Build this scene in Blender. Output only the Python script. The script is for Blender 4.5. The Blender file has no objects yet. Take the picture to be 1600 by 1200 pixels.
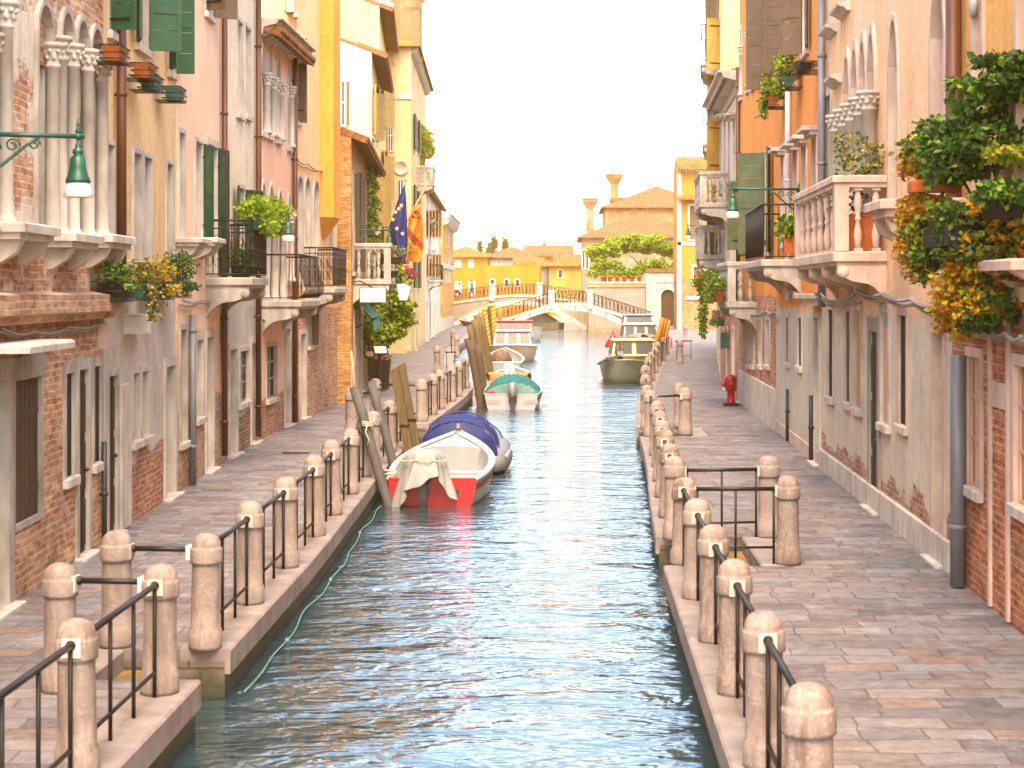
import bpy, math, random
from math import radians, sin, cos, pi, atan2, sqrt
from mathutils import Vector, Matrix
from mathutils.geometry import tessellate_polygon

random.seed(11)
SC = bpy.context.scene
COL = SC.collection

# ------------------------------------------------------------------ camera, world, sun, exposure
F, CX, CY, CH = 2800.0, 890.0, 455.0, 3.2      # lens calibration of the photo (1600 px wide) and eye height
cam = bpy.data.cameras.new("camera")
cam.sensor_width = 36.0
cam.lens = F * 36.0 / 1600.0
cam.shift_x = -(CX - 800.0) / 1600.0
cam.shift_y = -(600.0 - CY) / 1600.0
cam.clip_start = 0.2
cam.clip_end = 6000.0
cam.dof.use_dof = True
cam.dof.focus_distance = 46.0
cam.dof.aperture_fstop = 5.0
camo = bpy.data.objects.new("camera", cam)
camo.location = (0, 0, CH)
camo.rotation_euler = (pi / 2, 0, 0)
COL.objects.link(camo)
SC.camera = camo

SUN_EL, SUN_AZ = 58.0, 178.0  # azimuth measured from +Y (down the canal), negative = left
w = bpy.data.worlds.new("World")
SC.world = w
w.use_nodes = True
nt = w.node_tree
bg = nt.nodes["Background"]
sky = nt.nodes.new("ShaderNodeTexSky")
sky.sky_type = 'NISHITA'
sky.sun_disc = False
sky.sun_elevation = radians(SUN_EL)
sky.sun_rotation = radians(SUN_AZ)
sky.air_density = 1.0
sky.dust_density = 3.0
sky.ozone_density = 0.6
wb = nt.nodes.new("ShaderNodeMix"); wb.data_type = 'RGBA'; wb.blend_type = 'MULTIPLY'; wb.inputs[0].default_value = 1.0
wb.inputs[7].default_value = (1.0, .955, .87, 1)      # warm evening white balance
nt.links.new(sky.outputs[0], wb.inputs[6]); nt.links.new(wb.outputs[2], bg.inputs[0])
bg.inputs[1].default_value = 0.15
sd = bpy.data.lights.new("sun", 'SUN')
sd.energy = 1.1
sd.angle = radians(32)
sd.color = (1.0, 0.72, 0.42)
so = bpy.data.objects.new("sun", sd)
sdir = Vector((sin(radians(SUN_AZ)) * cos(radians(SUN_EL)), cos(radians(SUN_AZ)) * cos(radians(SUN_EL)), sin(radians(SUN_EL))))
so.rotation_euler = (-sdir).to_track_quat('-Z', 'Y').to_euler()
COL.objects.link(so)
SC.view_settings.view_transform = 'Standard'
SC.view_settings.look = 'None'
SC.view_settings.exposure = 2.85
SC.view_settings.gamma = 1.0
SC.render.engine = 'CYCLES'
SC.cycles.use_denoising = True
SC.cycles.max_bounces = 7
SC.cycles.diffuse_bounces = 4
SC.cycles.volume_bounces = 0
SC.cycles.volume_max_steps = 64

# ------------------------------------------------------------------ helpers: geometry
class MB:
    """collects faces, builds ONE mesh object"""
    def __init__(s):
        s.v = []; s.f = []; s.m = []; s.sm = []
    def add(s, vs, fs, mat=0, smooth=False, M=None):
        o = len(s.v)
        if M is not None:
            vs = [M @ Vector(p) for p in vs]
        s.v.extend([tuple(p) for p in vs])
        for f in fs:
            s.f.append(tuple(i + o for i in f)); s.m.append(mat); s.sm.append(smooth)
        return s
    def box(s, x0, x1, y0, y1, z0, z1, mat=0, M=None, ch=0.0):
        if x1 < x0: x0, x1 = x1, x0
        if y1 < y0: y0, y1 = y1, y0
        if z1 < z0: z0, z1 = z1, z0
        if ch > 0:      # chamfered top edges
            c = min(ch, (x1 - x0) * .45, (y1 - y0) * .45, (z1 - z0) * .45)
            vs = [(x0, y0, z0), (x1, y0, z0), (x1, y1, z0), (x0, y1, z0),
                  (x0, y0, z1 - c), (x1, y0, z1 - c), (x1, y1, z1 - c), (x0, y1, z1 - c),
                  (x0 + c, y0 + c, z1), (x1 - c, y0 + c, z1), (x1 - c, y1 - c, z1), (x0 + c, y1 - c, z1)]
            fs = [(3, 2, 1, 0), (0, 1, 5, 4), (1, 2, 6, 5), (2, 3, 7, 6), (3, 0, 4, 7),
                  (4, 5, 9, 8), (5, 6, 10, 9), (6, 7, 11, 10), (7, 4, 8, 11), (8, 9, 10, 11)]
            return s.add(vs, fs, mat, False, M)
        vs = [(x0, y0, z0), (x1, y0, z0), (x1, y1, z0), (x0, y1, z0), (x0, y0, z1), (x1, y0, z1), (x1, y1, z1), (x0, y1, z1)]
        fs = [(3, 2, 1, 0), (4, 5, 6, 7), (0, 1, 5, 4), (1, 2, 6, 5), (2, 3, 7, 6), (3, 0, 4, 7)]
        return s.add(vs, fs, mat, False, M)
    def tube(s, pts, r, n=6, mat=0, smooth=True, M=None, cap=True):
        pts = [Vector(p) for p in pts]
        rs = r if isinstance(r, (list, tuple)) else [r] * len(pts)
        vs = []; fs = []
        up = Vector((0, 0, 1))
        last = None
        for i, p in enumerate(pts):
            d = (pts[min(i + 1, len(pts) - 1)] - pts[max(i - 1, 0)])
            if d.length < 1e-9: d = Vector((0, 0, 1))
            d.normalize()
            if last is None:
                a = d.cross(up)
                if a.length < 1e-3: a = d.cross(Vector((1, 0, 0)))
            else:
                a = last - d * last.dot(d)
            a.normalize(); last = a
            b = d.cross(a)
            for k in range(n):
                t = 2 * pi * k / n + (pi / 4 if n == 4 else 0)
                vs.append(p + (a * cos(t) + b * sin(t)) * rs[i])
        for i in range(len(pts) - 1):
            for k in range(n):
                fs.append((i * n + k, i * n + (k + 1) % n, (i + 1) * n + (k + 1) % n, (i + 1) * n + k))
        if cap:
            fs.append(tuple(range(n - 1, -1, -1)))
            fs.append(tuple((len(pts) - 1) * n + k for k in range(n)))
        return s.add(vs, fs, mat, smooth and n > 4, M)
    def lathe(s, prof, n=12, mat=0, M=None, smooth=True, a0=0, jit=0):
        vs = []; fs = []
        for (r, z) in prof:
            for k in range(n):
                t = a0 + 2 * pi * k / n
                rr = r * (1 + (random.uniform(-jit, jit) if jit else 0))
                vs.append((rr * cos(t), rr * sin(t), z))
        for i in range(len(prof) - 1):
            for k in range(n):
                fs.append((i * n + k, i * n + (k + 1) % n, (i + 1) * n + (k + 1) % n, (i + 1) * n + k))
        fs.append(tuple(range(n - 1, -1, -1)))
        fs.append(tuple((len(prof) - 1) * n + k for k in range(n)))
        return s.add(vs, fs, mat, smooth, M)
    def prism(s, poly, y0, y1, mat=0, M=None, axis='y'):
        """poly in (x,z), extruded along y; axis 'z': poly (x,y) extruded in z; axis 'x': poly (y,z) extruded in x"""
        n = len(poly)
        if axis == 'y': mk = lambda p, t: (p[0], t, p[1])
        elif axis == 'z': mk = lambda p, t: (p[0], p[1], t)
        else: mk = lambda p, t: (t, p[0], p[1])
        vs = [mk(p, y0) for p in poly] + [mk(p, y1) for p in poly]
        fs = [(i, (i + 1) % n, n + (i + 1) % n, n + i) for i in range(n)]
        tris = tessellate_polygon([[Vector((p[0], p[1], 0)) for p in poly]])
        fs += [tuple(t) for t in tris] + [tuple(n + i for i in reversed(t)) for t in tris]
        return s.add(vs, fs, mat, False, M)
    def grid(s, P, mat=0, smooth=True, M=None, closed_u=False):
        """P[i][j] points"""
        nu, nv = len(P), len(P[0])
        vs = [p for row in P for p in row]; fs = []
        for i in range(nu - (0 if closed_u else 1)):
            for j in range(nv - 1):
                a = i; b = (i + 1) % nu
                fs.append((a * nv + j, b * nv + j, b * nv + j + 1, a * nv + j + 1))
        return s.add(vs, fs, mat, smooth, M)
    def build(s, name, mats, parent=None, loc=None):
        if not isinstance(mats, (list, tuple)): mats = [mats]
        me = bpy.data.meshes.new(name)
        me.from_pydata(s.v, [], s.f)
        for m in mats: me.materials.append(m)
        me.polygons.foreach_set("material_index", s.m)
        me.polygons.foreach_set("use_smooth", s.sm)
        me.update()
        o = bpy.data.objects.new(name, me)
        COL.objects.link(o)
        if parent is not None: o.parent = parent
        if loc is not None: o.location = loc
        return o

def T(x=0, y=0, z=0): return Matrix.Translation((x, y, z))
def RZ(a): return Matrix.Rotation(a, 4, 'Z')
def RX(a): return Matrix.Rotation(a, 4, 'X')
def RY(a): return Matrix.Rotation(a, 4, 'Y')

def tag(o, label=None, cat=None, group=None, kind=None):
    if label: o["label"] = label
    if cat: o["category"] = cat
    if group: o["group"] = group
    if kind: o["kind"] = kind
    return o
def empty(name, loc=(0, 0, 0), rz=0.0, label=None, cat=None, group=None):
    o = bpy.data.objects.new(name, None)
    o.empty_display_size = 0.2
    o.location = loc; o.rotation_euler = (0, 0, rz)
    COL.objects.link(o)
    return tag(o, label, cat, group)
def clone(root, loc, rz=0.0, label=None, group=None):
    r = root.copy(); COL.objects.link(r)
    r.location = loc; r.rotation_euler = (0, 0, rz)
    if label: r["label"] = label
    if group: r["group"] = group
    for ch in list(root.children):
        c = ch.copy(); COL.objects.link(c); c.parent = r
        for g in list(ch.children):
            d = g.copy(); COL.objects.link(d); d.parent = c
    return r
def ray(px, py): return Vector(((px - CX) / F, 1.0, -(py - CY) / F))
def at(px, py, Y):
    r = ray(px, py); return Vector((r.x * Y, Y, CH + r.z * Y))
def onz(px, py, z):
    return at(px, py, (CH - z) * F / (py - CY))
ORD = ["first", "second", "third", "fourth", "fifth", "sixth", "seventh", "eighth", "ninth", "tenth", "eleventh", "twelfth", "thirteenth", "fourteenth", "fifteenth", "sixteenth", "seventeenth", "eighteenth", "nineteenth", "twentieth", "twenty-first", "twenty-second", "twenty-third", "twenty-fourth", "twenty-fifth", "twenty-sixth", "twenty-seventh", "twenty-eighth", "twenty-ninth", "thirtieth"]

# ------------------------------------------------------------------ materials
MATS = {}
class NT:
    def __init__(s, name):
        s.mat = bpy.data.materials.new(name); s.mat.use_nodes = True
        s.t = s.mat.node_tree; s.bsdf = s.t.nodes["Principled BSDF"]
        s.out = s.t.nodes["Material Output"]
    def n(s, typ, **kw):
        nd = s.t.nodes.new(typ)
        for k, v in kw.items():
            if k.startswith("i_"):
                key = k[2:]
                key = int(key) if key.isdigit() else key.replace("_", " ")
                nd.inputs[key].default_value = v
            else: setattr(nd, k, v)
        return nd
    def l(s, a, b): s.t.links.new(a, b)
    def math(s, op, a, b=None, clamp=False):
        nd = s.t.nodes.new("ShaderNodeMath"); nd.operation = op; nd.use_clamp = clamp
        for i, x in enumerate((a, b)):
            if x is None: continue
            if isinstance(x, (int, float)): nd.inputs[i].default_value = x
            else: s.l(x, nd.inputs[i])
        return nd.outputs[0]
    def mix(s, fac, a, b, blend='MIX'):
        nd = s.t.nodes.new("ShaderNodeMix"); nd.data_type = 'RGBA'; nd.blend_type = blend
        for i, x in ((0, fac), (6, a), (7, b)):
            if isinstance(x, (int, float)): nd.inputs[i].default_value = x
            elif isinstance(x, tuple): nd.inputs[i].default_value = (*x[:3], 1)
            else: s.l(x, nd.inputs[i])
        return nd.outputs[2]
    def noise(s, vec, scale, detail=4, rough=.55, dist=0.0):
        nd = s.n("ShaderNodeTexNoise"); nd.inputs["Scale"].default_value = scale
        nd.inputs["Detail"].default_value = detail; nd.inputs["Roughness"].default_value = rough
        nd.inputs["Distortion"].default_value = dist
        if vec is not None: s.l(vec, nd.inputs["Vector"])
        return nd.outputs["Fac"]
    def ramp(s, fac, lo, hi):
        nd = s.n("ShaderNodeMapRange"); nd.inputs["From Min"].default_value = lo; nd.inputs["From Max"].default_value = hi
        s.l(fac, nd.inputs["Value"]); return nd.outputs[0]
    def vscale(s, vec, x, y, z, off=(0, 0, 0)):
        nd = s.n("ShaderNodeMapping"); nd.inputs["Scale"].default_value = (x, y, z); nd.inputs["Location"].default_value = off
        s.l(vec, nd.inputs["Vector"]); return nd.outputs[0]
    def bump(s, h, dist=.01, strength=1.0):
        nd = s.n("ShaderNodeBump"); nd.inputs["Distance"].default_value = dist; nd.inputs["Strength"].default_value = strength
        s.l(h, nd.inputs["Height"]); s.l(nd.outputs[0], s.bsdf.inputs["Normal"])
    def setv(s, rough=.8, spec=.3, metal=0.0):
        s.bsdf.inputs["Roughness"].default_value = rough
        s.bsdf.inputs["Specular IOR Level"].default_value = spec
        s.bsdf.inputs["Metallic"].default_value = metal

def plain(name, col, rough=.7, spec=.3, metal=0.0, var=.25, scale=6.0, bump=.0, col2=None, stretch=(1, 1, 1)):
    """one colour with noise mottling"""
    N = NT(name); N.setv(rough, spec, metal)
    tc = N.n("ShaderNodeTexCoord").outputs["Object"]
    v = N.vscale(tc, *stretch)
    f = N.noise(v, scale, 6, .6)
    f2 = N.ramp(f, .32, .68)
    c2 = col2 if col2 else tuple(c * (1 - var) for c in col)
    N.l(N.mix(f2, col, c2), N.bsdf.inputs["Base Color"])
    if bump: N.bump(f, bump)
    return N.mat

def facade(name, p1, p2=None, lower=None, lower_h=0.0, brick_h=0.0, patch=0.0, b1=(.42, .17, .09), b2=(.50, .27, .15),
           mortar=(.48, .40, .31), grime=.45, seed=0.0, amp=1.2, patch_lo=-1.0):
    """weathered plaster with brick showing through low down and in patches"""
    if p2 is None: p2 = tuple(c * .8 for c in p1)
    N = NT(name); N.setv(.92, .15)
    tc = N.n("ShaderNodeTexCoord").outputs["Object"]
    sep = N.n("ShaderNodeSeparateXYZ"); N.l(tc, sep.inputs[0])
    xx = N.math('ADD', sep.outputs[0], sep.outputs[1]); zz = sep.outputs[2]
    cmb = N.n("ShaderNodeCombineXYZ"); N.l(xx, cmb.inputs[0]); N.l(zz, cmb.inputs[1])
    cmb.inputs[2].default_value = seed
    v = cmb.outputs[0]
    # plaster
    big = N.ramp(N.noise(v, .55, 5, .6), .35, .65)
    pl = N.mix(big, p1, p2)
    if lower:
        nz = N.noise(v, .9, 5, .65)
        e = N.math('ADD', N.math('SUBTRACT', lower_h, zz), N.math('MULTIPLY', N.math('SUBTRACT', nz, .5), .5))
        lm = N.math('MULTIPLY', e, 9.0, True)
        lowc = N.mix(N.ramp(N.noise(v, .8, 5, .65), .35, .65), lower, tuple(c * .78 for c in lower))
        pl = N.mix(lm, pl, lowc)
    streak = N.noise(N.vscale(v, 2.2, .30, 1), 1.6, 7, .70, .8)
    gm = N.math('MULTIPLY', N.math('MULTIPLY', N.ramp(streak, .46, .70), min(1, grime * 1.5)), N.ramp(N.noise(v, .62, 3, .5), .36, .60))
    pl = N.mix(gm, pl, N.mix(1.0, pl, (.56, .50, .44), 'MULTIPLY'))
    st2 = N.noise(N.vscale(v, 4.0, .55, 1, (4.1, 1.7, 0)), 1.3, 8, .75, 1.2)
    pl = N.mix(N.math('MULTIPLY', N.math('MULTIPLY', N.ramp(st2, .56, .70), grime), N.ramp(N.noise(v, .5, 3, .5), .42, .62)), pl, N.mix(1.0, pl, (.62, .57, .52), 'MULTIPLY'))
    blot = N.math('MULTIPLY', N.ramp(N.noise(v, 1.7, 8, .7), .56, .68), grime * .8)
    pl = N.mix(blot, pl, tuple(min(1, c * 1.18 + .05) for c in p1))
    fine = N.noise(v, 9, 6, .7)
    pl = N.mix(N.ramp(fine, .3, .75), pl, N.mix(1.0, pl, (.70, .67, .64), 'MULTIPLY'))
    # crack lines
    cr = N.n("ShaderNodeTexVoronoi"); cr.feature = 'DISTANCE_TO_EDGE'; cr.inputs["Scale"].default_value = .7
    N.l(N.vscale(v, 1, 1, 1), cr.inputs["Vector"])
    # brick
    br = N.n("ShaderNodeTexBrick"); br.inputs["Scale"].default_value = 1.0
    br.inputs["Brick Width"].default_value = .27; br.inputs["Row Height"].default_value = .078
    br.inputs["Mortar Size"].default_value = .011; br.inputs["Mortar Smooth"].default_value = .3
    br.inputs["Color1"].default_value = (*b1, 1); br.inputs["Color2"].default_value = (*b2, 1)
    br.inputs["Mortar"].default_value = (*mortar, 1)
    vw = N.n("ShaderNodeVectorMath"); vw.operation = 'ADD'
    nzv = N.n("ShaderNodeTexNoise"); nzv.inputs["Scale"].default_value = 2.2; nzv.inputs["Detail"].default_value = 3; N.l(v, nzv.inputs["Vector"])
    sc = N.n("ShaderNodeVectorMath"); sc.operation = 'SCALE'; sc.inputs["Scale"].default_value = .045
    N.l(nzv.outputs["Color"], sc.inputs[0]); N.l(v, vw.inputs[0]); N.l(sc.outputs[0], vw.inputs[1])
    N.l(vw.outputs[0], br.inputs["Vector"])
    bn = N.noise(v, 1.3, 6, .7)
    bc = N.mix(N.ramp(bn, .36, .64), br.outputs["Color"], N.mix(1.0, br.outputs["Color"], (.55, .50, .50), 'MULTIPLY'))
    pn = N.noise(N.vscale(v, 3.7, 12.8, 1), 1.0, 2, .5)
    bc = N.mix(N.math('MULTIPLY', N.ramp(pn, .50, .66), .75), bc, N.mix(1.0, bc, (.50, .42, .40), 'MULTIPLY'))
    bc = N.mix(N.math('MULTIPLY', N.ramp(pn, .46, .34), .5), bc, N.mix(1.0, bc, (1.35, 1.2, 1.05), 'MULTIPLY'))
    bl = N.noise(v, 2.6, 6, .7)
    bc = N.mix(N.math('MULTIPLY', N.ramp(bl, .56, .7), .55), bc, tuple(min(1, c * 1.1) for c in mortar))
    # mask
    mn = N.noise(v, .75, 8, .68)
    e = N.math('ADD', N.math('SUBTRACT', brick_h, zz), N.math('MULTIPLY', N.math('SUBTRACT', mn, .5), amp * 2))
    m = N.math('MULTIPLY', e, 14.0, True)
    if patch > 0:
        mp = N.noise(N.vscale(v, 1, 1, 1, (7.3, 2.1, 0)), .6, 7, .66)
        m2 = N.math('MULTIPLY', N.math('SUBTRACT', mp, 1 - patch), 22.0, True)
        if patch_lo > -1:
            m2 = N.math('MULTIPLY', m2, N.math('MULTIPLY', N.math('SUBTRACT', zz, patch_lo), 2.0, True))
        m = N.math('MAXIMUM', m, m2)
    N.l(N.mix(m, pl, bc), N.bsdf.inputs["Base Color"])
    hb = N.math('ADD', N.math('MULTIPLY', N.math('MULTIPLY', br.outputs["Fac"], m), -.6), N.math('MULTIPLY', N.math('SUBTRACT', 1.0, m), 1.0))
    hb = N.math('ADD', hb, N.math('MULTIPLY', fine, .35))
    N.bump(hb, .018, .8)
    return N.mat

def M(k): return MATS[k]
def mk_mats():
    m = MATS
    m['stone'] = plain("istrian_stone", (.47, .42, .36), .8, .25, scale=3.2, bump=.01, col2=(.24, .20, .16), stretch=(1, 1, .45))
    m['stone_pale'] = plain("pale_stone", (.56, .50, .43), .8, .25, scale=3.2, bump=.008, col2=(.33, .27, .215), stretch=(1, 1, .45))
    m['stone_pink'] = plain("pinkish_stone", (.60, .44, .35), .8, .25, scale=3.2, bump=.006, col2=(.38, .26, .20), stretch=(1, 1, .5))
    m['kerb'] = plain("kerb_stone", (.25, .21, .19), .7, .35, scale=2.6, bump=.008, col2=(.14, .105, .09))
    m['white'] = plain("white_paint", (.74, .72, .68), .6, .4, scale=3, col2=(.60, .57, .52))
    m['glass'] = plain("window_glass", (.035, .035, .035), .12, .6, var=.4, scale=2)
    m['dark'] = plain("dark_interior", (.03, .025, .02), .9, .1)
    m['wood'] = plain("brown_wood", (.085, .038, .013), .7, .3, var=.5, scale=5, bump=.004, stretch=(6, 6, .7))
    m['wood_dark'] = plain("dark_brown_wood", (.032, .015, .006), .7, .3, var=.5, scale=5, stretch=(6, 6, .7))
    m['wood_grey'] = plain("grey_weathered_wood", (.36, .31, .25), .85, .2, var=.5, scale=4, bump=.004, stretch=(6, 6, .7))
    m['wood_pink'] = plain("faded_pink_wood", (.55, .33, .22), .75, .25, scale=4, var=.3, stretch=(6, 6, .6))
    m['wood_orange'] = plain("varnished_orange_wood", (.50, .25, .09), .6, .35, scale=4, var=.35, stretch=(6, 6, .6))
    m['shut_green'] = plain("green_shutter_paint", (.014, .080, .030), .55, .4, scale=5, var=.4, stretch=(1, 1, 3))
    m['shut_dkgreen'] = plain("dark_green_shutter_paint", (.022, .045, .024), .6, .35, scale=5, var=.4, stretch=(1, 1, 3))
    m['shut_olive'] = plain("faded_green_shutter_paint", (.10, .125, .06), .65, .3, scale=5, var=.35)
    m['shut_brown'] = plain("taupe_shutter_paint", (.14, .085, .05), .65, .3, scale=5, var=.3)
    m['shut_ochre'] = plain("ochre_shutter_paint", (.42, .25, .06), .65, .3, scale=5, var=.3)
    m['curtain'] = plain("pale_curtain", (.62, .56, .48), .9, .1, scale=3, stretch=(8, 8, .4))
    m['iron'] = plain("wrought_iron", (.012, .008, .007), .5, .35, metal=.0, var=.4, scale=12)
    m['iron_green'] = plain("green_lamp_paint", (.008, .085, .050), .4, .5, var=.35, scale=9)
    m['lampglass'] = plain("frosted_lamp_glass", (.78, .70, .66), .35, .5, var=.1)
    m['copper'] = plain("brown_drainpipe", (.13, .042, .016), .5, .45, metal=.2, var=.4, scale=5, stretch=(3, 3, .5))
    m['pipe_grey'] = plain("grey_drainpipe", (.20, .19, .20), .5, .4, metal=.2, var=.3, scale=4, stretch=(3, 3, .5))
    m['pipe_white'] = plain("white_drainpipe", (.66, .64, .66), .5, .4, var=.2, scale=4)
    m['pipe_black'] = plain("black_pipe", (.03, .028, .028), .5, .4)
    m['cable'] = plain("grey_cable", (.28, .25, .23), .7, .3)
    m['terracotta'] = plain("terracotta_pot", (.46, .11, .022), .75, .25, scale=6, var=.3)
    m['planter_green'] = plain("green_planter_plastic", (.04, .13, .09), .55, .4, var=.3)
    m['planter_dark'] = plain("dark_planter", (.014, .010, .008), .7, .3)
    m['beige'] = plain("beige_box", (.60, .55, .44), .6, .3, var=.12)
    m['red'] = plain("red_paint", (.40, .003, .008), .4, .5, var=.25, scale=5)
    m['teal'] = plain("teal_tarpaulin", (.002, .105, .092), .5, .4, var=.45, scale=3.5, bump=.02)
    m['blue_cloth'] = plain("blue_canvas", (.008, .015, .115), .65, .3, var=.5, scale=3, bump=.01)
    m['navy'] = plain("navy_cloth", (.04, .04, .09), .8, .2, var=.4)
    m['canvas'] = plain("pale_canvas_cover", (.27, .255, .245), .85, .15, var=.25, scale=4, bump=.02)
    m['gel'] = plain("white_gelcoat", (.30, .30, .31), .3, .5, var=.16, scale=2.5)
    m['gel_in'] = plain("grey_white_gelcoat", (.24, .245, .25), .45, .4, var=.2, scale=3)
    m['cream_hull'] = plain("cream_hull_paint", (.42, .34, .25), .4, .45, var=.25, scale=2.5)
    m['grey_hull'] = plain("grey_hull_paint", (.34, .33, .27), .45, .4, var=.25, scale=2.5)
    m['bluegrey_hull'] = plain("blue_grey_hull_paint", (.22, .25, .28), .45, .4, var=.3)
    m['green_hull'] = plain("olive_hull_paint", (.24, .26, .17), .5, .4, var=.25)
    m['lime_hull'] = plain("pale_green_paint", (.38, .40, .17), .45, .4, var=.25)
    m['ochre_hull'] = plain("ochre_varnish", (.48, .30, .08), .35, .5, var=.35, scale=3, stretch=(1, 4, 4))
    m['rubber'] = plain("grey_inflatable_rubber", (.13, .13, .15), .55, .35, var=.2)
    m['seat'] = plain("orange_brown_seat", (.45, .18, .06), .6, .3, var=.3)
    m['motor'] = plain("black_outboard", (.03, .03, .035), .3, .55, var=.3)
    m['motor_grey'] = plain("silver_grey_outboard", (.30, .28, .27), .3, .6, metal=.4, var=.4)
    m['tarp_olive'] = plain("olive_brown_tarp", (.25, .20, .12), .7, .3, var=.35, scale=3, bump=.02)
    m['sack'] = plain("brown_sacking", (.16, .10, .07), .85, .2, var=.5, scale=7, bump=.02)
    m['screen'] = plain("boat_windscreen", (.055, .05, .055), .25, .15, var=.3)
    m['pole_grey'] = plain("grey_mooring_pole", (.085, .076, .074), .75, .3, var=.35, scale=5, stretch=(4, 4, .6))
    m['pole_wood'] = plain("olive_brown_timber", (.13, .088, .038), .8, .25, var=.45, scale=5, bump=.006, stretch=(5, 5, .5))
    m['pole_dark'] = plain("wet_dark_timber", (.10, .064, .042), .8, .25, var=.55, scale=6, bump=.012, stretch=(4, 4, .6))
    m['pole_orange'] = plain("orange_painted_timber", (.42, .14, .008), .6, .35, var=.3, scale=5, stretch=(4, 4, .5))
    m['rope'] = plain("turquoise_rope", (.10, .22, .21), .8, .2)
    m['rope_beige'] = plain("beige_rope", (.50, .40, .28), .85, .2)
    m['red_cloth'] = plain("red_cloth", (.60, .03, .04), .8, .2, var=.3)
    m['awning'] = plain("teal_awning", (.06, .42, .38), .7, .25, var=.2)
    m['sign_white'] = plain("white_sign_panel", (.80, .76, .62), .5, .4, var=.06)
    m['yellow'] = plain("yellow_star_cloth", (.80, .55, .08), .8, .2, var=.1)
    m['flag_blue'] = plain("blue_flag_cloth", (.03, .04, .19), .8, .2, var=.25, scale=2)
    m['flag_orange'] = plain("orange_flag_cloth", (.70, .24, .03), .8, .2, var=.4, scale=2.5)
    m['flag_dark'] = plain("dark_red_flag_cloth", (.35, .05, .04), .8, .2, var=.4, scale=3)
    m['flag_gold'] = plain("gold_flag_embroidery", (.50, .27, .03), .8, .2, var=.3, scale=4)
    m['bark'] = plain("brown_bark", (.14, .095, .06), .9, .15, var=.5, scale=8, bump=.02)
    m['gilded'] = plain("orange_white_twist", (.62, .28, .02), .6, .35, var=.2)
    m['skin'] = plain("skin", (.50, .30, .21), .6, .3, var=.1)
    m['hair'] = plain("dark_hair", (.03, .02, .015), .7, .3)
    m['shirt'] = plain("pale_shirt", (.62, .52, .46), .85, .2, var=.15)
    m['coat'] = plain("brown_dark_coat", (.12, .06, .05), .85, .2, var=.3)
    m['trousers'] = plain("dark_trousers", (.05, .045, .05), .85, .2, var=.2)
    # bollard stone : mottled reddish Verona-like stone
    N = NT("mottled_bollard_stone"); N.setv(.75, .3)
    tc = N.n("ShaderNodeTexCoord").outputs["Object"]
    oi = N.n("ShaderNodeObjectInfo").outputs["Random"]
    vv = N.n("ShaderNodeVectorMath"); vv.operation = 'ADD'; N.l(tc, vv.inputs[0])
    cx = N.n("ShaderNodeCombineXYZ"); N.l(N.math('MULTIPLY', oi, 37.0), cx.inputs[0]); N.l(N.math('MULTIPLY', oi, 91.0), cx.inputs[2]); N.l(cx.outputs[0], vv.inputs[1])
    a = N.noise(vv.outputs[0], 8, 8, .75, .4); b = N.noise(vv.outputs[0], 26, 5, .7); c = N.noise(N.vscale(vv.outputs[0], 2.5, 2.5, .5), 3, 5, .6)
    col = N.mix(N.ramp(a, .38, .62), (.255, .19, .163), (.16, .115, .096))
    col = N.mix(N.math('MULTIPLY', N.ramp(b, .50, .64), .5), col, (.35, .285, .245))
    col = N.mix(N.math('MULTIPLY', N.ramp(c, .52, .64), .8), col, (.10, .065, .045))
    col = N.mix(N.math('MULTIPLY', oi, .45), col, (.27, .225, .20))
    N.l(col, N.bsdf.inputs["Base Color"]); N.bump(N.math('ADD', a, N.math('MULTIPLY', b, .5)), .012)
    m['bollard'] = N.mat
    # paving
    N = NT("trachyte_paving"); N.setv(.75, .14)
    tc = N.n("ShaderNodeTexCoord").outputs["Object"]
    br = N.n("ShaderNodeTexBrick"); br.inputs["Scale"].default_value = 1
    br.inputs["Brick Width"].default_value = .62; br.inputs["Row Height"].default_value = .33; br.offset = .37; br.squash = .72; br.squash_frequency = 3
    br.inputs["Mortar Size"].default_value = .010; br.inputs["Mortar Smooth"].default_value = .2
    br.inputs["Color1"].default_value = (0, 0, 0, 1); br.inputs["Color2"].default_value = (1, 1, 1, 1); br.inputs["Mortar"].default_value = (.5, .5, .5, 1)
    br.inputs["Bias"].default_value = 0.0
    wv = N.n("ShaderNodeVectorMath"); wv.operation = 'ADD'; N.l(tc, wv.inputs[0])
    nn = N.n("ShaderNodeTexNoise"); nn.inputs["Scale"].default_value = 1.1; nn.inputs["Detail"].default_value = 4; N.l(tc, nn.inputs["Vector"])
    ss = N.n("ShaderNodeVectorMath"); ss.operation = 'SCALE'; ss.inputs["Scale"].default_value = .20; N.l(nn.outputs["Color"], ss.inputs[0]); N.l(ss.outputs[0], wv.inputs[1])
    N.l(wv.outputs[0], br.inputs["Vector"])
    s1 = N.n("ShaderNodeSeparateColor"); N.l(br.outputs["Color"], s1.inputs[0])
    rnd = s1.outputs[0]
    cr = N.n("ShaderNodeValToRGB"); N.l(rnd, cr.inputs[0])
    els = cr.color_ramp.elements
    els[0].position = 0; els[0].color = (.165, .152, .157, 1); els[1].position = 1; els[1].color = (.225, .16, .13, 1)
    for p, c4 in ((.22, (.21, .197, .203, 1)), (.42, (.115, .105, .11, 1)), (.58, (.225, .20, .195, 1)), (.74, (.185, .15, .135, 1)), (.88, (.14, .125, .13, 1))):
        e = els.new(p); e.color = c4
    n1 = N.noise(tc, .45, 6, .6); n2 = N.noise(tc, 6, 7, .74); n3 = N.noise(tc, 1.5, 8, .72)
    col = N.mix(N.math('MULTIPLY', N.ramp(n1, .45, .62), .30), cr.outputs[0], (.205, .16, .14))
    col = N.mix(N.ramp(n2, .3, .75), col, N.mix(1.0, col, (.62, .60, .59), 'MULTIPLY'))
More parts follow.
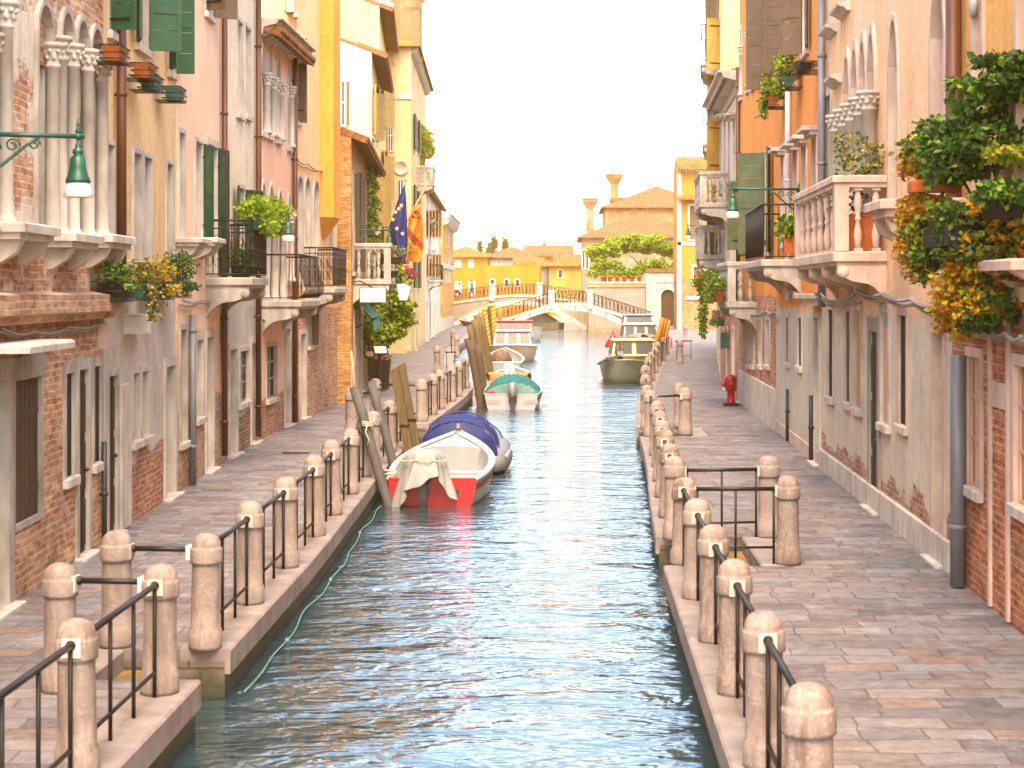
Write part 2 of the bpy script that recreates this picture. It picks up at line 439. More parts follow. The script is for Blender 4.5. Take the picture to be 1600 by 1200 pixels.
    col = N.mix(N.math('MULTIPLY', N.ramp(n3, .52, .70), .7), col, N.mix(1.0, col, (.58, .50, .46), 'MULTIPLY'))
    col = N.mix(N.math('MULTIPLY', N.ramp(n3, .46, .34), .5), col, (.30, .27, .26))
    col = N.mix(N.math('MULTIPLY', br.outputs["Fac"], .45), col, (.06, .04, .034))
    N.l(col, N.bsdf.inputs["Base Color"])
    N.bump(N.math('SUBTRACT', N.math('ADD', N.math('MULTIPLY', n2, .4), N.math('MULTIPLY', rnd, .4)), br.outputs["Fac"]), .012)
    N.l(N.ramp(n2, -1.6, 1.1), N.bsdf.inputs["Roughness"])
    m['paving'] = N.mat
    # quay wall : brick and stone with algae towards the water line
    N = NT("algae_quay_wall"); N.setv(.6, .4)
    tc = N.n("ShaderNodeTexCoord").outputs["Object"]
    sp = N.n("ShaderNodeSeparateXYZ"); N.l(tc, sp.inputs[0])
    cb = N.n("ShaderNodeCombineXYZ"); N.l(N.math('ADD', sp.outputs[0], sp.outputs[1]), cb.inputs[0]); N.l(sp.outputs[2], cb.inputs[1])
    br = N.n("ShaderNodeTexBrick"); br.inputs["Scale"].default_value = 1; br.inputs["Brick Width"].default_value = .9; br.inputs["Row Height"].default_value = .17
    br.inputs["Mortar Size"].default_value = .012
    br.inputs["Color1"].default_value = (.13, .085, .06, 1); br.inputs["Color2"].default_value = (.10, .075, .06, 1); br.inputs["Mortar"].default_value = (.05, .04, .03, 1)
    N.l(cb.outputs[0], br.inputs["Vector"])
    nz = N.noise(tc, 1.6, 7, .65); nz2 = N.noise(tc, 7, 6, .7)
    al = N.math('MULTIPLY', N.math('ADD', N.math('SUBTRACT', -.30, sp.outputs[2]), N.math('MULTIPLY', N.math('SUBTRACT', nz, .40), 1.1)), 5.0, True)
    col = N.mix(al, br.outputs["Color"], N.mix(N.ramp(nz2, .35, .65), (.026, .030, .009), (.05, .045, .012)))
    wet = N.math('MULTIPLY', N.math('SUBTRACT', -.36, sp.outputs[2]), 10.0, True)
    col = N.mix(wet, col, (.008, .009, .006))
    N.l(col, N.bsdf.inputs["Base Color"]); N.bump(N.math('ADD', nz2, N.math('MULTIPLY', br.outputs["Fac"], -1.0)), .02)
    m['quay'] = N.mat
    # mossy steps
    m['moss'] = plain("mossy_stone", (.24, .13, .025), .7, .3, scale=3, bump=.01, col2=(.05, .04, .012))
    # roof tiles: barrel tiles running down the slope
    def tile(name, c1, c2, c3):
        N = NT(name); N.setv(.85, .2)
        tc = N.n("ShaderNodeTexCoord").outputs["Object"]
        sp = N.n("ShaderNodeSeparateXYZ"); N.l(tc, sp.inputs[0])
        br = N.n("ShaderNodeTexBrick"); br.offset = 0.0; br.inputs["Scale"].default_value = 1; br.inputs["Brick Width"].default_value = .21; br.inputs["Row Height"].default_value = .26
        br.inputs["Mortar Size"].default_value = .02; br.inputs["Mortar Smooth"].default_value = .8
        cb = N.n("ShaderNodeCombineXYZ"); N.l(sp.outputs[0], cb.inputs[0]); N.l(N.math('ADD', sp.outputs[1], sp.outputs[2]), cb.inputs[1])
        br.inputs["Color1"].default_value = (*c1, 1); br.inputs["Color2"].default_value = (*c2, 1); br.inputs["Mortar"].default_value = (*c3, 1)
        N.l(cb.outputs[0], br.inputs["Vector"])
        wave = N.math('ABSOLUTE', N.math('SINE', N.math('MULTIPLY', sp.outputs[0], pi / .21)))
        n1 = N.noise(tc, 1.2, 6, .7)
        col = N.mix(N.ramp(n1, .35, .7), br.outputs["Color"], N.mix(1.0, br.outputs["Color"], (.72, .70, .66), 'MULTIPLY'))
        N.l(col, N.bsdf.inputs["Base Color"]); N.bump(wave, .07)
        return N.mat
    m['tile'] = tile("terracotta_roof_tiles", (.24, .085, .033), (.31, .135, .06), (.06, .022, .012))
    m['tile_gold'] = tile("ochre_roof_tiles", (.30, .115, .022), (.36, .17, .04), (.09, .035, .01))
    # water
    N = NT("canal_water"); N.setv(.04, .5)
    N.bsdf.inputs["IOR"].default_value = 2.6
    tc = N.n("ShaderNodeTexCoord").outputs["Object"]
    N.bsdf.inputs["Base Color"].default_value = (.014, .036, .044, 1)
    w1 = N.noise(N.vscale(tc, .66, 1.1, 1), 1.25, 3, .5, .9)
    w2 = N.noise(N.vscale(tc, .8, 1.6, 1, (3, 9, 0)), 5.0, 2, .5, .5)
    w3 = N.noise(N.vscale(tc, .8, 1.2, 1, (3, 1, 0)), .45, 2, .5)
    h = N.math('ADD', N.math('MULTIPLY', w1, 1.0), N.math('MULTIPLY', w2, .24))
    h = N.math('ADD', h, N.math('MULTIPLY', w3, 1.2))
    N.bump(h, .10, 1.0)
    m['water'] = N.mat
    m['land'] = plain("far_ground", (.30, .25, .19), .9, .2, scale=.3)
    # leaves
    def leaf(name, c):
        N = NT(name); N.setv(.55, .3)
        tc = N.n("ShaderNodeTexCoord").outputs["Object"]
        f = N.noise(tc, 3.0, 3, .6)
        col = N.mix(N.ramp(f, .3, .7), c, tuple(x * .6 for x in c))
        N.l(col, N.bsdf.inputs["Base Color"])
        tr = N.n("ShaderNodeBsdfTranslucent"); N.l(col, tr.inputs[0])
        mx = N.n("ShaderNodeMixShader"); mx.inputs[0].default_value = .35
        N.l(N.bsdf.outputs[0], mx.inputs[1]); N.l(tr.outputs[0], mx.inputs[2]); N.l(mx.outputs[0], N.out.inputs[0])
        return N.mat
    for k, c in dict(leaf_dark=(.032, .095, .014), leaf_mid=(.06, .15, .018), leaf_lime=(.24, .36, .02), leaf_bright=(.34, .46, .015),
                     leaf_yellow=(.38, .34, .03), leaf_orange=(.66, .27, .012), leaf_rust=(.46, .16, .012), leaf_brown=(.14, .09, .035),
                     leaf_olive=(.13, .14, .035), flower_pink=(.72, .04, .20), flower_red=(.65, .05, .02), flower_white=(.75, .60, .50),
                     leaf_gold=(.56, .42, .03)).items():
        m[k] = leaf(k.replace("leaf", "foliage"), c)
mk_mats()
# ------------------------------------------------------------------ builders: houses and what belongs to them
def outline(s0, s1, z0, z1, arch=None, n=9):
    """opening outline, counter-clockwise seen from the street, starting at the lower left"""
    if not arch:
        return [(s0, z0), (s1, z0), (s1, z1), (s0, z1)]
    c = (s0 + s1) / 2; r = (s1 - s0) / 2
    rise = min(r * (1.0 if arch == 'round' else 1.75), (z1 - z0) * .5)
    zs = z1 - rise
    pts = [(s0, z0), (s1, z0)]
    for i in range(n):
        t = i / (n - 1)
        if arch == 'round':
            a = pi * t; pts.append((c + r * cos(a), zs + rise * sin(a)))
        else:           # pointed, slightly ogival
            u = abs(2 * t - 1); sg = 1 if t < .5 else -1
            h = (1 - u ** 1.7)
            pts.append((c + sg * r * (u ** .75 if u > 0 else 0), zs + rise * h))
    return pts

class House:
    def __init__(s, P0, P1, H, mat, label, depth=8.0, name="house", cat="house", group=None, roof='gable', tile='tile', over=.45, z0=-.3):
        s.P0 = Vector((P0[0], P0[1])); s.P1 = Vector((P1[0], P1[1]))
        d = s.P1 - s.P0; s.L = d.length; s.d = d / s.L
        s.n = Vector((-s.d.y, s.d.x))           # inward
        s.H = H; s.D = depth; s.mat = mat; s.holes = []; s.z0 = z0
        s.root = empty(name, (P0[0], P0[1], 0), atan2(s.d.y, s.d.x), label, cat, group)
        s.roof_kind = roof; s.tile = tile; s.over = over
    # photo measurement -> position on the wall plane (or a plane `out` metres in front of it)
    def at(s, px, py, out=0.0):
        r = ray(px, py)
        t = (s.n.dot(s.P0) - out) / (s.n.x * r.x + s.n.y * r.y)
        p = Vector((r.x * t, r.y * t))
        return s.d.dot(p - s.P0), CH + r.z * t
    def sz(s, x0, x1, yt, yb):
        a, _ = s.at(x0, yt); b, _ = s.at(x1, yt)
        xm = (x0 + x1) / 2
        _, z1 = s.at(xm, yt); _, z0 = s.at(xm, yb)
        return max(min(a, b), .05), min(max(a, b), s.L - .05), max(z0, .02), z1
    def world(s, x, y, z):
        p = s.P0 + s.d * x + s.n * y
        return Vector((p.x, p.y, z))
    def opening(s, x0, x1, yt, yb, kind='window', arch=None, fw=.12, depth=.22, pane='glass', frame='stone', sill=True, shut=(), smat='shut_green',
                bars=False, casement=True, cas='wood_grey', column=False, proud=.03, tymp=None, curtain=False, hood=False, sill_out=.045, wmin=0.0, label=None):
        s0, s1, z0, z1 = s.sz(x0, x1, yt, yb)
        if s1 - s0 < wmin:
            c = (s0 + s1) / 2; s0, s1 = max(.05, c - wmin / 2), min(s.L - .05, c + wmin / 2)
        if kind == 'door': z0 = .04
        hole = outline(s0, s1, z0, z1, arch)
        s.holes.append(hole)
        ring = outline(s0 - fw, s1 + fw, z0 - (0 if kind == 'door' or sill else fw), z1 + fw, arch)
        n = len(hole); mb = MB()
        # reveal
        mb.add([(p[0], -proud, p[1]) for p in hole] + [(p[0], depth, p[1]) for p in hole],
               [(i, n + i, n + (i + 1) % n, (i + 1) % n) for i in range(n)], 0)
        # surround
        rng = [i for i in range(n) if not (i == 0 and (kind == 'door' or sill))]
        vs = [(p[0], -proud, p[1]) for p in hole] + [(p[0], -proud, p[1]) for p in ring] + [(p[0], .01, p[1]) for p in ring]
        fs = []
        for i in rng:
            j = (i + 1) % n
            fs += [(i, j, n + j, n + i), (n + i, n + j, 2 * n + j, 2 * n + i)]
        if kind == 'door' or sill:
            fs += [(0, n, 2 * n), (1, n + 1, 2 * n + 1)]
        mb.add(vs, fs, 0)
        nm = 'window' if kind == 'window' else 'door'
        wo = mb.build(nm, M(frame), s.root)
        if label: wo["label"] = label
        mp = MB()
        pd = depth - .012
        tri = tessellate_polygon([[Vector((p[0], p[1], 0)) for p in hole]])
        if kind == 'window':
            mp.add([(p[0], pd, p[1]) for p in hole], [tuple(t) for t in tri], 0)
            mp.build('pane', M('curtain' if curtain else pane), wo)
            if casement:
                mc = MB(); t = .045; yy = pd - .03
                mc.box(s0, s0 + t, yy, pd - .004, z0, z1 if not arch else z1 - (s1 - s0) * .5); mc.box(s1 - t, s1, yy, pd - .004, z0, z1 if not arch else z1 - (s1 - s0) * .5)
                mc.box((s0 + s1) / 2 - t * .6, (s0 + s1) / 2 + t * .6, yy - .004, pd - .006, z0, z1 - (.02 if not arch else (s1 - s0) * .15))
                for k in (0.0, .36, .68):
                    zz = z0 + (z1 - z0) * k
                    mc.box(s0 + t, s1 - t, yy + .004, pd - .008, zz, zz + t * .8)
                mc.build('casement', M(cas), wo)
            if bars:
                mc = MB(); k = 0
                for k in range(1, 5):
                    xx = s0 + (s1 - s0) * k / 5; mc.tube([(xx, .05, z0), (xx, .05, z1)], .011, 5)
                for k in range(1, 6):
                    zz = z0 + (z1 - z0) * k / 6; mc.box(s0, s1, .04, .06, zz - .012, zz + .012)
                mc.build('grille', M('iron'), wo)
            if sill:
                ms = MB(); ms.box(s0 - fw, s1 + fw, -proud - sill_out, .02, z0 - .11, z0 - .001, ch=.015); ms.build('sill', M('stone_pale'), wo)
        else:
            mp.add([(p[0], pd, p[1]) for p in hole], [tuple(t) for t in tri], 0)
            # raised panels, a middle stile and a fanlight bar
            c = (s0 + s1) / 2; wd = (s1 - s0)
            hh = (z1 - z0) * (.8 if arch else .97)
            for a, b in ((s0 + .06, c - .03), (c + .03, s1 - .06)):
                for k0, k1 in ((.04, .30), (.35, .62), (.67, .95)):
                    mp.box(a, b, pd - .025, pd - .002, z0 + hh * k0, z0 + hh * k1, ch=0)
            do = mp.build('door_leaf', M(pane), wo)
            md = MB(); md.lathe([(.012, 0), (.028, .02), (.028, .04), (.01, .055)], 8, 0, T(s1 - .1, pd - .02, z0 + 1.0) @ RX(pi / 2)); md.build('door_handle', M('motor'), wo)
            if fw > 0:
                ms = MB(); ms.box(s0 - fw - .02, s1 + fw + .02, -.14, .02, -.02, .038, ch=.01); ms.build('threshold', M('stone_pale'), wo)
        if tymp:
            mt = MB(); zt = z1 - (s1 - s0) * tymp
            tp = [p for p in hole if p[1] >= zt - .01]
            tp = [(s1, zt)] + [p for p in hole[2:] if p[1] > zt] + [(s0, zt)]
            mt.prism(tp, .05, .12); mt.build('tympanum', s.mat, wo)
        if hood:
            mh = MB()
            mh.box(s0 - fw - .08, s1 + fw + .08, -.30, .0, z1 + fw + .02, z1 + fw + .10, ch=.02); mh.box(s0 - fw - .03, s1 + fw + .03, -.16, .0, z1 + fw - .06, z1 + fw + .019); mh.build('hood', M('stone_pale'), wo)
        if column:
            r = .085
            for xx in ((s1 + fw * .45,) if column == 1 else (s0 - fw * .45, s1 + fw * .45)):
                s.colonnette(xx, -.02, z0, z1 - (s1 - s0) * (.55 if arch == 'round' else .9), r, wo)
        for (side, ang) in shut:
            s.shutter(s0, s1, z0, z1, side, ang, smat, wo)
        return wo, (s0, s1, z0, z1)
    def colonnette(s, x, y, z0, z1, r, parent):
        h = z1 - z0; mc = MB(); c = .28
        mc.lathe([(r * 1.45, 0), (r * 1.45, .05), (r * 1.2, .08), (r, .13), (r * .94, h - c), (r * 1.12, h - c + .01), (r * 1.12, h - c + .035), (r * .95, h - c + .05),
                  (r * 1.05, h - c + .10), (r * 1.35, h - c + .17), (r * 1.25, h - .1), (r * 1.6, h - .05), (r * 1.65, h - .049), (r * 1.65, h)], 12, 0, T(x, y, z0))
        # leaf scrolls of the capital
        for k in range(8):
            a = k * pi / 4
            mc.lathe([(.002, -.03), (r * .32, -.015), (r * .32, .015), (.002, .03)], 6, 0, T(x + cos(a) * r * 1.35, y + sin(a) * r * 1.35, z0 + h - .10))
            mc.lathe([(.002, -.03), (r * .28, -.01), (r * .26, .02), (.002, .03)], 6, 0, T(x + cos(a + .39) * r * 1.15, y + sin(a + .39) * r * 1.15, z0 + h - .17))
        return mc.build('colonnette', M('stone_pale'), parent)
    def shutter(s, s0, s1, z0, z1, side, ang, smat, parent, w=None):
        w = w or (s1 - s0) / 2 + .02
        h = z1 - z0; mb = MB()
        nb = max(3, round(h / .30)); bh = h / nb
        for k in range(nb):
            mb.box(.05, w - .05, -.012, .012, k * bh + .004, (k + 1) * bh - .004)
        mb.box(0, .05, -.02, .02, 0, h); mb.box(w - .05, w, -.02, .02, 0, h)
        mb.box(.05, w - .05, -.02, .02, 0, .05); mb.box(.05, w - .05, -.02, .02, h - .05, h)
        mb.box(.05, w - .05, .0, .024, h * .45, h * .45 + .07)
        for hz in (h * .12, h * .85):
            mb.box(-.02, w * .8, -.027, -.019, hz, hz + .035, 1)
        a = radians(ang)
        if side == 'L': m = T(s0, -.05, z0) @ RZ(-a)
        else: m = T(s1, -.05, z0) @ Matrix.Scale(-1, 4, (1, 0, 0)) @ RZ(-a)
        o = MB(); o.add(mb.v, mb.f, 0, False, m); o.m = mb.m
        ob = o.build('shutter', [M(smat), M('iron')], parent)
        return ob
    def box(s, name, x0, x1, y0, y1, z0, z1, mat, ch=0.0, parent=None):
        mb = MB(); mb.box(x0, x1, y0, y1, z0, z1, 0, ch=ch); return mb.build(name, M(mat) if isinstance(mat, str) else mat, parent or s.root)
    def pbox(s, name, xa, xb, yt, yb, out, mat, inn=0.0, ch=0.0):
        s0, s1, z0, z1 = s.sz(xa, xb, yt, yb)
        return s.box(name, s0, s1, -out, inn, z0, z1, mat, ch)
    def pipe(s, px, yt, yb, mat='copper', r=.055, name='drainpipe', hopper=None):
        x, z1 = s.at(px, yt, r + .03); _, z0 = s.at(px, yb, r + .03)
        z0 = max(z0, .02)
        mb = MB(); y = -(r + .03)
        mb.tube([(x, y, z0), (x, y, z1)], r, 10)
        z = z0 + .6
        while z < z1:
            mb.lathe([(r + .004, 0), (r + .014, .01), (r + .014, .05), (r + .004, .06)], 10, 0, T(x, y, z)); mb.box(x - .015, x + .015, y, 0, z + .01, z + .04); z += 1.9
        if hopper: mb.box(x - .14, x + .14, -.26, -.001, hopper, hopper + .26, ch=.03)
        return mb.build(name, M(mat), s.root)
    def balcony(s, s0, s1, z, out, style='iron', rail=.95, slab=.13, smat='stone', bulge=0.0, brackets=2, n_bal=None):
        mb = MB(); mb.box(s0, s1, -out, 0, z - slab, z, ch=.02); mb.box(s0 + .05, s1 - .05, -out + .05, 0, z - slab - .06, z - slab - .001)
        b = mb.build('balcony', M(smat), s.root)
        for k in range(brackets):
            xx = s0 + .12 + (s1 - s0 - .24) * (k / max(1, brackets - 1))
            br = MB(); zz = z - slab - .062
            pts = [(-out + .06, zz)]
            for i in range(9):
                t = i / 8
                pts.append((-out + .06 + (out - .06) * t, zz - .10 - .42 * (t ** 1.6) - .06 * sin(t * pi * 2)))
            pts.append((-.001, zz))
            br.prism([(p[0], p[1]) for p in reversed(pts)], xx - .09, xx + .09, axis='x')
            br.lathe([(.005, -.1), (.075, -.1), (.085, -.085), (.085, .085), (.075, .1), (.005, .1)], 10, 0, T(xx, -out + .14, zz - .09) @ RY(pi / 2))
            br.build('bracket', M(smat), b)
        zt = z + rail
        if style == 'stone':
            mr = MB()
            for (a0, a1, b0, b1) in ((s0, s1, -out + .01, -out + .17), (s0, s0 + .16, -out + .171, -.001), (s1 - .16, s1, -out + .171, -.001)):
                mr.box(a0, a1, b0, b1, zt - .17, zt - .10); mr.box(a0 - .03 if a0 == s0 else a0, a1 + .03 if a1 == s1 else a1, b0 - (.03 if b0 < -out + .1 else 0), b1, zt - .099, zt, ch=.02)
            mr.box(s0 + .0, s0 + .22, -out + .012, -out + .21, z + .001, zt - .171); mr.box(s1 - .22, s1, -out + .012, -out + .21, z + .001, zt - .171)
            mr.build('balustrade', M(smat), b)
            proto = MB(); h = rail - .172
            proto.box(-.06, .06, -.06, .06, .001, .045)
            proto.lathe([(.03, .045), (.045, .06), (.052, h * .18), (.06, h * .26), (.045, h * .36), (.03, h * .47), (.045, h * .49), (.045, h * .53), (.03, h * .55), (.045, h * .64), (.06, h * .74), (.05, h * .84), (.035, h * .95), (.035, h - .04)], 12)
            proto.box(-.06, .06, -.06, .06, h - .04, h)
            n = n_bal or max(2, round((s1 - s0 - .44) / .26)); k0 = None
            spots = [(s0 + .22 + (s1 - s0 - .44) * (k + .5) / n, -out + .09) for k in range(n)]
            m2 = max(1, round((out - .25) / .27))
            for xx in (s0 + .08, s1 - .08): spots += [(xx, -out + .22 + (out - .24) * (k + .5) / m2) for k in range(m2)]
            for (xx, yy) in spots:
                if k0 is None:
                    k0 = proto.build('baluster', M(smat), b); k0.location = (xx, yy, z)
                else:
                    c = k0.copy(); COL.objects.link(c); c.parent = b; c.location = (xx, yy, z)
        else:
            mr = MB()
            y = -out + .04
            path = [(s0 + .03, -.001), (s0 + .03, y), (s1 - .03, y), (s1 - .03, -.001)]
            for hh in (zt, z + .06) + ((zt - .14,) if style == 'scroll' else ()):
                mr.tube([(p[0], p[1], hh) for p in path], .022 if hh == zt else .013, 6)
            segs = [(path[i], path[i + 1]) for i in range(3)]
            for (a, c) in segs:
                L = sqrt((c[0] - a[0]) ** 2 + (c[1] - a[1]) ** 2); n = max(2, round(L / (.19 if bulge else .14)))
                nx, ny = (c[1] - a[1]) / L, -(c[0] - a[0]) / L
                if ny > 0: pass
                for k in range(n + 1):
                    t = k / n; x = a[0] + (c[0] - a[0]) * t; yy = a[1] + (c[1] - a[1]) * t
                    if bulge:
                        ox = 0; oy = 0
                        if a[1] == c[1]: oy = -1
                        elif x < (s0 + s1) / 2: ox = -1
                        else: ox = 1
                        pts = [(x + ox * q, yy + oy * q, z + .06 + (rail - .06) * u) for u, q in ((0, 0), (.08, bulge * .7), (.2, bulge), (.36, bulge * .8), (.55, bulge * .3), (.75, 0), (1, 0))]
                    else: pts = [(x, yy, z + .06), (x, yy, zt)]
                    mr.tube(pts, .010, 5)
                    if style == 'scroll' and k < n:
                        xm = a[0] + (c[0] - a[0]) * (k + .5) / n; ym = a[1] + (c[1] - a[1]) * (k + .5) / n
                        ux, uy = (c[0] - a[0]) / L, (c[1] - a[1]) / L; rr = L / n * .42
                        for zc in (z + rail * .32, z + rail * .62):
                            mr.tube([(xm + ux * rr * cos(q), ym + uy * rr * cos(q), zc + .13 * sin(q)) for q in [i * pi / 5 for i in range(11)]], .007, 4)
            mr.build('railing', M('iron'), b)
        return b
    def cornice(s, z, out=.35, h=.30, modillions=True, mat='stone_pale', s0=0.0, s1=None):
        s1 = s.L if s1 is None else s1
        prof = [(0, z - h), (-.06, z - h), (-.09, z - h * .55), (-out * .75, z - h * .35), (-out * .8, z - h * .12), (-out, z - h * .1), (-out, z), (0, z)]
        mb = MB(); mb.prism([(p[0], p[1]) for p in reversed(prof)], s0 + .004, s1 - .004, axis='x')
        c = mb.build('cornice', M(mat), s.root)
        if modillions:
            n = round((s1 - s0) / .48); m0 = None
            for k in range(n):
                x = s0 + (s1 - s0) * (k + .5) / n
                if m0 is None:
                    md = MB(); md.prism([(-out * .72, z - h * .36), (-out * .72, z - h * .62), (-out * .5, z - h * .9), (-.02, z - h * 1.05), (-.02, z - h * .36)], -.09, .09, axis='x')
                    m0 = md.build('modillion', M(mat), c, (x, 0, 0))
                else:
                    q = m0.copy(); COL.objects.link(q); q.parent = c; q.location = (x, 0, 0)
        return c
    def finish(s, back=True):
        e = .012
        mb = MB()
        outer = [(e, s.z0), (s.L - e, s.z0), (s.L - e, s.H), (e, s.H)]
        loops = [[Vector((p[0], p[1], 0)) for p in outer]] + [[Vector((p[0], p[1], 0)) for p in reversed(h)] for h in s.holes]
        flat = [p for lp in loops for p in lp]
        tris = tessellate_polygon(loops)
        vs = [(p.x, 0, p.y) for p in flat]
        fs = []
        for t in tris:
            a, b, c = (flat[i] for i in t)
            cr = (b.x - a.x) * (c.y - a.y) - (b.y - a.y) * (c.x - a.x)
            if abs(cr) < 1e-9: continue
            fs.append(tuple(t) if cr > 0 else tuple(reversed(t)))
        mb.add(vs, fs, 0)
        L, D, H = s.L, s.D, s.H
        mb.add([(e, 0, s.z0), (e, D, s.z0), (e, D, H), (e, 0, H)], [(0, 3, 2, 1)], 0)
        mb.add([(L - e, 0, s.z0), (L - e, D, s.z0), (L - e, D, H), (L - e, 0, H)], [(0, 1, 2, 3)], 0)
        mb.add([(e, D, s.z0), (L - e, D, s.z0), (L - e, D, H), (e, D, H)], [(0, 3, 2, 1)], 0)
        mb.add([(e, 0, H), (L - e, 0, H), (L - e, D, H), (e, D, H)], [(0, 1, 2, 3)], 0)
        mb.build('wall', s.mat, s.root)
        # room backing so open doorways stay dark
        if s.roof_kind:
            s.roof()
        return s
    def roof(s):
        L, D, H, ov = s.L, s.D, s.H, s.over
        rh = D * .5 * .38; t = .12; mb = MB()
        e0, e1 = .02, L - .02
        zl = H + .01 - ov * .38
        if s.roof_kind == 'gable':
            prof = [(-ov, zl), (D / 2, H + rh + .01), (D + ov, zl), (D + ov, zl + t), (D / 2, H + rh + t + .01), (-ov, zl + t)]
            mb.prism(prof, e0, e1, axis='x')
            # gable infill is the wall colour
            for x in (.03, L - .05):
                mg = MB(); mg.prism([(0.0, H + .001), (D, H + .001), (D / 2, H + rh)], x, x + .02, axis='x'); mg.build('gable', s.mat, s.root)
        else:
            hx = min(L / 2 - .01, D / 2)
            a = [(-ov, -ov), (L + ov, -ov), (L + ov, D + ov), (-ov, D + ov)]
            rz = H + min(D, L) / 2 * .42
            if L >= D: r = [(D / 2, D / 2), (L - D / 2, D / 2)]
            else: r = [(L / 2, L / 2), (L / 2, D - L / 2)]
            for dz in (0, t):
                vs = [(p[0], p[1], zl + dz) for p in a] + [(p[0], p[1], rz + dz) for p in r]
                fs = [(0, 1, 5, 4), (2, 3, 4, 5), (1, 2, 5), (3, 0, 4)] if L >= D else [(0, 1, 4), (1, 2, 5, 4), (2, 3, 5), (3, 0, 4, 5)]
                mb.add(vs, fs if dz else [tuple(reversed(f)) for f in fs])
            vs = [(p[0], p[1], zl) for p in a] + [(p[0], p[1], zl + t) for p in a]
            mb.add(vs, [(i, (i + 1) % 4, 4 + (i + 1) % 4, 4 + i) for i in range(4)])
        ro = mb.build('roof', M(s.tile), s.root)
        # barrel tile ends along the street eave
        if s.roof_kind == 'gable':
            me = MB(); n = int(L / .24)
            for k in range(n):
                x = .12 + (L - .24) * k / max(1, n - 1)
                sl = .38
                pts = [(x, -ov - .03, zl + t + .00), (x, -ov + 1.1, zl + t + .00 + 1.13 * sl)]
                me.tube(pts, .085, 7)
            me.build('eave_tiles', M(s.tile), ro)
        return ro

# ------------------------------------------------------------------ plants
def leafball(mb, c, r, n, size, mats, flat=1.0, hang=0.0, rnd=random):
    """n small bent leaves spread through an uneven blob"""
    for _ in range(n):
        while True:
            p = Vector((rnd.uniform(-1, 1), rnd.uniform(-1, 1), rnd.uniform(-1, 1)))
            if .1 < p.length <= 1: break
        q = p.length ** .4 * (.82 + .3 * sin(3.1 * p.x + 7 * c[0]) * cos(4.3 * p.z + c[1]))
        p = p.normalized() * q
        pos = Vector((c[0] + p.x * r[0], c[1] + p.y * r[1], c[2] + p.z * r[2] * flat))
        leaf1(mb, pos, size * rnd.uniform(.6, 1.35), rnd.choice(mats), hang, rnd)
def leaf1(mb, pos, L, mat, hang=0.0, rnd=random):
    d = Vector((rnd.gauss(0, 1), rnd.gauss(0, 1), rnd.gauss(0, .6) - hang))
    if d.length < .01: d = Vector((1, 0, 0))
    d.normalize()
    a = d.cross(Vector((rnd.gauss(0, 1), rnd.gauss(0, 1), rnd.gauss(0, 1))))
    if a.length < .01: a = d.cross(Vector((0, 0, 1)))
    a.normalize(); nrm = d.cross(a)
    w = L * .36
    mb.add([pos, pos + d * L * .5 + a * w + nrm * L * .08, pos + d * L, pos + d * L * .5 - a * w + nrm * L * .08], [(0, 1, 2), (0, 2, 3)], mat)
def stems(mb, base, tips, r, mat=0):
    for t in tips:
        b = Vector(base); t = Vector(t); m = (b + t) / 2 + Vector((random.uniform(-.1, .1), random.uniform(-.1, .1), .05)) * (t - b).length
        mb.tube([b, m, t], [r, r * .7, r * .35], 5, mat)
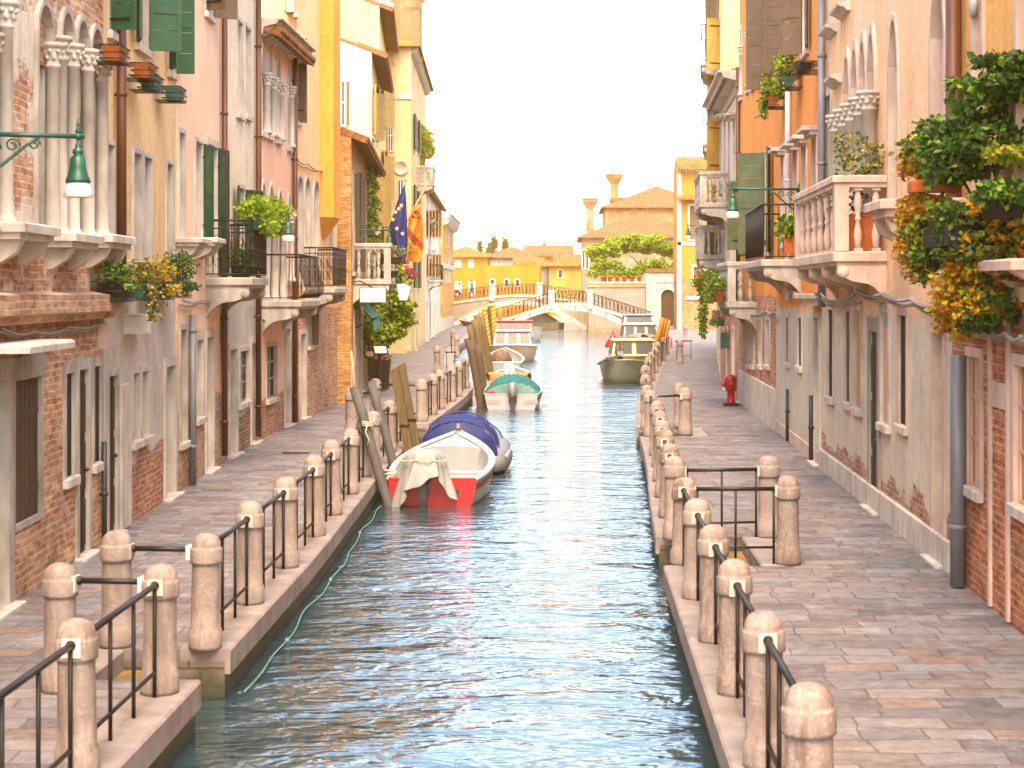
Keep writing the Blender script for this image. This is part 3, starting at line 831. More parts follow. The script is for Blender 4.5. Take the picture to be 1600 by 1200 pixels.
def potted(name, label, cat, loc, rz, size, pot='terracotta', leaves=('leaf_mid', 'leaf_dark'), n=300, ls=.06, bush=None, group=None, trail=0.0, flowers=None, nf=40, basket=False):
    """a trough or pot of plants; size = (length, depth, height) of the trough; bush = (rx, ry, rz) of foliage"""
    r = empty(name, loc, rz, label, cat, group)
    lx, ly, lz = size
    mb = MB(); t = .012; tp = .85
    vs = [(-lx / 2 * tp, -ly / 2 * tp, 0), (lx / 2 * tp, -ly / 2 * tp, 0), (lx / 2 * tp, ly / 2 * tp, 0), (-lx / 2 * tp, ly / 2 * tp, 0),
          (-lx / 2, -ly / 2, lz), (lx / 2, -ly / 2, lz), (lx / 2, ly / 2, lz), (-lx / 2, ly / 2, lz),
          (-lx / 2 + .02, -ly / 2 + .02, lz), (lx / 2 - .02, -ly / 2 + .02, lz), (lx / 2 - .02, ly / 2 - .02, lz), (-lx / 2 + .02, ly / 2 - .02, lz),
          (-lx / 2 + .02, -ly / 2 + .02, lz - .03), (lx / 2 - .02, -ly / 2 + .02, lz - .03), (lx / 2 - .02, ly / 2 - .02, lz - .03), (-lx / 2 + .02, ly / 2 - .02, lz - .03)]
    fs = [(3, 2, 1, 0)]
    for k in range(3):
        for i in range(4):
            j = (i + 1) % 4; fs.append((4 * k + i, 4 * k + j, 4 * k + 4 + j, 4 * k + 4 + i))
    fs.append((12, 13, 14, 15))
    mb.add(vs, fs)
    mb.box(-lx / 2 - .012, lx / 2 + .012, -ly / 2 - .012, -ly / 2 - .001, lz - .03, lz + .004)
    mb.box(-lx / 2 - .012, lx / 2 + .012, ly / 2 + .001, ly / 2 + .012, lz - .03, lz + .004)
    mb.build('trough', M(pot), r)
    if basket:
        mk = MB()
        for zz in (.02, lz * .55, lz + .02):
            mk.tube([(-lx / 2 - .03, -ly / 2 - .03, zz), (lx / 2 + .03, -ly / 2 - .03, zz), (lx / 2 + .03, ly / 2 + .03, zz), (-lx / 2 - .03, ly / 2 + .03, zz), (-lx / 2 - .03, -ly / 2 - .03, zz)], .008, 5)
        k = 0
        while k * .1 <= lx:
            x = -lx / 2 + k * .1; mk.tube([(x, ly / 2 + .2, lz + .02), (x, -ly / 2 - .03, lz + .02), (x, -ly / 2 - .03, -.01), (x, ly / 2 + .2, -.01)], .006, 4); k += 1
        mk.build('basket', M('iron'), r)
    if bush:
        ml = MB(); ids = list(range(len(leaves)))
        nb = max(1, round(lx / (bush[2] * 1.1)))
        for k in range(nb):
            cx = -lx / 2 + lx * (k + .5) / nb
            leafball(ml, (cx + random.uniform(-.04, .04), 0, lz + bush[2] * .65 + random.uniform(-.03, .05)), (bush[0], bush[1], bush[2] * random.uniform(.8, 1.15)), n // nb, ls, ids)
        if trail > 0:
            for _ in range(n // 2):
                x = random.uniform(-lx / 2, lx / 2); leaf1(ml, Vector((x, -ly / 2 - abs(random.gauss(0, .07)), lz - random.random() ** 1.3 * trail)), ls, random.choice(ids), 1.0)
        ml.build('foliage', [M(k) for k in leaves], r)
        if flowers:
            mf = MB()
            for _ in range(nf):
                a = random.uniform(0, 2 * pi); u = random.uniform(.4, 1.0)
                p = Vector((random.uniform(-lx / 2, lx / 2) + bush[0] * .5 * cos(a), bush[1] * u * sin(a), lz + bush[2] * random.uniform(.1, 1.3)))
                for k in range(4): leaf1(mf, p, ls * .8, 0)
            mf.build('flowers', M(flowers), r)
    return r
# ------------------------------------------------------------------ setting: water, quays, paving
WZ = -0.45
mb = MB(); mb.add([(-400, -40, WZ), (400, -40, WZ), (400, 900, WZ), (-400, 900, WZ)], [(0, 1, 2, 3)])
tag(mb.build('water', M('water')), kind='structure')
mb = MB(); mb.add([(-420, -60, -2.2), (420, -60, -2.2), (420, 900, -2.2), (-420, 900, -2.2)], [(0, 1, 2, 3)])
tag(mb.build('canal_bed', M('land')), kind='structure')
mb = MB(); mb.box(-420, 420, 186, 900, -2, -.02)
tag(mb.build('ground', M('land')), kind='structure')

LE = [(-3.0, -6), (-3.03, 14.75), None, (-3.03, 16.0), (-3.06, 22), (-3.2, 27), (-3.34, 32), (-3.38, 40.2), None, (-3.40, 43.2), (-3.28, 48), (-3.16, 54), (-3.2, 60), (-3.9, 68), (-5.2, 80), (-6.4, 100), (-7.2, 138), (-8.0, 187)]
RE = [(1.06, -6), (1.09, 20.85), None, (1.12, 23.3), (1.24, 28), (1.42, 33), (1.55, 39.5), None, (1.56, 41.9), (1.72, 46), (1.96, 52), (2.3, 58), (2.75, 65), (3.5, 76), (4.55, 88), (5.6, 110), (6.4, 138), (6.9, 161.5)]
def pieces(E):
    out = [[]]
    for p in E:
        if p is None: out.append([])
        else: out[-1].append(p)
    return out
RECESS_L, RECESS_R = .95, 1.15
def edge_x(E, y):
    P = [p for p in E if p]
    for a, b in zip(P, P[1:]):
        if a[1] <= y <= b[1]: return a[0] + (b[0] - a[0]) * (y - a[1]) / max(1e-6, b[1] - a[1])
    return P[-1][0]
def quay(E, sg, far, rec, name):
    ps = pieces(E)
    wall = MB(); pave = MB(); kerb = MB()
    def strip(pts, inset):                          # body of one quay piece
        poly = [(p[0] - sg * inset, p[1]) for p in pts]
        poly = poly + [(far, poly[-1][1]), (far, poly[0][1])]
        if sg < 0: poly = poly[::-1]
        return poly
    gaps = []
    for a, b in zip(ps, ps[1:]): gaps.append((a[-1], b[0]))
    for pts in ps:
        q = [(x + sg * .05, y) for x, y in pts]
        wall.prism([(p[0], p[1]) for p in q] + [(far, q[-1][1]), (far, q[0][1])], -2.1, -.10, axis='z')
        pave.prism([(x + sg * .46, y) for x, y in pts] + [(far, pts[-1][1]), (far, pts[0][1])], -.099, 0.0, axis='z')
        # kerb stones, one block after another with small joints
        y = pts[0][1]
        while y < pts[-1][1] - .05:
            y2 = min(y + random.uniform(1.5, 2.3), pts[-1][1])
            if pts[-1][1] - y2 < .5: y2 = pts[-1][1]
            x1, x2 = edge_x(pts, y), edge_x(pts, y2)
            j = .004; dz = random.uniform(0, .006)
            a0, a1 = y + j, y2 - j
            vs = []
            c = .02
            for (inn, z) in ((0, -.22), (0, .004 + dz - c), (c, .004 + dz), (.455, .004 + dz), (.455, -.22)):
                vs += [(x1 + sg * inn, a0, z), (x2 + sg * inn, a1, z)]
            fs = [(2 * i, 2 * i + 1, 2 * i + 3, 2 * i + 2) for i in range(4)] + [(8, 9, 1, 0), (0, 2, 4, 6, 8), (9, 7, 5, 3, 1)]
            kerb.add(vs, fs)
            y = y2
    for (a, b) in gaps:
        xi = a[0] + sg * rec
        wall.prism([(xi + sg * .02, a[1] - .1), (xi + sg * .02, b[1] + .1), (far, b[1] + .1), (far, a[1] - .1)], -2.1, -.11, axis='z')
        pave.prism([(xi + sg * .40, a[1] + .003), (xi + sg * .40, b[1] - .003), (far, b[1] - .003), (far, a[1] + .003)], -.099, -.001, axis='z')
        kerb.box(min(xi, xi + sg * .396), max(xi, xi + sg * .396), a[1] - .0, b[1] + .0, -.20, .006, ch=.02)
        st = MB()
        for k in range(3):
            x0 = xi - sg * .30 * k; x1 = xi - sg * .30 * (k + 1)
            st.box(x0, x1, a[1] + .05, b[1] - .05, -2.0, -.17 - .16 * k, ch=.02)
        tag(st.build('steps', M('moss')), kind='structure')
    tag(wall.build('quay_wall', M('quay')), kind='structure')
    tag(pave.build('pavement', M('paving')), kind='structure')
    tag(kerb.build('kerb', M('kerb')), kind='structure')
quay(LE, -1, -60.0, RECESS_L, 'left')
quay(RE, 1, 60.0, RECESS_R, 'right')

# ------------------------------------------------------------------ bollards and railings
def make_bollard():
    r = empty('bollard', (0, 0, 0))
    mb = MB()
    prof = [(.150, 0), (.153, .03), (.151, .17), (.134, .195), (.131, .40), (.127, .75), (.127, .775), (.146, .782), (.147, .80), (.147, .905), (.142, .918), (.134, .922),
            (.133, .94), (.126, .975), (.110, 1.005), (.085, 1.03), (.05, 1.046), (.012, 1.051)]
    mb.lathe(prof, 20, 0)
    mb.build('shaft', M('bollard'), r)
    return r
B0 = make_bollard()
first = [True]
def bollard(x, y, label, group, sock=()):
    rz = random.uniform(0, 6)
    if first[0]:
        b = B0; b.location = (x, y, .005); b.rotation_euler = (0, 0, rz); tag(b, label, 'bollard', group); first[0] = False
    else:
        b = clone(B0, (x, y, .005), rz, label, group); b["category"] = 'bollard'
    b.rotation_euler = (random.uniform(-.018, .018), random.uniform(-.018, .018), rz); sc = random.uniform(.95, 1.05); b.scale = (sc, sc, random.uniform(.97, 1.02))
    return b
def rail(a, b, label, group, posts=3, low=True, socket=True):
    """iron rail from bollard a to bollard b"""
    a = Vector((a[0], a[1], 0)); b = Vector((b[0], b[1], 0)); d = (b - a); L = d.length; d.normalize()
    r = empty('railing', tuple(a), atan2(d.y, d.x), label, 'railing', group)
    x0, x1 = .115, L - .115
    mb = MB(); mb.tube([(x0, 0, .885), (x1, 0, .885)], .024, 8); mb.lathe([(.002, -.03), (.034, -.02), (.034, .02), (.002, .03)], 8, 0, T(x0 + .04, 0, .885) @ RY(pi / 2)); mb.lathe([(.002, -.03), (.034, -.02), (.034, .02), (.002, .03)], 8, 0, T(x1 - .04, 0, .885) @ RY(pi / 2))
    mb.build('top_rail', M('iron'), r)
    if low:
        mb = MB(); mb.tube([(x0 + .04, 0, .20), (x1 - .04, 0, .20)], .016, 6); mb.build('bottom_rail', M('iron'), r)
    for k in range(posts):
        t = .17 + (L - .34) * (k / (posts - 1)) if posts > 1 else L / 2
        mb = MB(); mb.tube([(t, 0, .0), (t, 0, .87)], .0155, 6); mb.build('baluster', M('iron'), r)
    if socket:
        for xx in (.125, L - .125):
            mb = MB(); s = 1 if xx < 1 else -1
            mb.box(xx - .035, xx + .023, -.062, .062, .80, .925); mb.build('rail_socket', M('stone_pale'), r)
    return r
lb = [(0, 1095), (148, 962), (250, 877), None, (320, 830), (390, 783), (443, 745), (476, 712), (507, 690), (530, 668), (557, 650), (580, 640), (600, 624), (612, 612), None,
      (655, 592), (672, 585), (685, 579), (704, 571), (714, 566), (727, 557)]
def bpos(E, sg, py):
    Y = (CH - 1.05) * F / (py - CY)
    return Vector((edge_x(E, Y) + sg * .235, Y, 0))
def row(lst, E, sg, side, far_run):
    runs = [[]]
    for p in lst:
        if p is None: runs.append([])
        else: runs[-1].append(bpos(E, sg, p[1]))
    # even spacing keeps the measured row regular
    n = 0; g = 0
    for ru in runs:
        for i, p in enumerate(ru):
            n += 1
            bollard(p.x, p.y, f"{ORD[n-1]} stone bollard from the camera along the {side} canal edge", f"bollards along the {side} canal edge")
        for i in range(len(ru) - 1):
            g += 1
            rail(ru[i], ru[i + 1], f"{ORD[g-1]} black iron railing from the camera along the {side} canal edge", f"railings along the {side} canal edge", 4 if (ru[i + 1].y - ru[i].y) > 1.4 else 3, True, ru[i].y < 32)
    return runs
LR = row(lb, LE, -1, 'left', 0)
rb = [(1265, 1070), (1197, 955), (1148, 878), (1114, 823), (1090, 778), (1070, 742), None, (1053, 715), (1045, 693), (1037, 672), (1032, 655), (1028, 640), (1022, 628), (1017, 608), None,
      (1011, 600), (1007, 583), (1006, 570), (1013, 558), (1019, 549), (1025, 541), (1031, 534), (1037, 528), (1043, 522)]
RR = row(rb, RE, 1, 'right', 0)
# inland bollards at the water steps
def inland(E, sg, y, rec, lab, grp):
    p = Vector((edge_x(E, y) + sg * (rec + .22), y, 0)); bollard(p.x, p.y, lab, grp); return p
gi = 'inland bollards beside the water steps'
a = inland(LE, -1, 14.35, RECESS_L - .12, "inland bollard at the near side of the left water steps", gi); b = inland(LE, -1, 16.15, RECESS_L - .12, "inland bollard at the far side of the left water steps", gi)
gr = 'short railings across the water steps'
rail(a, LR[0][-1], "short railing joining near inland bollard to left canal edge", gr, 0, False)
rail(b, LR[1][0], "short railing joining far inland bollard to left canal edge", gr, 0, False)
a = inland(LE, -1, 39.8, RECESS_L + .3, "inland bollard at near side of the second left steps, behind grey poles", gi); b = inland(LE, -1, 44.6, RECESS_L + .3, "inland bollard at far side of the second left steps, behind timber posts", gi)
rail(b, LR[2][0], "short railing behind the two upright timber posts", gr, 0, True)
a = inland(RE, 1, 21.0, RECESS_R + .1, "near inland bollard of the right water steps, mottled brown", gi); b = inland(RE, 1, 23.3, RECESS_R + .1, "far inland bollard of the right water steps, paler pink", gi)
rail(RR[0][-1], a, "railing across near side of the right water steps", gr, 3, True)
rail(RR[1][0], b, "railing across far side of the right water steps", gr, 3, True)
a = inland(RE, 1, 39.8, RECESS_R - .35, "near inland bollard of the second right steps, grey", gi); b = inland(RE, 1, 42.0, RECESS_R - .35, "far inland bollard of the second right steps, half hidden", gi)
rail(RR[1][-1], a, "short railing at near side of the second right steps", gr, 0, False)
gf = 'single bollards on the far pavements'
for (px, py, lab) in ((683, 540, "tall pale bollard standing alone on the far left pavement"), (707, 513, "pale bollard near the orange brick corner house"), (714, 523, "bollard beside the brown mooring posts on the far left"),
                      (1063, 531, "pale single bollard on the far right pavement"), (1071, 508, "farthest single bollard on the right, near the dark garden door")):
    Y = (CH - 1.05) * F / (py - CY); p = at(px, py, Y); bollard(p.x, p.y, lab, gf)
p = at(1052, 524, 83); 
rail((p.x, 83, 0), (p.x + 1.0, 83.4, 0), "dark railing near the red cloth on the far right quay", gr, 2, True, False)
p1 = at(683, 545, 68); rail((p1.x + .2, 68, 0), (edge_x(LE, 68) - .3, 68.2, 0), "railing beside the tall pale bollard on the far left", gr, 2, False, False)
p2 = at(710, 517, 92); rail((p2.x, 92, 0), (edge_x(LE, 92) - .3, 92.2, 0), "railing near the striped poles on the far left", gr, 2, False, False)

# iron drain grating set in the paving
q = onz(463, 708, 0); r = empty('drain_grating', (q.x, q.y, 0), 0, "small dark drain grating in the left pavement near the pink house", 'drain')
mb = MB(); mb.box(-.26, .26, -.15, .15, .001, .008); mb.build('frame', M('iron'), r)
for k in range(6):
    mb = MB(); mb.box(-.22 + k * .08, -.18 + k * .08, -.12, .12, .0085, .013); mb.build('bar', M('iron'), r)
# ------------------------------------------------------------------ left row of houses (near to far)
GH = 'houses along the left side of the canal'
WHITEW = (.60, .50, .40)
# 1: brick house with tall blind arches
h = House((-5.05, 6.0), (-5.93, 22.8), 10.5, facade("whitewashed_brick_facade", (.74, .64, .51), (.66, .56, .44), brick_h=3.05, patch=.555, b1=(.48, .18, .06), b2=(.60, .38, .22), mortar=(.60, .50, .38), seed=1.0, amp=.10),
          "tall weathered brick house with white blind arches, nearest on the left", group=GH)
h1 = h
# lower wall proper is bare brick
h.opening(20, 62, 592, 812, fw=.06, depth=.08, pane='wood_dark', casement=False, frame='stone', sill=False)
s0, s1, z0, z1 = h.sz(20, 62, 592, 812)
mb = MB(); n = 6
for k in range(n):
    a = s0 + (s1 - s0) * k / n; mb.box(a + .01, a + (s1 - s0) / n - .01, .02, .05, z0, z1)
mb.box(s0, s1, .015, .055, z0 + .25, z0 + .33); mb.box(s0, s1, .015, .055, z1 - .4, z1 - .32)
mb.build('boarded_shutter', M('wood'), h.root)
h.pbox('lintel', 16, 64, 556, 590, .05, 'wood_grey', .02)
x0, z = h.at(14, 548, .3); x1, _ = h.at(88, 548, .3)
h.box('door_canopy', min(x0, x1) , max(x0, x1), -.5, 0, z - .03, z + .06, 'stone_pale', ch=.03)
h.opening(-60, 10, 600, 940, kind='door', fw=.22, pane='wood_dark')
h.opening(102, 114, 583, 745, fw=.13, depth=.03, proud=.02, bars=False, pane='dark', casement=False)
h.opening(121, 136, 577, 855, kind='door', fw=.13, pane='wood_dark', depth=.04)
h.opening(146, 157, 572, 722, fw=.12, depth=.03, proud=.02, pane='dark', casement=False)
for (xa, xb, yt, yb, col, ty) in ((55, 78, 8, 372, 1, .95), (92, 110, 20, 372, 2, .95), (117, 133, 32, 372, 1, 1.0), (139, 156, 45, 372, 1, .95), (-70, -20, -60, 360, 1, .95), (-10, 3, -30, 352, 1, .9)):
    h.opening(xa, xb, yt, yb, arch='round', fw=.07, depth=.22, tymp=ty, column=col, sill=False, proud=.05)
for (px, yb) in ((92, 372), (12, 358), (150, 374)):
    x, z = h.at(px, yb, 0)
    sb = MB(); sb.box(x - .75, x + .75, -.36, 0, z - .05, z + .05, ch=.02); sb.box(x - .70, x + .70, -.30, 0, z - .12, z - .051)
    for dx in (-.5, .5):
        sb.prism([(-.28, z - .121), (-.22, z - .25), (-.05, z - .36), (-.001, z - .36), (-.001, z - .121)], x + dx - .08, x + dx + .08, axis='x')
    sb.build('window_ledge', M('stone_pale'), h.root)
br = facade("bare_brick_band", (.55, .42, .3), brick_h=50, b1=(.50, .22, .10), b2=(.58, .38, .24), mortar=(.58, .48, .36), seed=3.3)
mb = MB(); mb.prism([(0, 2.86), (-.10, 2.86), (-.14, 2.94), (-.23, 2.96), (-.23, 3.16), (0, 3.20)][::-1], .02, h.L + .12, axis='x'); mb.build('string_course', br, h.root)
x, z = h.at(160, 520, .03); h.box('wall_box', x - .12, x + .02, -.14, 0, z - .2, z + .12, 'stone_pink')
h.pipe(163, 690, 850, 'pipe_black', .035)
h.finish()

# 2: ochre house with green shutters
h = House((-5.955, 22.85), (-6.22, 28.3), 11.0, facade("ochre_facade", (.76, .53, .28), (.68, .45, .22), lower=(.58, .53, .46), lower_h=3.35, brick_h=.95, amp=.55, b1=(.45, .13, .05), b2=(.50, .23, .12), grime=.5, seed=5.0),
          "narrow ochre house with bright green shutters and orange flower boxes", group=GH)
h2 = h
h.opening(168, 181, 587, 845, kind='door', fw=.10, pane='wood_dark', depth=.04)
h.opening(206, 216, 583, 688, fw=.10, depth=.22, frame='stone_pale'); h.opening(220, 231, 580, 682, fw=.10, depth=.22, frame='stone_pale')
h.opening(258, 272, 572, 772, kind='door', fw=.14, pane='wood_grey', frame='stone_pale', depth=.25)
for (xa, xb, yt, yb) in ((164, 176, 226, 425), (207, 219, 240, 428), (223, 235, 246, 430), (259, 268, 256, 432)):
    h.opening(xa, xb, yt, yb, fw=.07, depth=.24, sill=False, frame='stone_pale', pane='glass')
h.opening(169, 184, -70, 52, fw=.07, sill=True, shut=(('L', 105),), smat='shut_green')
h.opening(211, 229, -60, 72, fw=.07, sill=True, shut=(('R', 112), ('L', 165)), smat='shut_green', pane='dark')
h.opening(262, 271, -50, 112, fw=.06, sill=True, shut=(('R', 95), ('L', 150)), smat='shut_green')
h.pipe(190, -30, 448, 'copper', .065)
h.pbox('pilaster', 184, 199, 600, 838, .06, 'stone_pale')
x0, z = h.at(168, 422, 0); x1, z2 = h.at(275, 440, 0)
mb = MB(); k = 0; n = 7
for k in range(n): mb.box(.1 + (h.L - .15) * k / n + .01, .1 + (h.L - .15) * (k + 1) / n - .01, -.035, .01, 3.34, 3.62, ch=.01)
mb.build('stone_band', M('stone_pale'), h.root)
s0, s1, z0, z1 = h.sz(193, 211, 491, 521)
mb = MB(); mb.box(s0, s1, -.22, 0, z0, z1, ch=.015); mb.build('meter_box', M('beige'), h.root)
h.finish()
gpl = 'troughs of plants on the ochre house'
def on_wall(h, px, py, out): 
    x, z = h.at(px, py, out); p = h.world(x, -out, z); return p, h.root.rotation_euler.z
for (px, py, pot, lv, lab, n, bush, tr) in ((182, 470, 'planter_dark', ('leaf_mid', 'leaf_dark', 'leaf_bright'), "dark trough with bright green low plant, leftmost of the row", 420, (.36, .16, .16), .05),
        (219, 468, 'planter_green', ('leaf_olive', 'leaf_brown', 'leaf_gold', 'leaf_olive'), "green trough with yellowish drooping plant, second of the row", 700, (.42, .2, .2), .5),
        (250, 467, 'planter_dark', ('leaf_gold', 'leaf_yellow', 'leaf_olive', 'leaf_orange'), "trough with golden yellow plant, third of the row", 620, (.40, .2, .2), .15),
        (278, 464, 'planter_green', ('leaf_dark', 'leaf_mid', 'leaf_dark'), "green trough with round dark bush, rightmost of the row", 800, (.36, .26, .30), .1)):
    p, rz = on_wall(h, px, py, .26); potted('planted_trough', lab + " on ochre house", 'planter', p, rz, (.78, .24, .22), pot, lv, n, .055, bush, gpl, tr, basket=True)
gb = 'flower boxes under the green shuttered windows'
for (px, py, pot, lab) in ((180, 98, 'terracotta', "orange plastic flower box in wire basket, highest and leftmost"), (226, 124, 'terracotta', "orange flower box in wire basket beside second window"),
                           (236, 142, 'planter_green', "green flower box hanging just below the orange one"), (273, 158, 'planter_green', "small wire basket box below the last shutter")):
    p, rz = on_wall(h, px, py, .26); potted('flower_box', lab, 'flower box', p, rz, (.55, .2, .17), pot, basket=True, group=gb)

# 3: salmon house
h = House((-6.225, 28.35), (-6.50, 33.8), 11.5, facade("salmon_facade", (.88, .62, .43), (.84, .56, .37), lower=(.80, .50, .31), lower_h=2.6, brick_h=1.35, amp=.35, b1=(.44, .22, .12), b2=(.55, .36, .23), grime=.25, seed=8.0),
          "salmon pink house with dark green shutters and iron balcony", group=GH)
h3 = h
h.opening(281, 290, 515, 690, fw=.10, depth=.25)
h.pipe(301, 492, 778, 'pipe_grey', .06)
h.opening(306, 316, 531, 652, fw=.10, depth=.25, frame='stone_pale', pane='curtain'); h.opening(322, 332, 527, 735, kind='door', fw=.13, pane='wood_pink', frame='stone_pale', depth=.25)
h.opening(345, 350, 492, 580, fw=.06, depth=.15, bars=True)
h.opening(278.5, 287, 208, 370, fw=.07, depth=.25, sill=False, frame='stone_pale')
h.opening(304, 315, 222, 370, fw=.06, depth=.2, frame='stone_pale', shut=(('R', 168), ), smat='shut_green', sill=False, pane='dark')
h.opening(324, 338, 228, 430, fw=.12, depth=.2, frame='stone_pale', shut=(('R', 170), ), smat='shut_dkgreen', sill=False, pane='dark')
h.opening(320, 331, -70, 22, fw=.07, shut=(('L', 125), ('R', 120)), smat='shut_brown')
for px in (282, 308):
    x, z = h.at(px, 374, 0); sb = MB()
    sb.box(x - .5, x + .5, -.42, 0, z - .06, z + .02, ch=.02); sb.box(x - .46, x + .46, -.36, 0, z - .12, z - .061)
    sb.prism([(-.33, z - .121), (-.26, z - .24), (-.05, z - .33), (-.001, z - .33), (-.001, z - .121)], x + .2, x + .4, axis='x'); sb.prism([(-.33, z - .121), (-.26, z - .24), (-.05, z - .33), (-.001, z - .33), (-.001, z - .121)], x - .4, x - .2, axis='x')
    sb.build('window_ledge', M('stone_pale'), h.root)
s0, _ = h.at(322, 430, 0); s1, _ = h.at(347, 430, 0); _, zb = h.at(330, 432, .4)
h.balcony(s0 - .1, min(s1 + .35, h.L - .02), zb, .82, 'scroll', 1.0)
hz3 = zb; bs0, bs1 = s0 - .1, min(s1 + .35, h.L - .02)
h.pipe(351, -30, 712, 'copper', .055)
h.finish()
p = h.world((bs0 + bs1) / 2 - .15, -.80, hz3 + .86); potted('planted_trough', "green trough of lime green leaves on the salmon house balcony rail", 'planter', p, h.root.rotation_euler.z, (1.5, .22, .2), 'planter_green', ('leaf_bright', 'leaf_lime', 'leaf_lime'), 1500, .085, (.36, .32, .24), None, .25)
p = h.world(bs1 + .1, -.72, hz3 + .85); potted('planted_trough', "overflowing lime green plant at the far corner of the balcony rail", 'planter', p, h.root.rotation_euler.z + 1.4, (.7, .22, .2), 'planter_green', ('leaf_bright', 'leaf_lime'), 900, .085, (.42, .36, .28), None, .2)
p = h.world((bs0 + bs1) / 2 - .3, -.5, hz3 + .0); potted('planted_trough', "dark trough with low green plant on salmon balcony floor", 'planter', p, h.root.rotation_euler.z, (.9, .25, .22), 'planter_dark', ('leaf_dark', 'leaf_mid'), 400, .06, (.3, .2, .2), None, .1)

# 4: cream house
h = House((-6.505, 33.85), (-6.68, 38.6), 11.0, facade("cream_facade", (.78, .68, .51), (.70, .59, .43), lower=(.60, .55, .47), lower_h=3.0, brick_h=.75, amp=.2, b1=(.30, .10, .07), b2=(.36, .17, .12), grime=.4, seed=12.0),
          "cream plaster house with stone window posts and dark green shutters", group=GH)
h.opening(358, 369, 546, 712, kind='door', fw=.12, pane='wood_grey', frame='stone_pale', depth=.3)
h.opening(374, 388, 548, 628, fw=.10, depth=.08, frame='stone_pale', bars=True); h.opening(392.5, 400, 536, 690, kind='door', fw=.12, pane='wood_grey', frame='stone_pale', depth=.25)
h.opening(369, 381, 294, 428, fw=.08, depth=.2, frame='stone_pale', shut=(('R', 150), ('L', 172)), smat='shut_dkgreen')
h.opening(370, 378, 34, 178, fw=.08, depth=.25, frame='stone_pale', sill=True); h.opening(382, 390, 44, 180, fw=.08, depth=.25, frame='stone_pale', sill=True)
h.pipe(404, -30, 682, 'copper', .06)
h.finish()

# 5: pink house with pointed arches and heavy cornice
h = House((-6.685, 38.65), (-6.70, 43.9), 8.85, facade("rose_facade", (.78, .46, .31), (.82, .55, .42), brick_h=.85, amp=.3, b1=(.44, .17, .09), b2=(.48, .24, .15), grime=.35, seed=15.0),
          "rose pink house with pointed arched windows and heavy bracketed cornice", group=GH)
h5 = h
for (xa, xb, yt, yb, c) in ((407, 415, 68, 207, 1), (418, 425, 80, 212, 1), (430.5, 437, 92, 218, 2), (449, 453, 110, 230, 1)):
    h.opening(xa, xb, yt, yb, arch='ogee', fw=.09, depth=.3, frame='stone_pale', column=c, sill=True)
for (xa, xb, yt, yb, c) in ((407, 415, 287, 470, 1), (418.5, 427, 290, 470, 1), (433, 440, 300, 470, 1), (449, 453, 307, 440, 1)):
    h.opening(xa, xb, yt, yb, arch='ogee', fw=.09, depth=.3, frame='stone_pale', column=c, sill=False)
h.opening(416, 431, 541, 622, fw=.09, depth=.07, pane='dark', frame='stone'); h.opening(445, 453, 514, 668, kind='door', fw=.12, frame='stone_pale', pane='wood_grey', depth=.22); h.opening(457, 461, 510, 612, fw=.06, frame='stone_pale', depth=.2)
s0, _ = h.at(411, 475, 0); s1, _ = h.at(443, 475, 0); _, zb = h.at(430, 470, .4)
h.balcony(max(.05, s0 - .2), s1, zb, .85, 'iron', 1.0, bulge=.14)
h.cornice(9.1, .5, .34)
h.pipe(461, 80, 660, 'copper', .065)
h.finish()

# 6: peach house
h = House((-6.705, 43.95), (-6.56, 50.6), 14.5, facade("peach_facade", (.88, .60, .33), (.84, .52, .25), lower=(.78, .42, .20), lower_h=3.3, brick_h=2.75, amp=.25, b1=(.44, .20, .11), b2=(.54, .34, .24), mortar=(.56, .44, .34), grime=.25, seed=19.0),
          "tall peach orange house with taupe shutters and hanging chimney flue", group=GH)
h6 = h
h.opening(463, 467.5, 62, 190, fw=.05, shut=(('R', 150), ('L', 100)), smat='shut_brown'); h.opening(440, 452, -60, 8, fw=.06)
for (xa, xb, yt, yb, c) in ((464, 472, 276, 440, 0), (476, 483, 279, 440, 0), (489.5, 497.5, 284, 440, 0)):
    h.opening(xa, xb, yt, yb, arch='round', fw=.09, depth=.25, frame='stone_pale', sill=False, pane='curtain')
h.opening(469, 477, 522, 658, kind='door', fw=.12, frame='stone_pale', pane='wood_grey', depth=.22)
h.opening(481, 486, 487, 540, fw=.05, depth=.1, shut=(('R', 160),), smat='shut_brown')
h.opening(515, 519, 350, 410, fw=.06, frame='stone_pale')
s0, _ = h.at(499, 300, 0); s1, _ = h.at(510, 300, 0); _, zf = h.at(505, 336, .3); _, zt = h.at(505, 372, .2)
fl = MB(); fl.box(s0, s1, -.38, .0, zf, 14.4)
c = (s0 + s1) / 2
fl.add([(s0, -.38, zf), (s1, -.38, zf), (s1, 0, zf), (s0, 0, zf), (c - .06, -.05, zt), (c + .06, -.05, zt), (c + .06, 0, zt), (c - .06, 0, zt)], [(4, 5, 1, 0), (5, 6, 2, 1), (7, 4, 0, 3)])
fl.build('chimney_flue', facade("flue_plaster", (.78, .35, .07), (.72, .30, .05), grime=.25, seed=4.0), h.root)
s0, _ = h.at(474, 448, 0); s1, _ = h.at(497, 448, 0); _, zb = h.at(486, 449, .4)
h.balcony(s0, s1, zb, .78, 'scroll', 1.0)
h.finish()

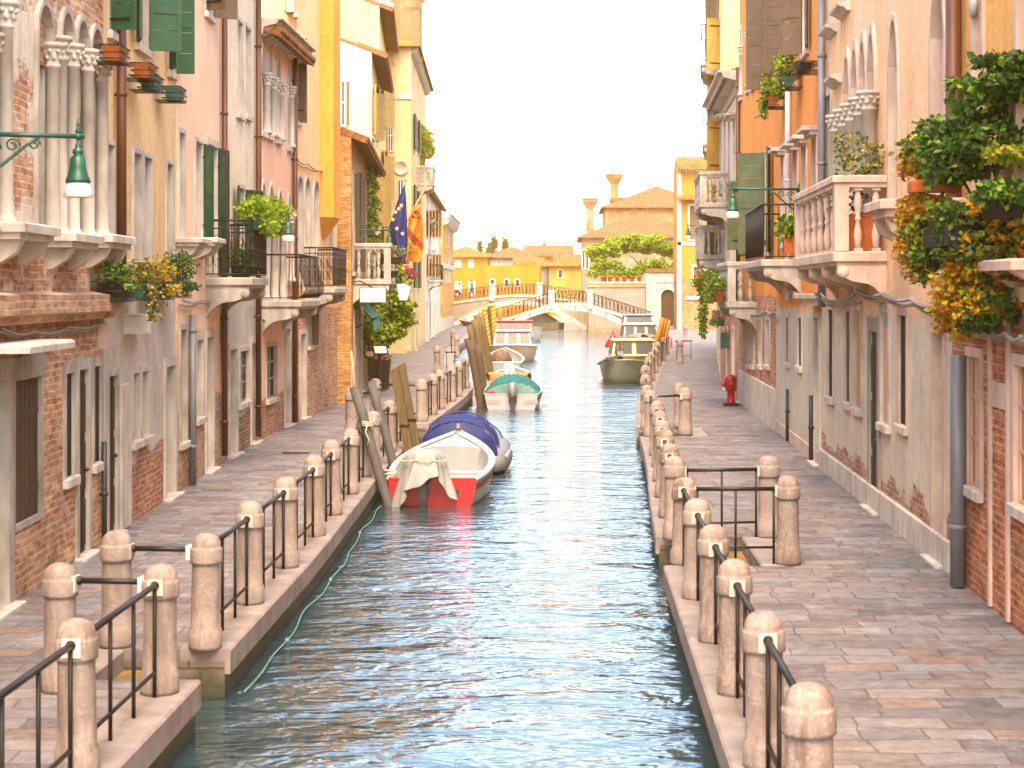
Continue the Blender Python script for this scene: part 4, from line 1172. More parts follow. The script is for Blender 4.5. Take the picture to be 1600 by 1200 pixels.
# 7: low brick restaurant house with a stone balcony
h = House((-6.2, 50.85), (-7.25, 66.0), 7.55, facade("orange_brick_facade", (.6, .35, .15), brick_h=40, b1=(.50, .22, .06), b2=(.58, .32, .12), mortar=(.58, .40, .2), grime=.3, seed=23.0),
          "low orange brick house with tiled eave and stone balcony above an eating place", group=GH)
h7 = h
h.opening(551, 553, 270, 425, fw=.05, shut=(('R', 170),), smat='shut_brown', wmin=.9); h.opening(558.5, 561, 268, 425, fw=.08, shut=(('R', 168),), smat='shut_brown', wmin=.9); h.opening(568, 571, 270, 390, fw=.08, wmin=.9)
for px in (554, 558.5, 564, 569.5): h.opening(px - 1, px + 1, 490, 600, fw=.14, frame='stone_pale', kind='door', pane='wood_pink', wmin=.9, depth=.15)
s0, _ = h.at(551.5, 430, 0); s1, _ = h.at(563, 430, 0); _, zb = h.at(556, 433, .5)
h.balcony(s0, s1, zb, 1.1, 'stone', 1.05)
h7b = (s0, s1, zb)
h.box('plinth', .0, 4.0, -.03, 0, .0, 1.0, 'stone_pale')
h.finish()

# 8a/8b: cream-yellow taller houses behind
h = House((-7.3, 66.1), (-8.25, 78.0), 12.0, facade("pale_yellow_facade", (.86, .70, .42), (.82, .62, .30), lower=(.80, .55, .2), lower_h=3, grime=.2, seed=27.0), "pale yellow house with ochre shutters behind the climbing vine", group=GH, over=.55)
h8 = h
for px in (582, 588):
    h.opening(px - 1, px + 1, 140, 215, fw=.1, wmin=.9, shut=(('L', 172), ('R', 166)), smat='shut_ochre', frame='stone_pale')
    h.opening(px - 1, px + 1, 270, 350, fw=.1, wmin=.9, shut=(('L', 172), ('R', 150)), smat='shut_ochre', frame='stone_pale')
    h.opening(px - 1, px + 1, 500, 560, fw=.1, wmin=.9, kind='door', pane='wood_orange', frame='stone_pale')
h.finish()
# window on the gable side that looks up the canal
def side_window(h, px0, px1, yt, yb, smat='shut_brown', end=0, shut=True):
    """window set in the side wall (faces the camera)"""
    p0 = at(px0, yt, h.P0.y if end == 0 else h.P1.y); p1 = at(px1, yb, h.P0.y if end == 0 else h.P1.y)
    x0, x1 = min(p0.x, p1.x), max(p0.x, p1.x); z0, z1 = min(p0.z, p1.z), max(p0.z, p1.z)
    base = h.P0 if end == 0 else h.P1
    inv = h.root.matrix_world
    mt = MB()
    R = Matrix.Rotation(-h.root.rotation_euler.z, 4, 'Z') @ T(-h.P0.x, -h.P0.y, 0)
    yq = base.y
    def yy(x):   # plane of the side wall
        return yq + (x - base.x) * (h.n.y / h.n.x if abs(h.n.x) > .2 else 0)
    ym = min(yy(x0), yy(x1))
    mt.box(x0 - .1, x1 + .1, ym - .06, ym + .3, z0 - .1, z0 - .001, 0, R); mt.box(x0 - .1, x1 + .1, ym - .04, ym + .3, z1 + .001, z1 + .1, 0, R)
    mt.box(x0 - .1, x0 - .001, ym - .04, ym + .3, z0, z1, 0, R); mt.box(x1 + .001, x1 + .1, ym - .04, ym + .3, z0, z1, 0, R)
    wo = mt.build('window', M('stone_pale'), h.root)
    mp = MB(); mp.box(x0, x1, ym - .012, ym + .3, z0, z1, 0, R); mp.build('pane', M('glass'), wo)
    mc = MB(); t = .05
    mc.box((x0 + x1) / 2 - t / 2, (x0 + x1) / 2 + t / 2, ym - .03, ym - .013, z0, z1, 0, R); mc.box(x0, x1, ym - .029, ym - .014, (z0 + z1) / 2, (z0 + z1) / 2 + t, 0, R)
    mc.build('casement', M('white'), wo)
    if shut:
        wd = (x1 - x0) / 2
        for s in (-1, 1):
            ms = MB(); xa = x0 - .1 - wd if s < 0 else x1 + .1
            nb = 6
            for k in range(nb): ms.box(xa, xa + wd, ym - .07, ym - .045, z0 + (z1 - z0) * k / nb + .008, z0 + (z1 - z0) * (k + 1) / nb - .008, 0, R)
            ms.box(xa + .03, xa + .08, ym - .045, ym - .03, z0, z1, 0, R); ms.box(xa + wd - .08, xa + wd - .03, ym - .045, ym - .03, z0, z1, 0, R)
            ms.build('shutter', M(smat), wo)
    return wo
side_window(h, 530, 538, 128, 195, 'shut_brown')
h = House((-8.3, 78.1), (-9.4, 91.8), 15.6, facade("yellow_facade", (.86, .64, .26), (.82, .58, .18), lower=(.78, .55, .25), lower_h=3, grime=.25, seed=31.0), "taller yellow house with arched top windows far on the left", group=GH, over=.6)
for px in (596, 601):
    for (yt, yb) in ((130, 195), (240, 310), (355, 410)): h.opening(px - .8, px + .8, yt, yb, fw=.12, wmin=1.0, arch='round' if yt < 200 else None, shut=(('L', 172), ('R', 160)), smat='shut_ochre', frame='stone_pale')
    h.opening(px - .8, px + .8, 490, 548, fw=.1, wmin=1.0, kind='door', pane='wood_orange', frame='stone_pale')
h.finish()
# 9: tall beige house with round chimney
h = House((-8.15, 92.0), (-9.0, 112), 15.9, facade("beige_facade", (.74, .54, .30), (.68, .47, .23), grime=.5, seed=35.0, patch=.42, b1=(.55, .28, .1), b2=(.6, .4, .2)), "tall beige house with tiled eave and broad round chimney", group=GH, over=.5, roof='hip', tile='tile_gold')
h9 = h
for (a, b, c, d) in ((606, 611, 285, 340), (623, 629, 282, 345), (608, 613, 190, 235), (625, 632, 420, 470)): side_window(h, a, b, c, d, shut=False)
for (px, yt, yb) in ((646, 290, 345), (652, 300, 350), (646, 180, 235), (653, 190, 240), (646, 400, 450), (653, 405, 450)): h.opening(px - .6, px + .6, yt, yb, wmin=1.0, frame='stone_pale', shut=(('L', 168), ('R', 170)), smat='shut_olive')
h.opening(648, 649, 470, 540, wmin=1.0, kind='door', pane='wood_orange', frame='stone_pale')
s0, _ = h.at(655, 270, 0); _, zb = h.at(655, 268, .5); h.balcony(s0 - 2.5, s0 + .5, zb, .9, 'stone', .95)
p = at(610, 152, 92); R9 = Matrix.Rotation(-h.root.rotation_euler.z, 4, 'Z') @ T(-h.P0.x, -h.P0.y, 0)
mb = MB(); mb.box(-9.9, -8.12, 91.93, 92.3, p.z - .1, p.z + .22, 0, R9); mb.build('string_course', M('stone_pale'), h.root)
p = at(634, 262, 92); mb = MB(); mb.lathe([(.02, -.05), (.42, -.05), (.42, .05), (.3, .06), (.26, .0), (.02, .0)], 16, 0, R9 @ T(p.x - .25, 91.97, p.z) @ RX(pi / 2)); mb.build('roundel', M('stone_pink'), h.root)
ro = MB(); pc = at(637, 30, 96)
ro.lathe([(.78, 15.5), (.78, 18.6), (.95, 18.7), (.95, 18.95), (.80, 19.0), (.85, 20.6), (1.1, 20.8), (1.1, 21.0), (.7, 21.1), (.05, 21.2)], 18, 0, R9 @ T(pc.x, 96, 0)); ro.build('chimney', h.mat, h.root)
h.cornice(15.9, .45, .5, True)
h.finish()
h = House((-9.05, 112.1), (-10.25, 142), 9.6, facade("white_far_facade", (.78, .66, .54), (.70, .56, .42), brick_h=.0, patch=.44, b1=(.55, .26, .10), b2=(.6, .36, .18), grime=.35, seed=39.0), "low whitewashed house with red flowers beside the orange brick corner", group=GH)
h9b = h
for (px) in (667, 672, 677, 682, 686):
    h.opening(px - .5, px + .5, 398, 432, wmin=1.1, frame='stone_pale', shut=(('L', 170), ('R', 172)), smat='wood_orange'); h.opening(px - .5, px + .5, 330, 370, wmin=1.1, frame='stone_pale', shut=(('L', 170), ('R', 172)), smat='wood_orange')
    h.opening(px - .5, px + .5, 472, 530, wmin=1.2, kind='door' if px in (667, 677) else 'window', pane='wood_orange', frame='stone_pale')
_, zb = h.at(664, 435, .4); h.balcony(4, 9, zb, .9, 'iron', 1.0)
h.finish()
# 10: orange brick corner house
h = House((-10.25, 145), (-10.75, 166), 9.4, facade("bright_orange_brick_facade", (.66, .36, .12), (.6, .3, .1), brick_h=40, b1=(.62, .28, .05), b2=(.70, .38, .10), mortar=(.66, .44, .2), grime=.2, seed=43.0), "orange brick corner house with white string course and flat parapet", group=GH, roof=None)
h.box('string_course', .0, h.L, -.06, 0, 5.1, 5.5, 'stone_pale'); h.box('plinth', 0, h.L, -.05, 0, 0, 1.0, 'stone_pale')
R10 = Matrix.Rotation(-h.root.rotation_euler.z, 4, 'Z') @ T(-h.P0.x, -h.P0.y, 0)
mb = MB(); mb.box(-11.6, -10.2, 144.93, 145.3, 5.1, 5.5, 0, R10); mb.box(-11.6, -10.2, 144.93, 145.3, 9.1, 10.3, 0, R10); mb.box(-11.6, -10.2, 144.94, 145.3, 0, 1.0, 0, R10); mb.build('parapet', M('stone_pale'), h.root)
h.cornice(9.5, .7, .9, True)
for (px) in (697, 701, 704): h.opening(px - .3, px + .3, 405, 440, wmin=1.2, frame='stone_pale'); h.opening(px - .3, px + .3, 345, 385, wmin=1.2, frame='stone_pale')
h.finish()
# ------------------------------------------------------------------ right row of houses
GR = 'houses along the right side of the canal'
# 1: nearest, ochre with brick base (P0 is the far end on this side)
h = House((4.335, 20.3), (3.80, 4.0), 11.0, facade("ochre_orange_facade", (.82, .44, .14), (.76, .38, .11), brick_h=3.0, amp=.35, b1=(.42, .10, .035), b2=(.52, .21, .09), mortar=(.54, .36, .24), grime=.2, seed=51.0),
          "ochre orange house with red brick base, nearest on the right", group=GR)
r1 = h
h.opening(1514, 1534, 558, 762, fw=.10, depth=.05, frame='stone_pink', pane='wood_orange', cas='wood_pink'); h.opening(1588, 1640, 575, 800, fw=.11, depth=.06, frame='stone_pink', pane='wood_orange', cas='wood_pink')
h.opening(1522, 1537, -120, 330, fw=.09, depth=.3, frame='stone_pink', pane='curtain', sill=True); h.opening(1592, 1640, -120, 330, fw=.11, depth=.3, frame='stone_pink', sill=True)
for px in (1549, 1577):
    s, _ = h.at(px, 700, 0); h.box('pilaster_strip', s - .05, s + .05, -.03, .01, .02, 2.95, 'stone_pink')
s0, _ = h.at(1546, 600, 0); s1, _ = h.at(1580, 600, 0); h.box('stone_block', s0 + .06, s1 - .06, -.028, .01, 2.05, 2.30, 'stone_pink')
h.box('string_course', .02, h.L - .02, -.08, .01, 3.10, 3.25, 'stone_pink', ch=.02)
s, z = h.at(1574, 10, 0); mb = MB(); mb.lathe([(.02, -.04), (.12, -.04), (.13, 0), (.10, .02), (.02, .03)], 14, 0, T(h.at(1523, 8)[0], -.03, h.at(1523, 8)[1]) @ RX(pi / 2)); mb.build('roundel', M('stone_pale'), h.root)
h.pipe(1497, 555, 915, 'pipe_grey', .085); 
h.pipe(1490, -40, 520, 'copper', .09)
h.finish()

# 2: pink palace with loggia and stone balcony
h = House((4.56, 32.4), (4.34, 20.35), 11.0, facade("rose_palace_facade", (.90, .59, .36), (.84, .50, .27), lower=(.68, .57, .45), lower_h=2.95, brick_h=.62, amp=.75, b1=(.42, .14, .08), b2=(.52, .30, .20), mortar=(.56, .44, .36), grime=.4, seed=55.0),
          "pink palace with column loggia and balustraded stone balcony", group=GR)
r2 = h
h.opening(1294, 1302, 484, 620, fw=.11, depth=.03, proud=.02, bars=True, casement=False, pane='dark', frame='stone_pale'); h.opening(1321, 1329, 486, 628, fw=.11, depth=.03, proud=.02, bars=True, casement=False, pane='wood', frame='stone_pale')
h.opening(1337, 1347, 485, 637, fw=.10, depth=.03, pane='wood_orange', casement=False, frame='stone_pale'); h.opening(1361, 1373, 518, 800, kind='door', fw=.20, pane='wood_dark', frame='wood_grey', depth=.03)
h.opening(1378, 1390, 488, 662, fw=.12, depth=.03, pane='wood_pink', casement=False, frame='stone_pale'); h.opening(1405, 1417, 493, 664, fw=.13, depth=.035, proud=.02, bars=True, casement=False, pane='dark', frame='stone_pink')
h.opening(1459, 1476, 520, 880, kind='door', fw=.13, pane='wood_grey', frame='stone_pink', depth=.22)
# loggia arches with columns in front of the piers
cols = [1320, 1332, 1345, 1358, 1372]
ss = [h.at(p, 200, 0)[0] for p in cols]
zc1 = h.at(1372, 148, 0)[1]; zc0 = 3.80
for a, b in zip(ss, ss[1:]):
    s0, s1 = min(a, b) + .13, max(a, b) - .13
    hole = outline(s0, s1, zc0, zc1 + .95, 'ogee'); h.holes.append(hole)
    n = len(hole); ring = outline(s0 - .1, s1 + .1, zc0, zc1 + 1.12, 'ogee')
    mb = MB(); mb.add([(p[0], -.05, p[1]) for p in hole] + [(p[0], .35, p[1]) for p in hole] + [(p[0], -.05, p[1]) for p in ring] + [(p[0], .01, p[1]) for p in ring],
        [(i, n + i, n + (i + 1) % n, (i + 1) % n) for i in range(n)] + [(i, (i + 1), 2 * n + i + 1, 2 * n + i) for i in range(1, n - 1)] + [(2 * n + i, 2 * n + i + 1, 3 * n + i + 1, 3 * n + i) for i in range(1, n - 1)])
    wo = mb.build('window', M('stone_pink'), h.root)
    mp = MB(); tri = tessellate_polygon([[Vector((p[0], p[1], 0)) for p in hole]]); mp.add([(p[0], .335, p[1]) for p in hole], [tuple(t) for t in tri]); mp.build('pane', M('glass'), wo)
    mc = MB(); c = (s0 + s1) / 2; mc.box(c - .03, c + .03, .30, .33, zc0, zc1 + .6); mc.box(s0, s1, .302, .331, zc1 - .1, zc1 - .03); mc.build('casement', M('wood_grey'), wo)
lo = empty('loggia', (0, 0, 0)); lo.parent = h.root
for s in ss: h.colonnette(s, -.13, zc0 + .01, zc1 + .05, .115, lo)
h.opening(1391, 1404, 30, 320, fw=.10, depth=.34, frame='stone_pink', sill=True, arch='ogee', column=0); h.opening(1457, 1477, -40, 330, fw=.12, depth=.34, frame='stone_pink', sill=True, arch='ogee')
h.opening(1291, 1299, 150, 292, fw=.10, depth=.25, frame='stone_pale', hood=False)
for (px, py) in ((1293, 62), (1312, 30), (1300, 140)):
    s, z = h.at(px, py, .1); mb = MB(); mb.prism([(0, z + .06), (-.06, z + .07), (-.11, z + .12), (-.20, z + .14), (-.21, z + .19), (0, z + .22)][::-1], s - .55, s + .55, axis='x'); mb.build('hood', M('stone_pale'), h.root)
sA, _ = h.at(1384, 350, 0); sB, _ = h.at(1310, 350, 0)
s_near = h.L - 0; 
sn, _ = h.at(1386, 380, 0); sf = h.at(1313, 380, 0)[0]
h.balcony(min(sf, sn) - .35, max(sf, sn), 3.76, .74, 'stone', 1.06, slab=.14, smat='stone_pink', brackets=4, n_bal=6)
r2b = (min(sf, sn) - .35, max(sf, sn), 3.76)
# small ledge balconies nearer the camera
for px in (1398, 1466):
    s, z = h.at(px, 322, .2); mb = MB(); mb.box(s - .7, s + .7, -.5, 0, z - .06, z + .06, ch=.02); mb.box(s - .62, s + .62, -.42, 0, z - .16, z - .061)
    for dx in (-.45, .45): mb.prism([(-.40, z - .161), (-.33, z - .34), (-.06, z - .5), (-.001, z - .5), (-.001, z - .161)], s + dx - .08, s + dx + .08, axis='x')
    mb.build('window_ledge', M('stone_pink'), h.root)
h.box('plinth', .02, h.L - .02, -.05, .005, -.02, .36, 'stone_pale', ch=.02)
s, z = h.at(1388, 480, 0); h.box('cable_duct', s - .02, s + .02, -.05, 0, 2.7, 3.1, 'pipe_grey')
h.finish()

# 3a: orange house, grey rendered ground floor
h = House((4.75, 41.2), (4.565, 32.45), 13.5, facade("orange_facade", (.82, .32, .075), (.74, .26, .055), lower=(.63, .56, .46), lower_h=2.9, grime=.3, seed=61.0), "deep orange house with grey rendered base and taupe shutters", group=GR)
r3 = h
h.opening(1229, 1233, 496, 566, fw=.10, depth=.03, proud=.02, pane='dark', frame='stone_pale', bars=True); h.opening(1247, 1253, 497, 572, fw=.10, depth=.03, proud=.02, pane='wood', casement=False, frame='stone_pale', bars=True); h.opening(1273, 1281, 496, 725, kind='door', fw=.12, frame='stone_pale', pane='wood_dark', depth=.10)
for (xa, xb, yt, yb) in ((1216, 1221, -40, 112), (1233, 1240, -40, 92), (1256, 1264, -50, 80)):
    h.opening(xa, xb, yt, yb, fw=.09, depth=.2, frame='stone_pale', shut=(('L', 118), ('R', 172)), smat='shut_brown', pane='wood_dark')
for (xa, xb, yt, yb) in ((1222, 1226, 245, 380), (1241, 1247, 238, 378), (1254, 1261, 228, 372), (1270, 1277, 215, 370)):
    h.opening(xa, xb, yt, yb, fw=.08, depth=.22, frame='stone_pink', pane='wood_orange', hood=True)
s0, _ = h.at(1218, 400, 0); s1, _ = h.at(1252, 400, 0); _, zb = h.at(1230, 402, .5)
h.balcony(s0, s1, zb, .8, 'iron', 1.1); r3b = (s0, s1, zb)
h.pipe(1231, -40, 470, 'pipe_white', .06); h.pipe(1284, -40, 480, 'pipe_grey', .07); h.pipe(1230, 608, 690, 'pipe_black', .035); h.pipe(1267, 618, 722, 'pipe_black', .04)
s, z = h.at(1262, 462, .2); mb = MB(); mb.box(s - .7, s + .7, -.4, 0, z - .05, z + .04, ch=.02); mb.box(s - .6, s + .6, -.3, 0, z - .18, z - .051); mb.build('window_ledge', M('stone_pale'), h.root)
h.box('plinth', .02, h.L - .02, -.03, .005, -.02, .25, 'stone_pink')
h.finish()
# 3b: orange house with red brick base
h = House((4.92, 51.8), (4.755, 41.25), 13.5, facade("orange_brick_base_facade", (.82, .32, .075), (.74, .26, .055), brick_h=3.1, amp=.3, b1=(.48, .17, .10), b2=(.56, .27, .18), mortar=(.56, .38, .28), grime=.25, seed=64.0), "deep orange house with green shutters and red brick base", group=GR)
r3x = h
for (xa, xb) in ((1168.5, 1171.5), (1175, 1178.5), (1187, 1190.5), (1197, 1203)): h.opening(xa, xb, 500, 570, fw=.09, depth=.2, frame='stone_pale', bars=True, wmin=.55)
h.opening(1157.5, 1160, 500, 630, kind='door', fw=.12, frame='stone_pale', pane='wood_grey')
for (xa, xb, yt, yb) in ((1157.5, 1159.5, 45, 152), (1168, 1171, 22, 140), (1175.5, 1180, 2, 135), (1184, 1189, -10, 130)): h.opening(xa, xb, yt, yb, arch='ogee', fw=.12, depth=.25, frame='stone_pale', column=1, sill=True, wmin=.6, pane='curtain')
h.opening(1199, 1205, -20, 135, fw=.09, depth=.2, frame='stone_pale', shut=(('L', 118), ('R', 172)), smat='shut_brown')
h.opening(1181, 1185.5, 285, 400, fw=.09, depth=.2, frame='stone_pale', pane='wood', shut=(('L', 125), ('R', 172)), smat='shut_dkgreen', wmin=.6); h.opening(1197, 1205, 235, 395, fw=.09, depth=.2, frame='stone_pale', pane='wood', shut=(('L', 115), ('R', 170)), smat='shut_olive', wmin=.8)
h.opening(1165, 1168, 285, 390, fw=.09, depth=.2, pane='wood', frame='stone_pale', shut=(('L', 110), ('R', 100)), smat='shut_olive', wmin=.9)
s0, _ = h.at(1163, 470, 0); s1, _ = h.at(1182, 470, 0); _, zb = h.at(1172, 474, .5)
h.balcony(s0, s1, zb, .75, 'stone', 1.05); r3xb = (s0, s1, zb)
h.box('plinth', .02, h.L - .02, -.05, .005, -.02, .95, 'stone_pale', ch=.02)
h.finish()
# 4: pinkish-white house
h = House((5.22, 62.0), (4.935, 51.85), 9.5, facade("pinkish_white_facade", (.80, .60, .47), (.74, .52, .38), brick_h=2.9, amp=.3, b1=(.48, .16, .09), b2=(.56, .28, .18), mortar=(.6, .42, .32), grime=.25, seed=68.0), "pinkish white house with moulded cornice and red brick base", group=GR)
r4 = h
for px in (1127, 1133, 1140, 1148): 
    h.opening(px - 1, px + 1, 190, 300, wmin=.8, fw=.12, frame='stone_pale', hood=True); h.opening(px - 1, px + 1, 370, 440, wmin=.8, fw=.12, frame='stone_pale')
for px in (1136, 1146): h.opening(px - 1, px + 1, 515, 600, wmin=.9, fw=.12, frame='stone_pale', kind='door', pane='wood_grey')
h.cornice(9.6, .65, .55, False)
h.balcony(1.0, 5.2, 6.0, .95, 'stone', 1.0)
h.balcony(.2, 2.4, 4.4, .9, 'stone', 1.0)
h.pipe(1153, 105, 480, 'copper', .06)
h.finish()
# 5: taller yellow house
h = House((8.2, 100), (5.26, 62.1), 15.8, facade("warm_yellow_facade", (.90, .62, .22), (.86, .55, .16), lower=(.72, .45, .33), lower_h=6, grime=.2, seed=72.0), "tall warm yellow house with iron roof balcony", group=GR)
r5 = h
for k in range(9):
    s = h.L - 1.6 - k * 3.6; 
    for (z0, z1) in ((.04, 2.3), (4.2, 6.0), (7.4, 9.2), (11.0, 12.8)):
        if s < 1: continue
        s0, s1 = s - .5, s + .5
        hole = outline(s0, s1, z0 if z0 > 1 else (.9 if k % 2 else .04), z1); h.holes.append(hole); n = 4
        mb = MB(); rg = outline(s0 - .14, s1 + .14, hole[0][1] - .1, z1 + .14)
        mb.add([(p[0], -.04, p[1]) for p in hole] + [(p[0], .22, p[1]) for p in hole] + [(p[0], -.04, p[1]) for p in rg] + [(p[0], .01, p[1]) for p in rg],
               [(i, n + i, n + (i + 1) % n, (i + 1) % n) for i in range(n)] + [(i, (i + 1) % n, 2 * n + (i + 1) % n, 2 * n + i) for i in range(n)] + [(2 * n + i, 2 * n + (i + 1) % n, 3 * n + (i + 1) % n, 3 * n + i) for i in range(n)])
        wo = mb.build('window', M('stone_pale'), h.root); mp = MB(); mp.add([(p[0], .2, p[1]) for p in hole], [(0, 1, 2, 3)]); mp.build('pane', M('glass'), wo)
        if z0 > 1:
            for sd, an in (('L', 130), ('R', 120)): h.shutter(s0, s1, hole[0][1], z1, sd, an, 'shut_dkgreen' if z0 < 7 else 'shut_ochre', wo)
h.balcony(h.L - 6.0, h.L - 2.0, 11.4, .75, 'iron', 1.35); h.balcony(h.L - 9, h.L - 4, 5.2, .8, 'stone', 1.0); h.balcony(h.L - 20, h.L - 14, 5.0, .9, 'stone', 1.0); h.balcony(h.L - 15, h.L - 10.5, 9.2, .7, 'iron', 1.2)
h.cornice(9.9, .5, .4, False); h.cornice(15.8, .6, .4, False)
h.finish()
# 6: orange house at the bend, facing the camera
h = House((8.95, 149), (12.6, 149), 13.4, facade("golden_orange_facade", (.56, .23, .04), (.50, .19, .03), brick_h=4.2, amp=.8, b1=(.36, .14, .04), b2=(.44, .26, .12), mortar=(.44, .30, .18), grime=.3, seed=76.0), "golden orange house at the canal bend with taupe shutters", group=GR, roof='gable', tile='tile_gold', over=.6, depth=5.5)
r6 = h
for (a, b, c, d) in ((1078, 1096, 322, 374), (1084, 1099, 417, 443)):
    s0, s1, z0, z1 = h.sz(a, b, c, d)
    wo, _ = h.opening(a, b, c, d, fw=.2, depth=.15, frame='stone_pale', pane='shut_brown', casement=False)
h.cornice(13.4, .5, .4, True); 
mb = MB(); zc = 11.0; mb.prism([(-.9, zc - .25), (0, zc + .1), (0, zc + .25), (-.9, zc - .1)], 0, 3.6, axis='x'); mb.build('eave_tiles', M('tile_gold'), h.root)
h.box('string_course', 0, 3.6, -.05, .0, 7.0, 7.3, 'stone_pale'); h.box('ledge', .7, 3.4, -.1, 0, 2.5, 2.8, 'stone_pale'); h.box('corner_pilaster', -.02, .35, -.05, .3, 0, 13.0, 'stone_pale')
h.finish()
# ------------------------------------------------------------------ bridge, garden wall, far houses, trees
def arch_bridge(name, label, P0, P1, rise, w, deck_end, matd, spring=-.3, crown=1.9, thick=.35, piers=(0, .5, 1)):
    """stone foot bridge from P0 to P1 (plan), arch below, stepped deck line above, iron railings and stone piers"""
    P0 = Vector((P0[0], P0[1], 0)); P1 = Vector((P1[0], P1[1], 0)); d = P1 - P0; L = d.length
    r = empty(name, tuple(P0), atan2(d.y, d.x), label, 'bridge')
    n = 28
    a0, a1 = L * .07, L * .90
    def low(x):
        if x <= a0 or x >= a1: return None
        u = (x - (a0 + a1) / 2) / ((a1 - a0) / 2); return spring + (crown - spring) * sqrt(max(0, 1 - u * u * .98)) ** 1.0 if False else spring + (crown - spring) * (1 - u * u)
    def top(x):
        t = x / L
        if t < .40: return deck_end + (rise - deck_end) * (t / .40) ** .95
        if t > .60: return deck_end + (rise - deck_end) * ((1 - t) / .40) ** .95
        return rise + .06 * (1 - abs(t - .5) / .1)
    xs = [i * L / 40 for i in range(41)]
    poly = [(x, top(x)) for x in xs]
    lowp = [(a0 + (a1 - a0) * k / n) for k in range(n + 1)]
    bot = [(L, -1.2), (a1, -1.2)] + [(x, spring + (crown - spring) * (1 - ((x - (a0 + a1) / 2) / ((a1 - a0) / 2)) ** 2)) for x in reversed(lowp)] + [(a0, -1.2), (0, -1.2)]
    body = MB(); body.prism(poly + bot, 0, w, axis='y'); body.build('bridge_body', matd, r)
    # voussoirs of white stone along the arch, proud of the face
    nv = 9
    for k in range(nv):
        t0, t1 = k / nv + .004, (k + 1) / nv - .004; pv = []
        f = lambda t: (a0 + (a1 - a0) * t, spring + (crown - spring) * (1 - (2 * t - 1) ** 2))
        m = 5
        pts = [f(t0 + (t1 - t0) * i / m) for i in range(m + 1)]
        out = []
        for i, p in enumerate(pts):
            t = t0 + (t1 - t0) * i / m; sl = -(crown - spring) * 2 * (2 * t - 1) * 2 / (a1 - a0) ; nn = Vector((-sl, 1)).normalized()
            out.append((p[0] + nn.x * .42, p[1] + nn.y * .42))
        mv = MB(); mv.prism(pts + out[::-1], -.035, .25, axis='y'); mv.build('voussoir', M('stone_pale'), r)
    cop = MB(); cop.prism([(x, top(x) + .10) for x in xs] + [(x, top(x) - .14) for x in reversed(xs)], -.07, .28, axis='y'); cop.build('coping', M('stone'), r)
    cop = MB(); cop.prism([(x, top(x) + .10) for x in xs] + [(x, top(x) - .14) for x in reversed(xs)], w - .28, w + .07, axis='y'); cop.build('coping', M('stone'), r)
    for y in (.08, w - .08):
        mr = MB()
        for hh in (1.0, .16): mr.tube([(x, y, top(x) + .1 + hh) for x in xs], .038 if hh > .5 else .026, 6)
        k = 0; x = .2
        while x < L:
            z = top(x) + .1; mr.tube([(x, y, z), (x, y, z + 1.0)], .034 if k % 4 == 0 else .022, 5)
            if x + .25 < L:
                zc = z + .58; mr.tube([(x + .17 + .13 * cos(q), y, zc + .30 * sin(q)) for q in [i * pi / 5 for i in range(11)]], .020, 4)
            x += .34; k += 1
        mr.build('railing', M('iron'), r)
        for t in piers:
            x = L * t; z = top(min(max(x, .2), L - .2))
            mp = MB(); mp.box(x - .24, x + .24, y - .24, y + .24, z - .3, z + 1.16); mp.box(x - .30, x + .30, y - .30, y + .30, z + 1.161, z + 1.30, ch=.05); mp.build('pier', M('stone_pale'), r)
    return r
brick_bridge = facade("bridge_brick", (.5, .3, .15), brick_h=50, b1=(.24, .10, .03), b2=(.30, .15, .06), mortar=(.28, .19, .11), seed=80.0)
pA = onz(778, 520, 0.0); 
arch_bridge('stone_bridge', "arched brick and stone foot bridge with iron railings across the canal", (-6.9, 153.5), (7.0, 153.5), 2.05, 3.0, .30, brick_bridge, spring=-.5, crown=1.6, piers=(.385, .62))
arch_bridge('stone_bridge', "second pale foot bridge farther back behind the arched bridge", (-12.5, 170.5), (3.0, 170.5), 2.75, 2.4, 1.9, facade("pale_bridge_stone", (.36, .28, .21), (.30, .22, .16), grime=.7, seed=82.0), spring=-.6, crown=1.9, piers=(.33, .62, .92))

# garden wall with the dark arched door
gw = House((1.7, 162), (6.85, 162), 3.55, facade("pink_garden_wall", (.38, .27, .225), (.31, .215, .18), grime=.5, brick_h=-.1, amp=.3, seed=84.0), "pinkish garden wall rising straight from the water under the green pergola", depth=14, name='garden_wall', cat='wall', roof=None, z0=-1.5)
mb = MB(); mb.box(-.05, gw.L, -.08, .4, 3.56, 3.9); mb.build('brick_band', M('terracotta') if False else facade("band_brick", (.6, .3, .1), brick_h=50, b1=(.60, .27, .06), b2=(.66, .36, .12), seed=85.0), gw.root)
mb = MB(); mb.box(-.08, gw.L, -.14, .45, 3.91, 4.05, ch=.03); mb.build('coping', M('stone_pale'), gw.root)
gw.finish()
gd = House((6.87, 161.7), (10.3, 161.7), 4.9, facade("pink_gate_wall", (.54, .42, .37), (.48, .36, .31), grime=.4, seed=86.0), "taller pinkish garden wall with dark brown arched door", depth=.6, name='garden_wall', cat='wall', roof=None)
gd.opening(1033, 1054, 452, 519, kind='door', arch='round', fw=.30, depth=.3, pane='wood', frame='stone_pale')
mb = MB(); mb.box(-.06, gd.L, -.12, .7, 4.91, 5.25); mb.build('coping', M('tile_gold'), gd.root)
mb = MB(); mb.box(.7, 3.0, -.06, .0, 4.0, 4.25); mb.box(.7, .95, -.06, 0, 0, 3.99); mb.build('door_surround', M('stone_pale'), gd.root)
gd.finish()
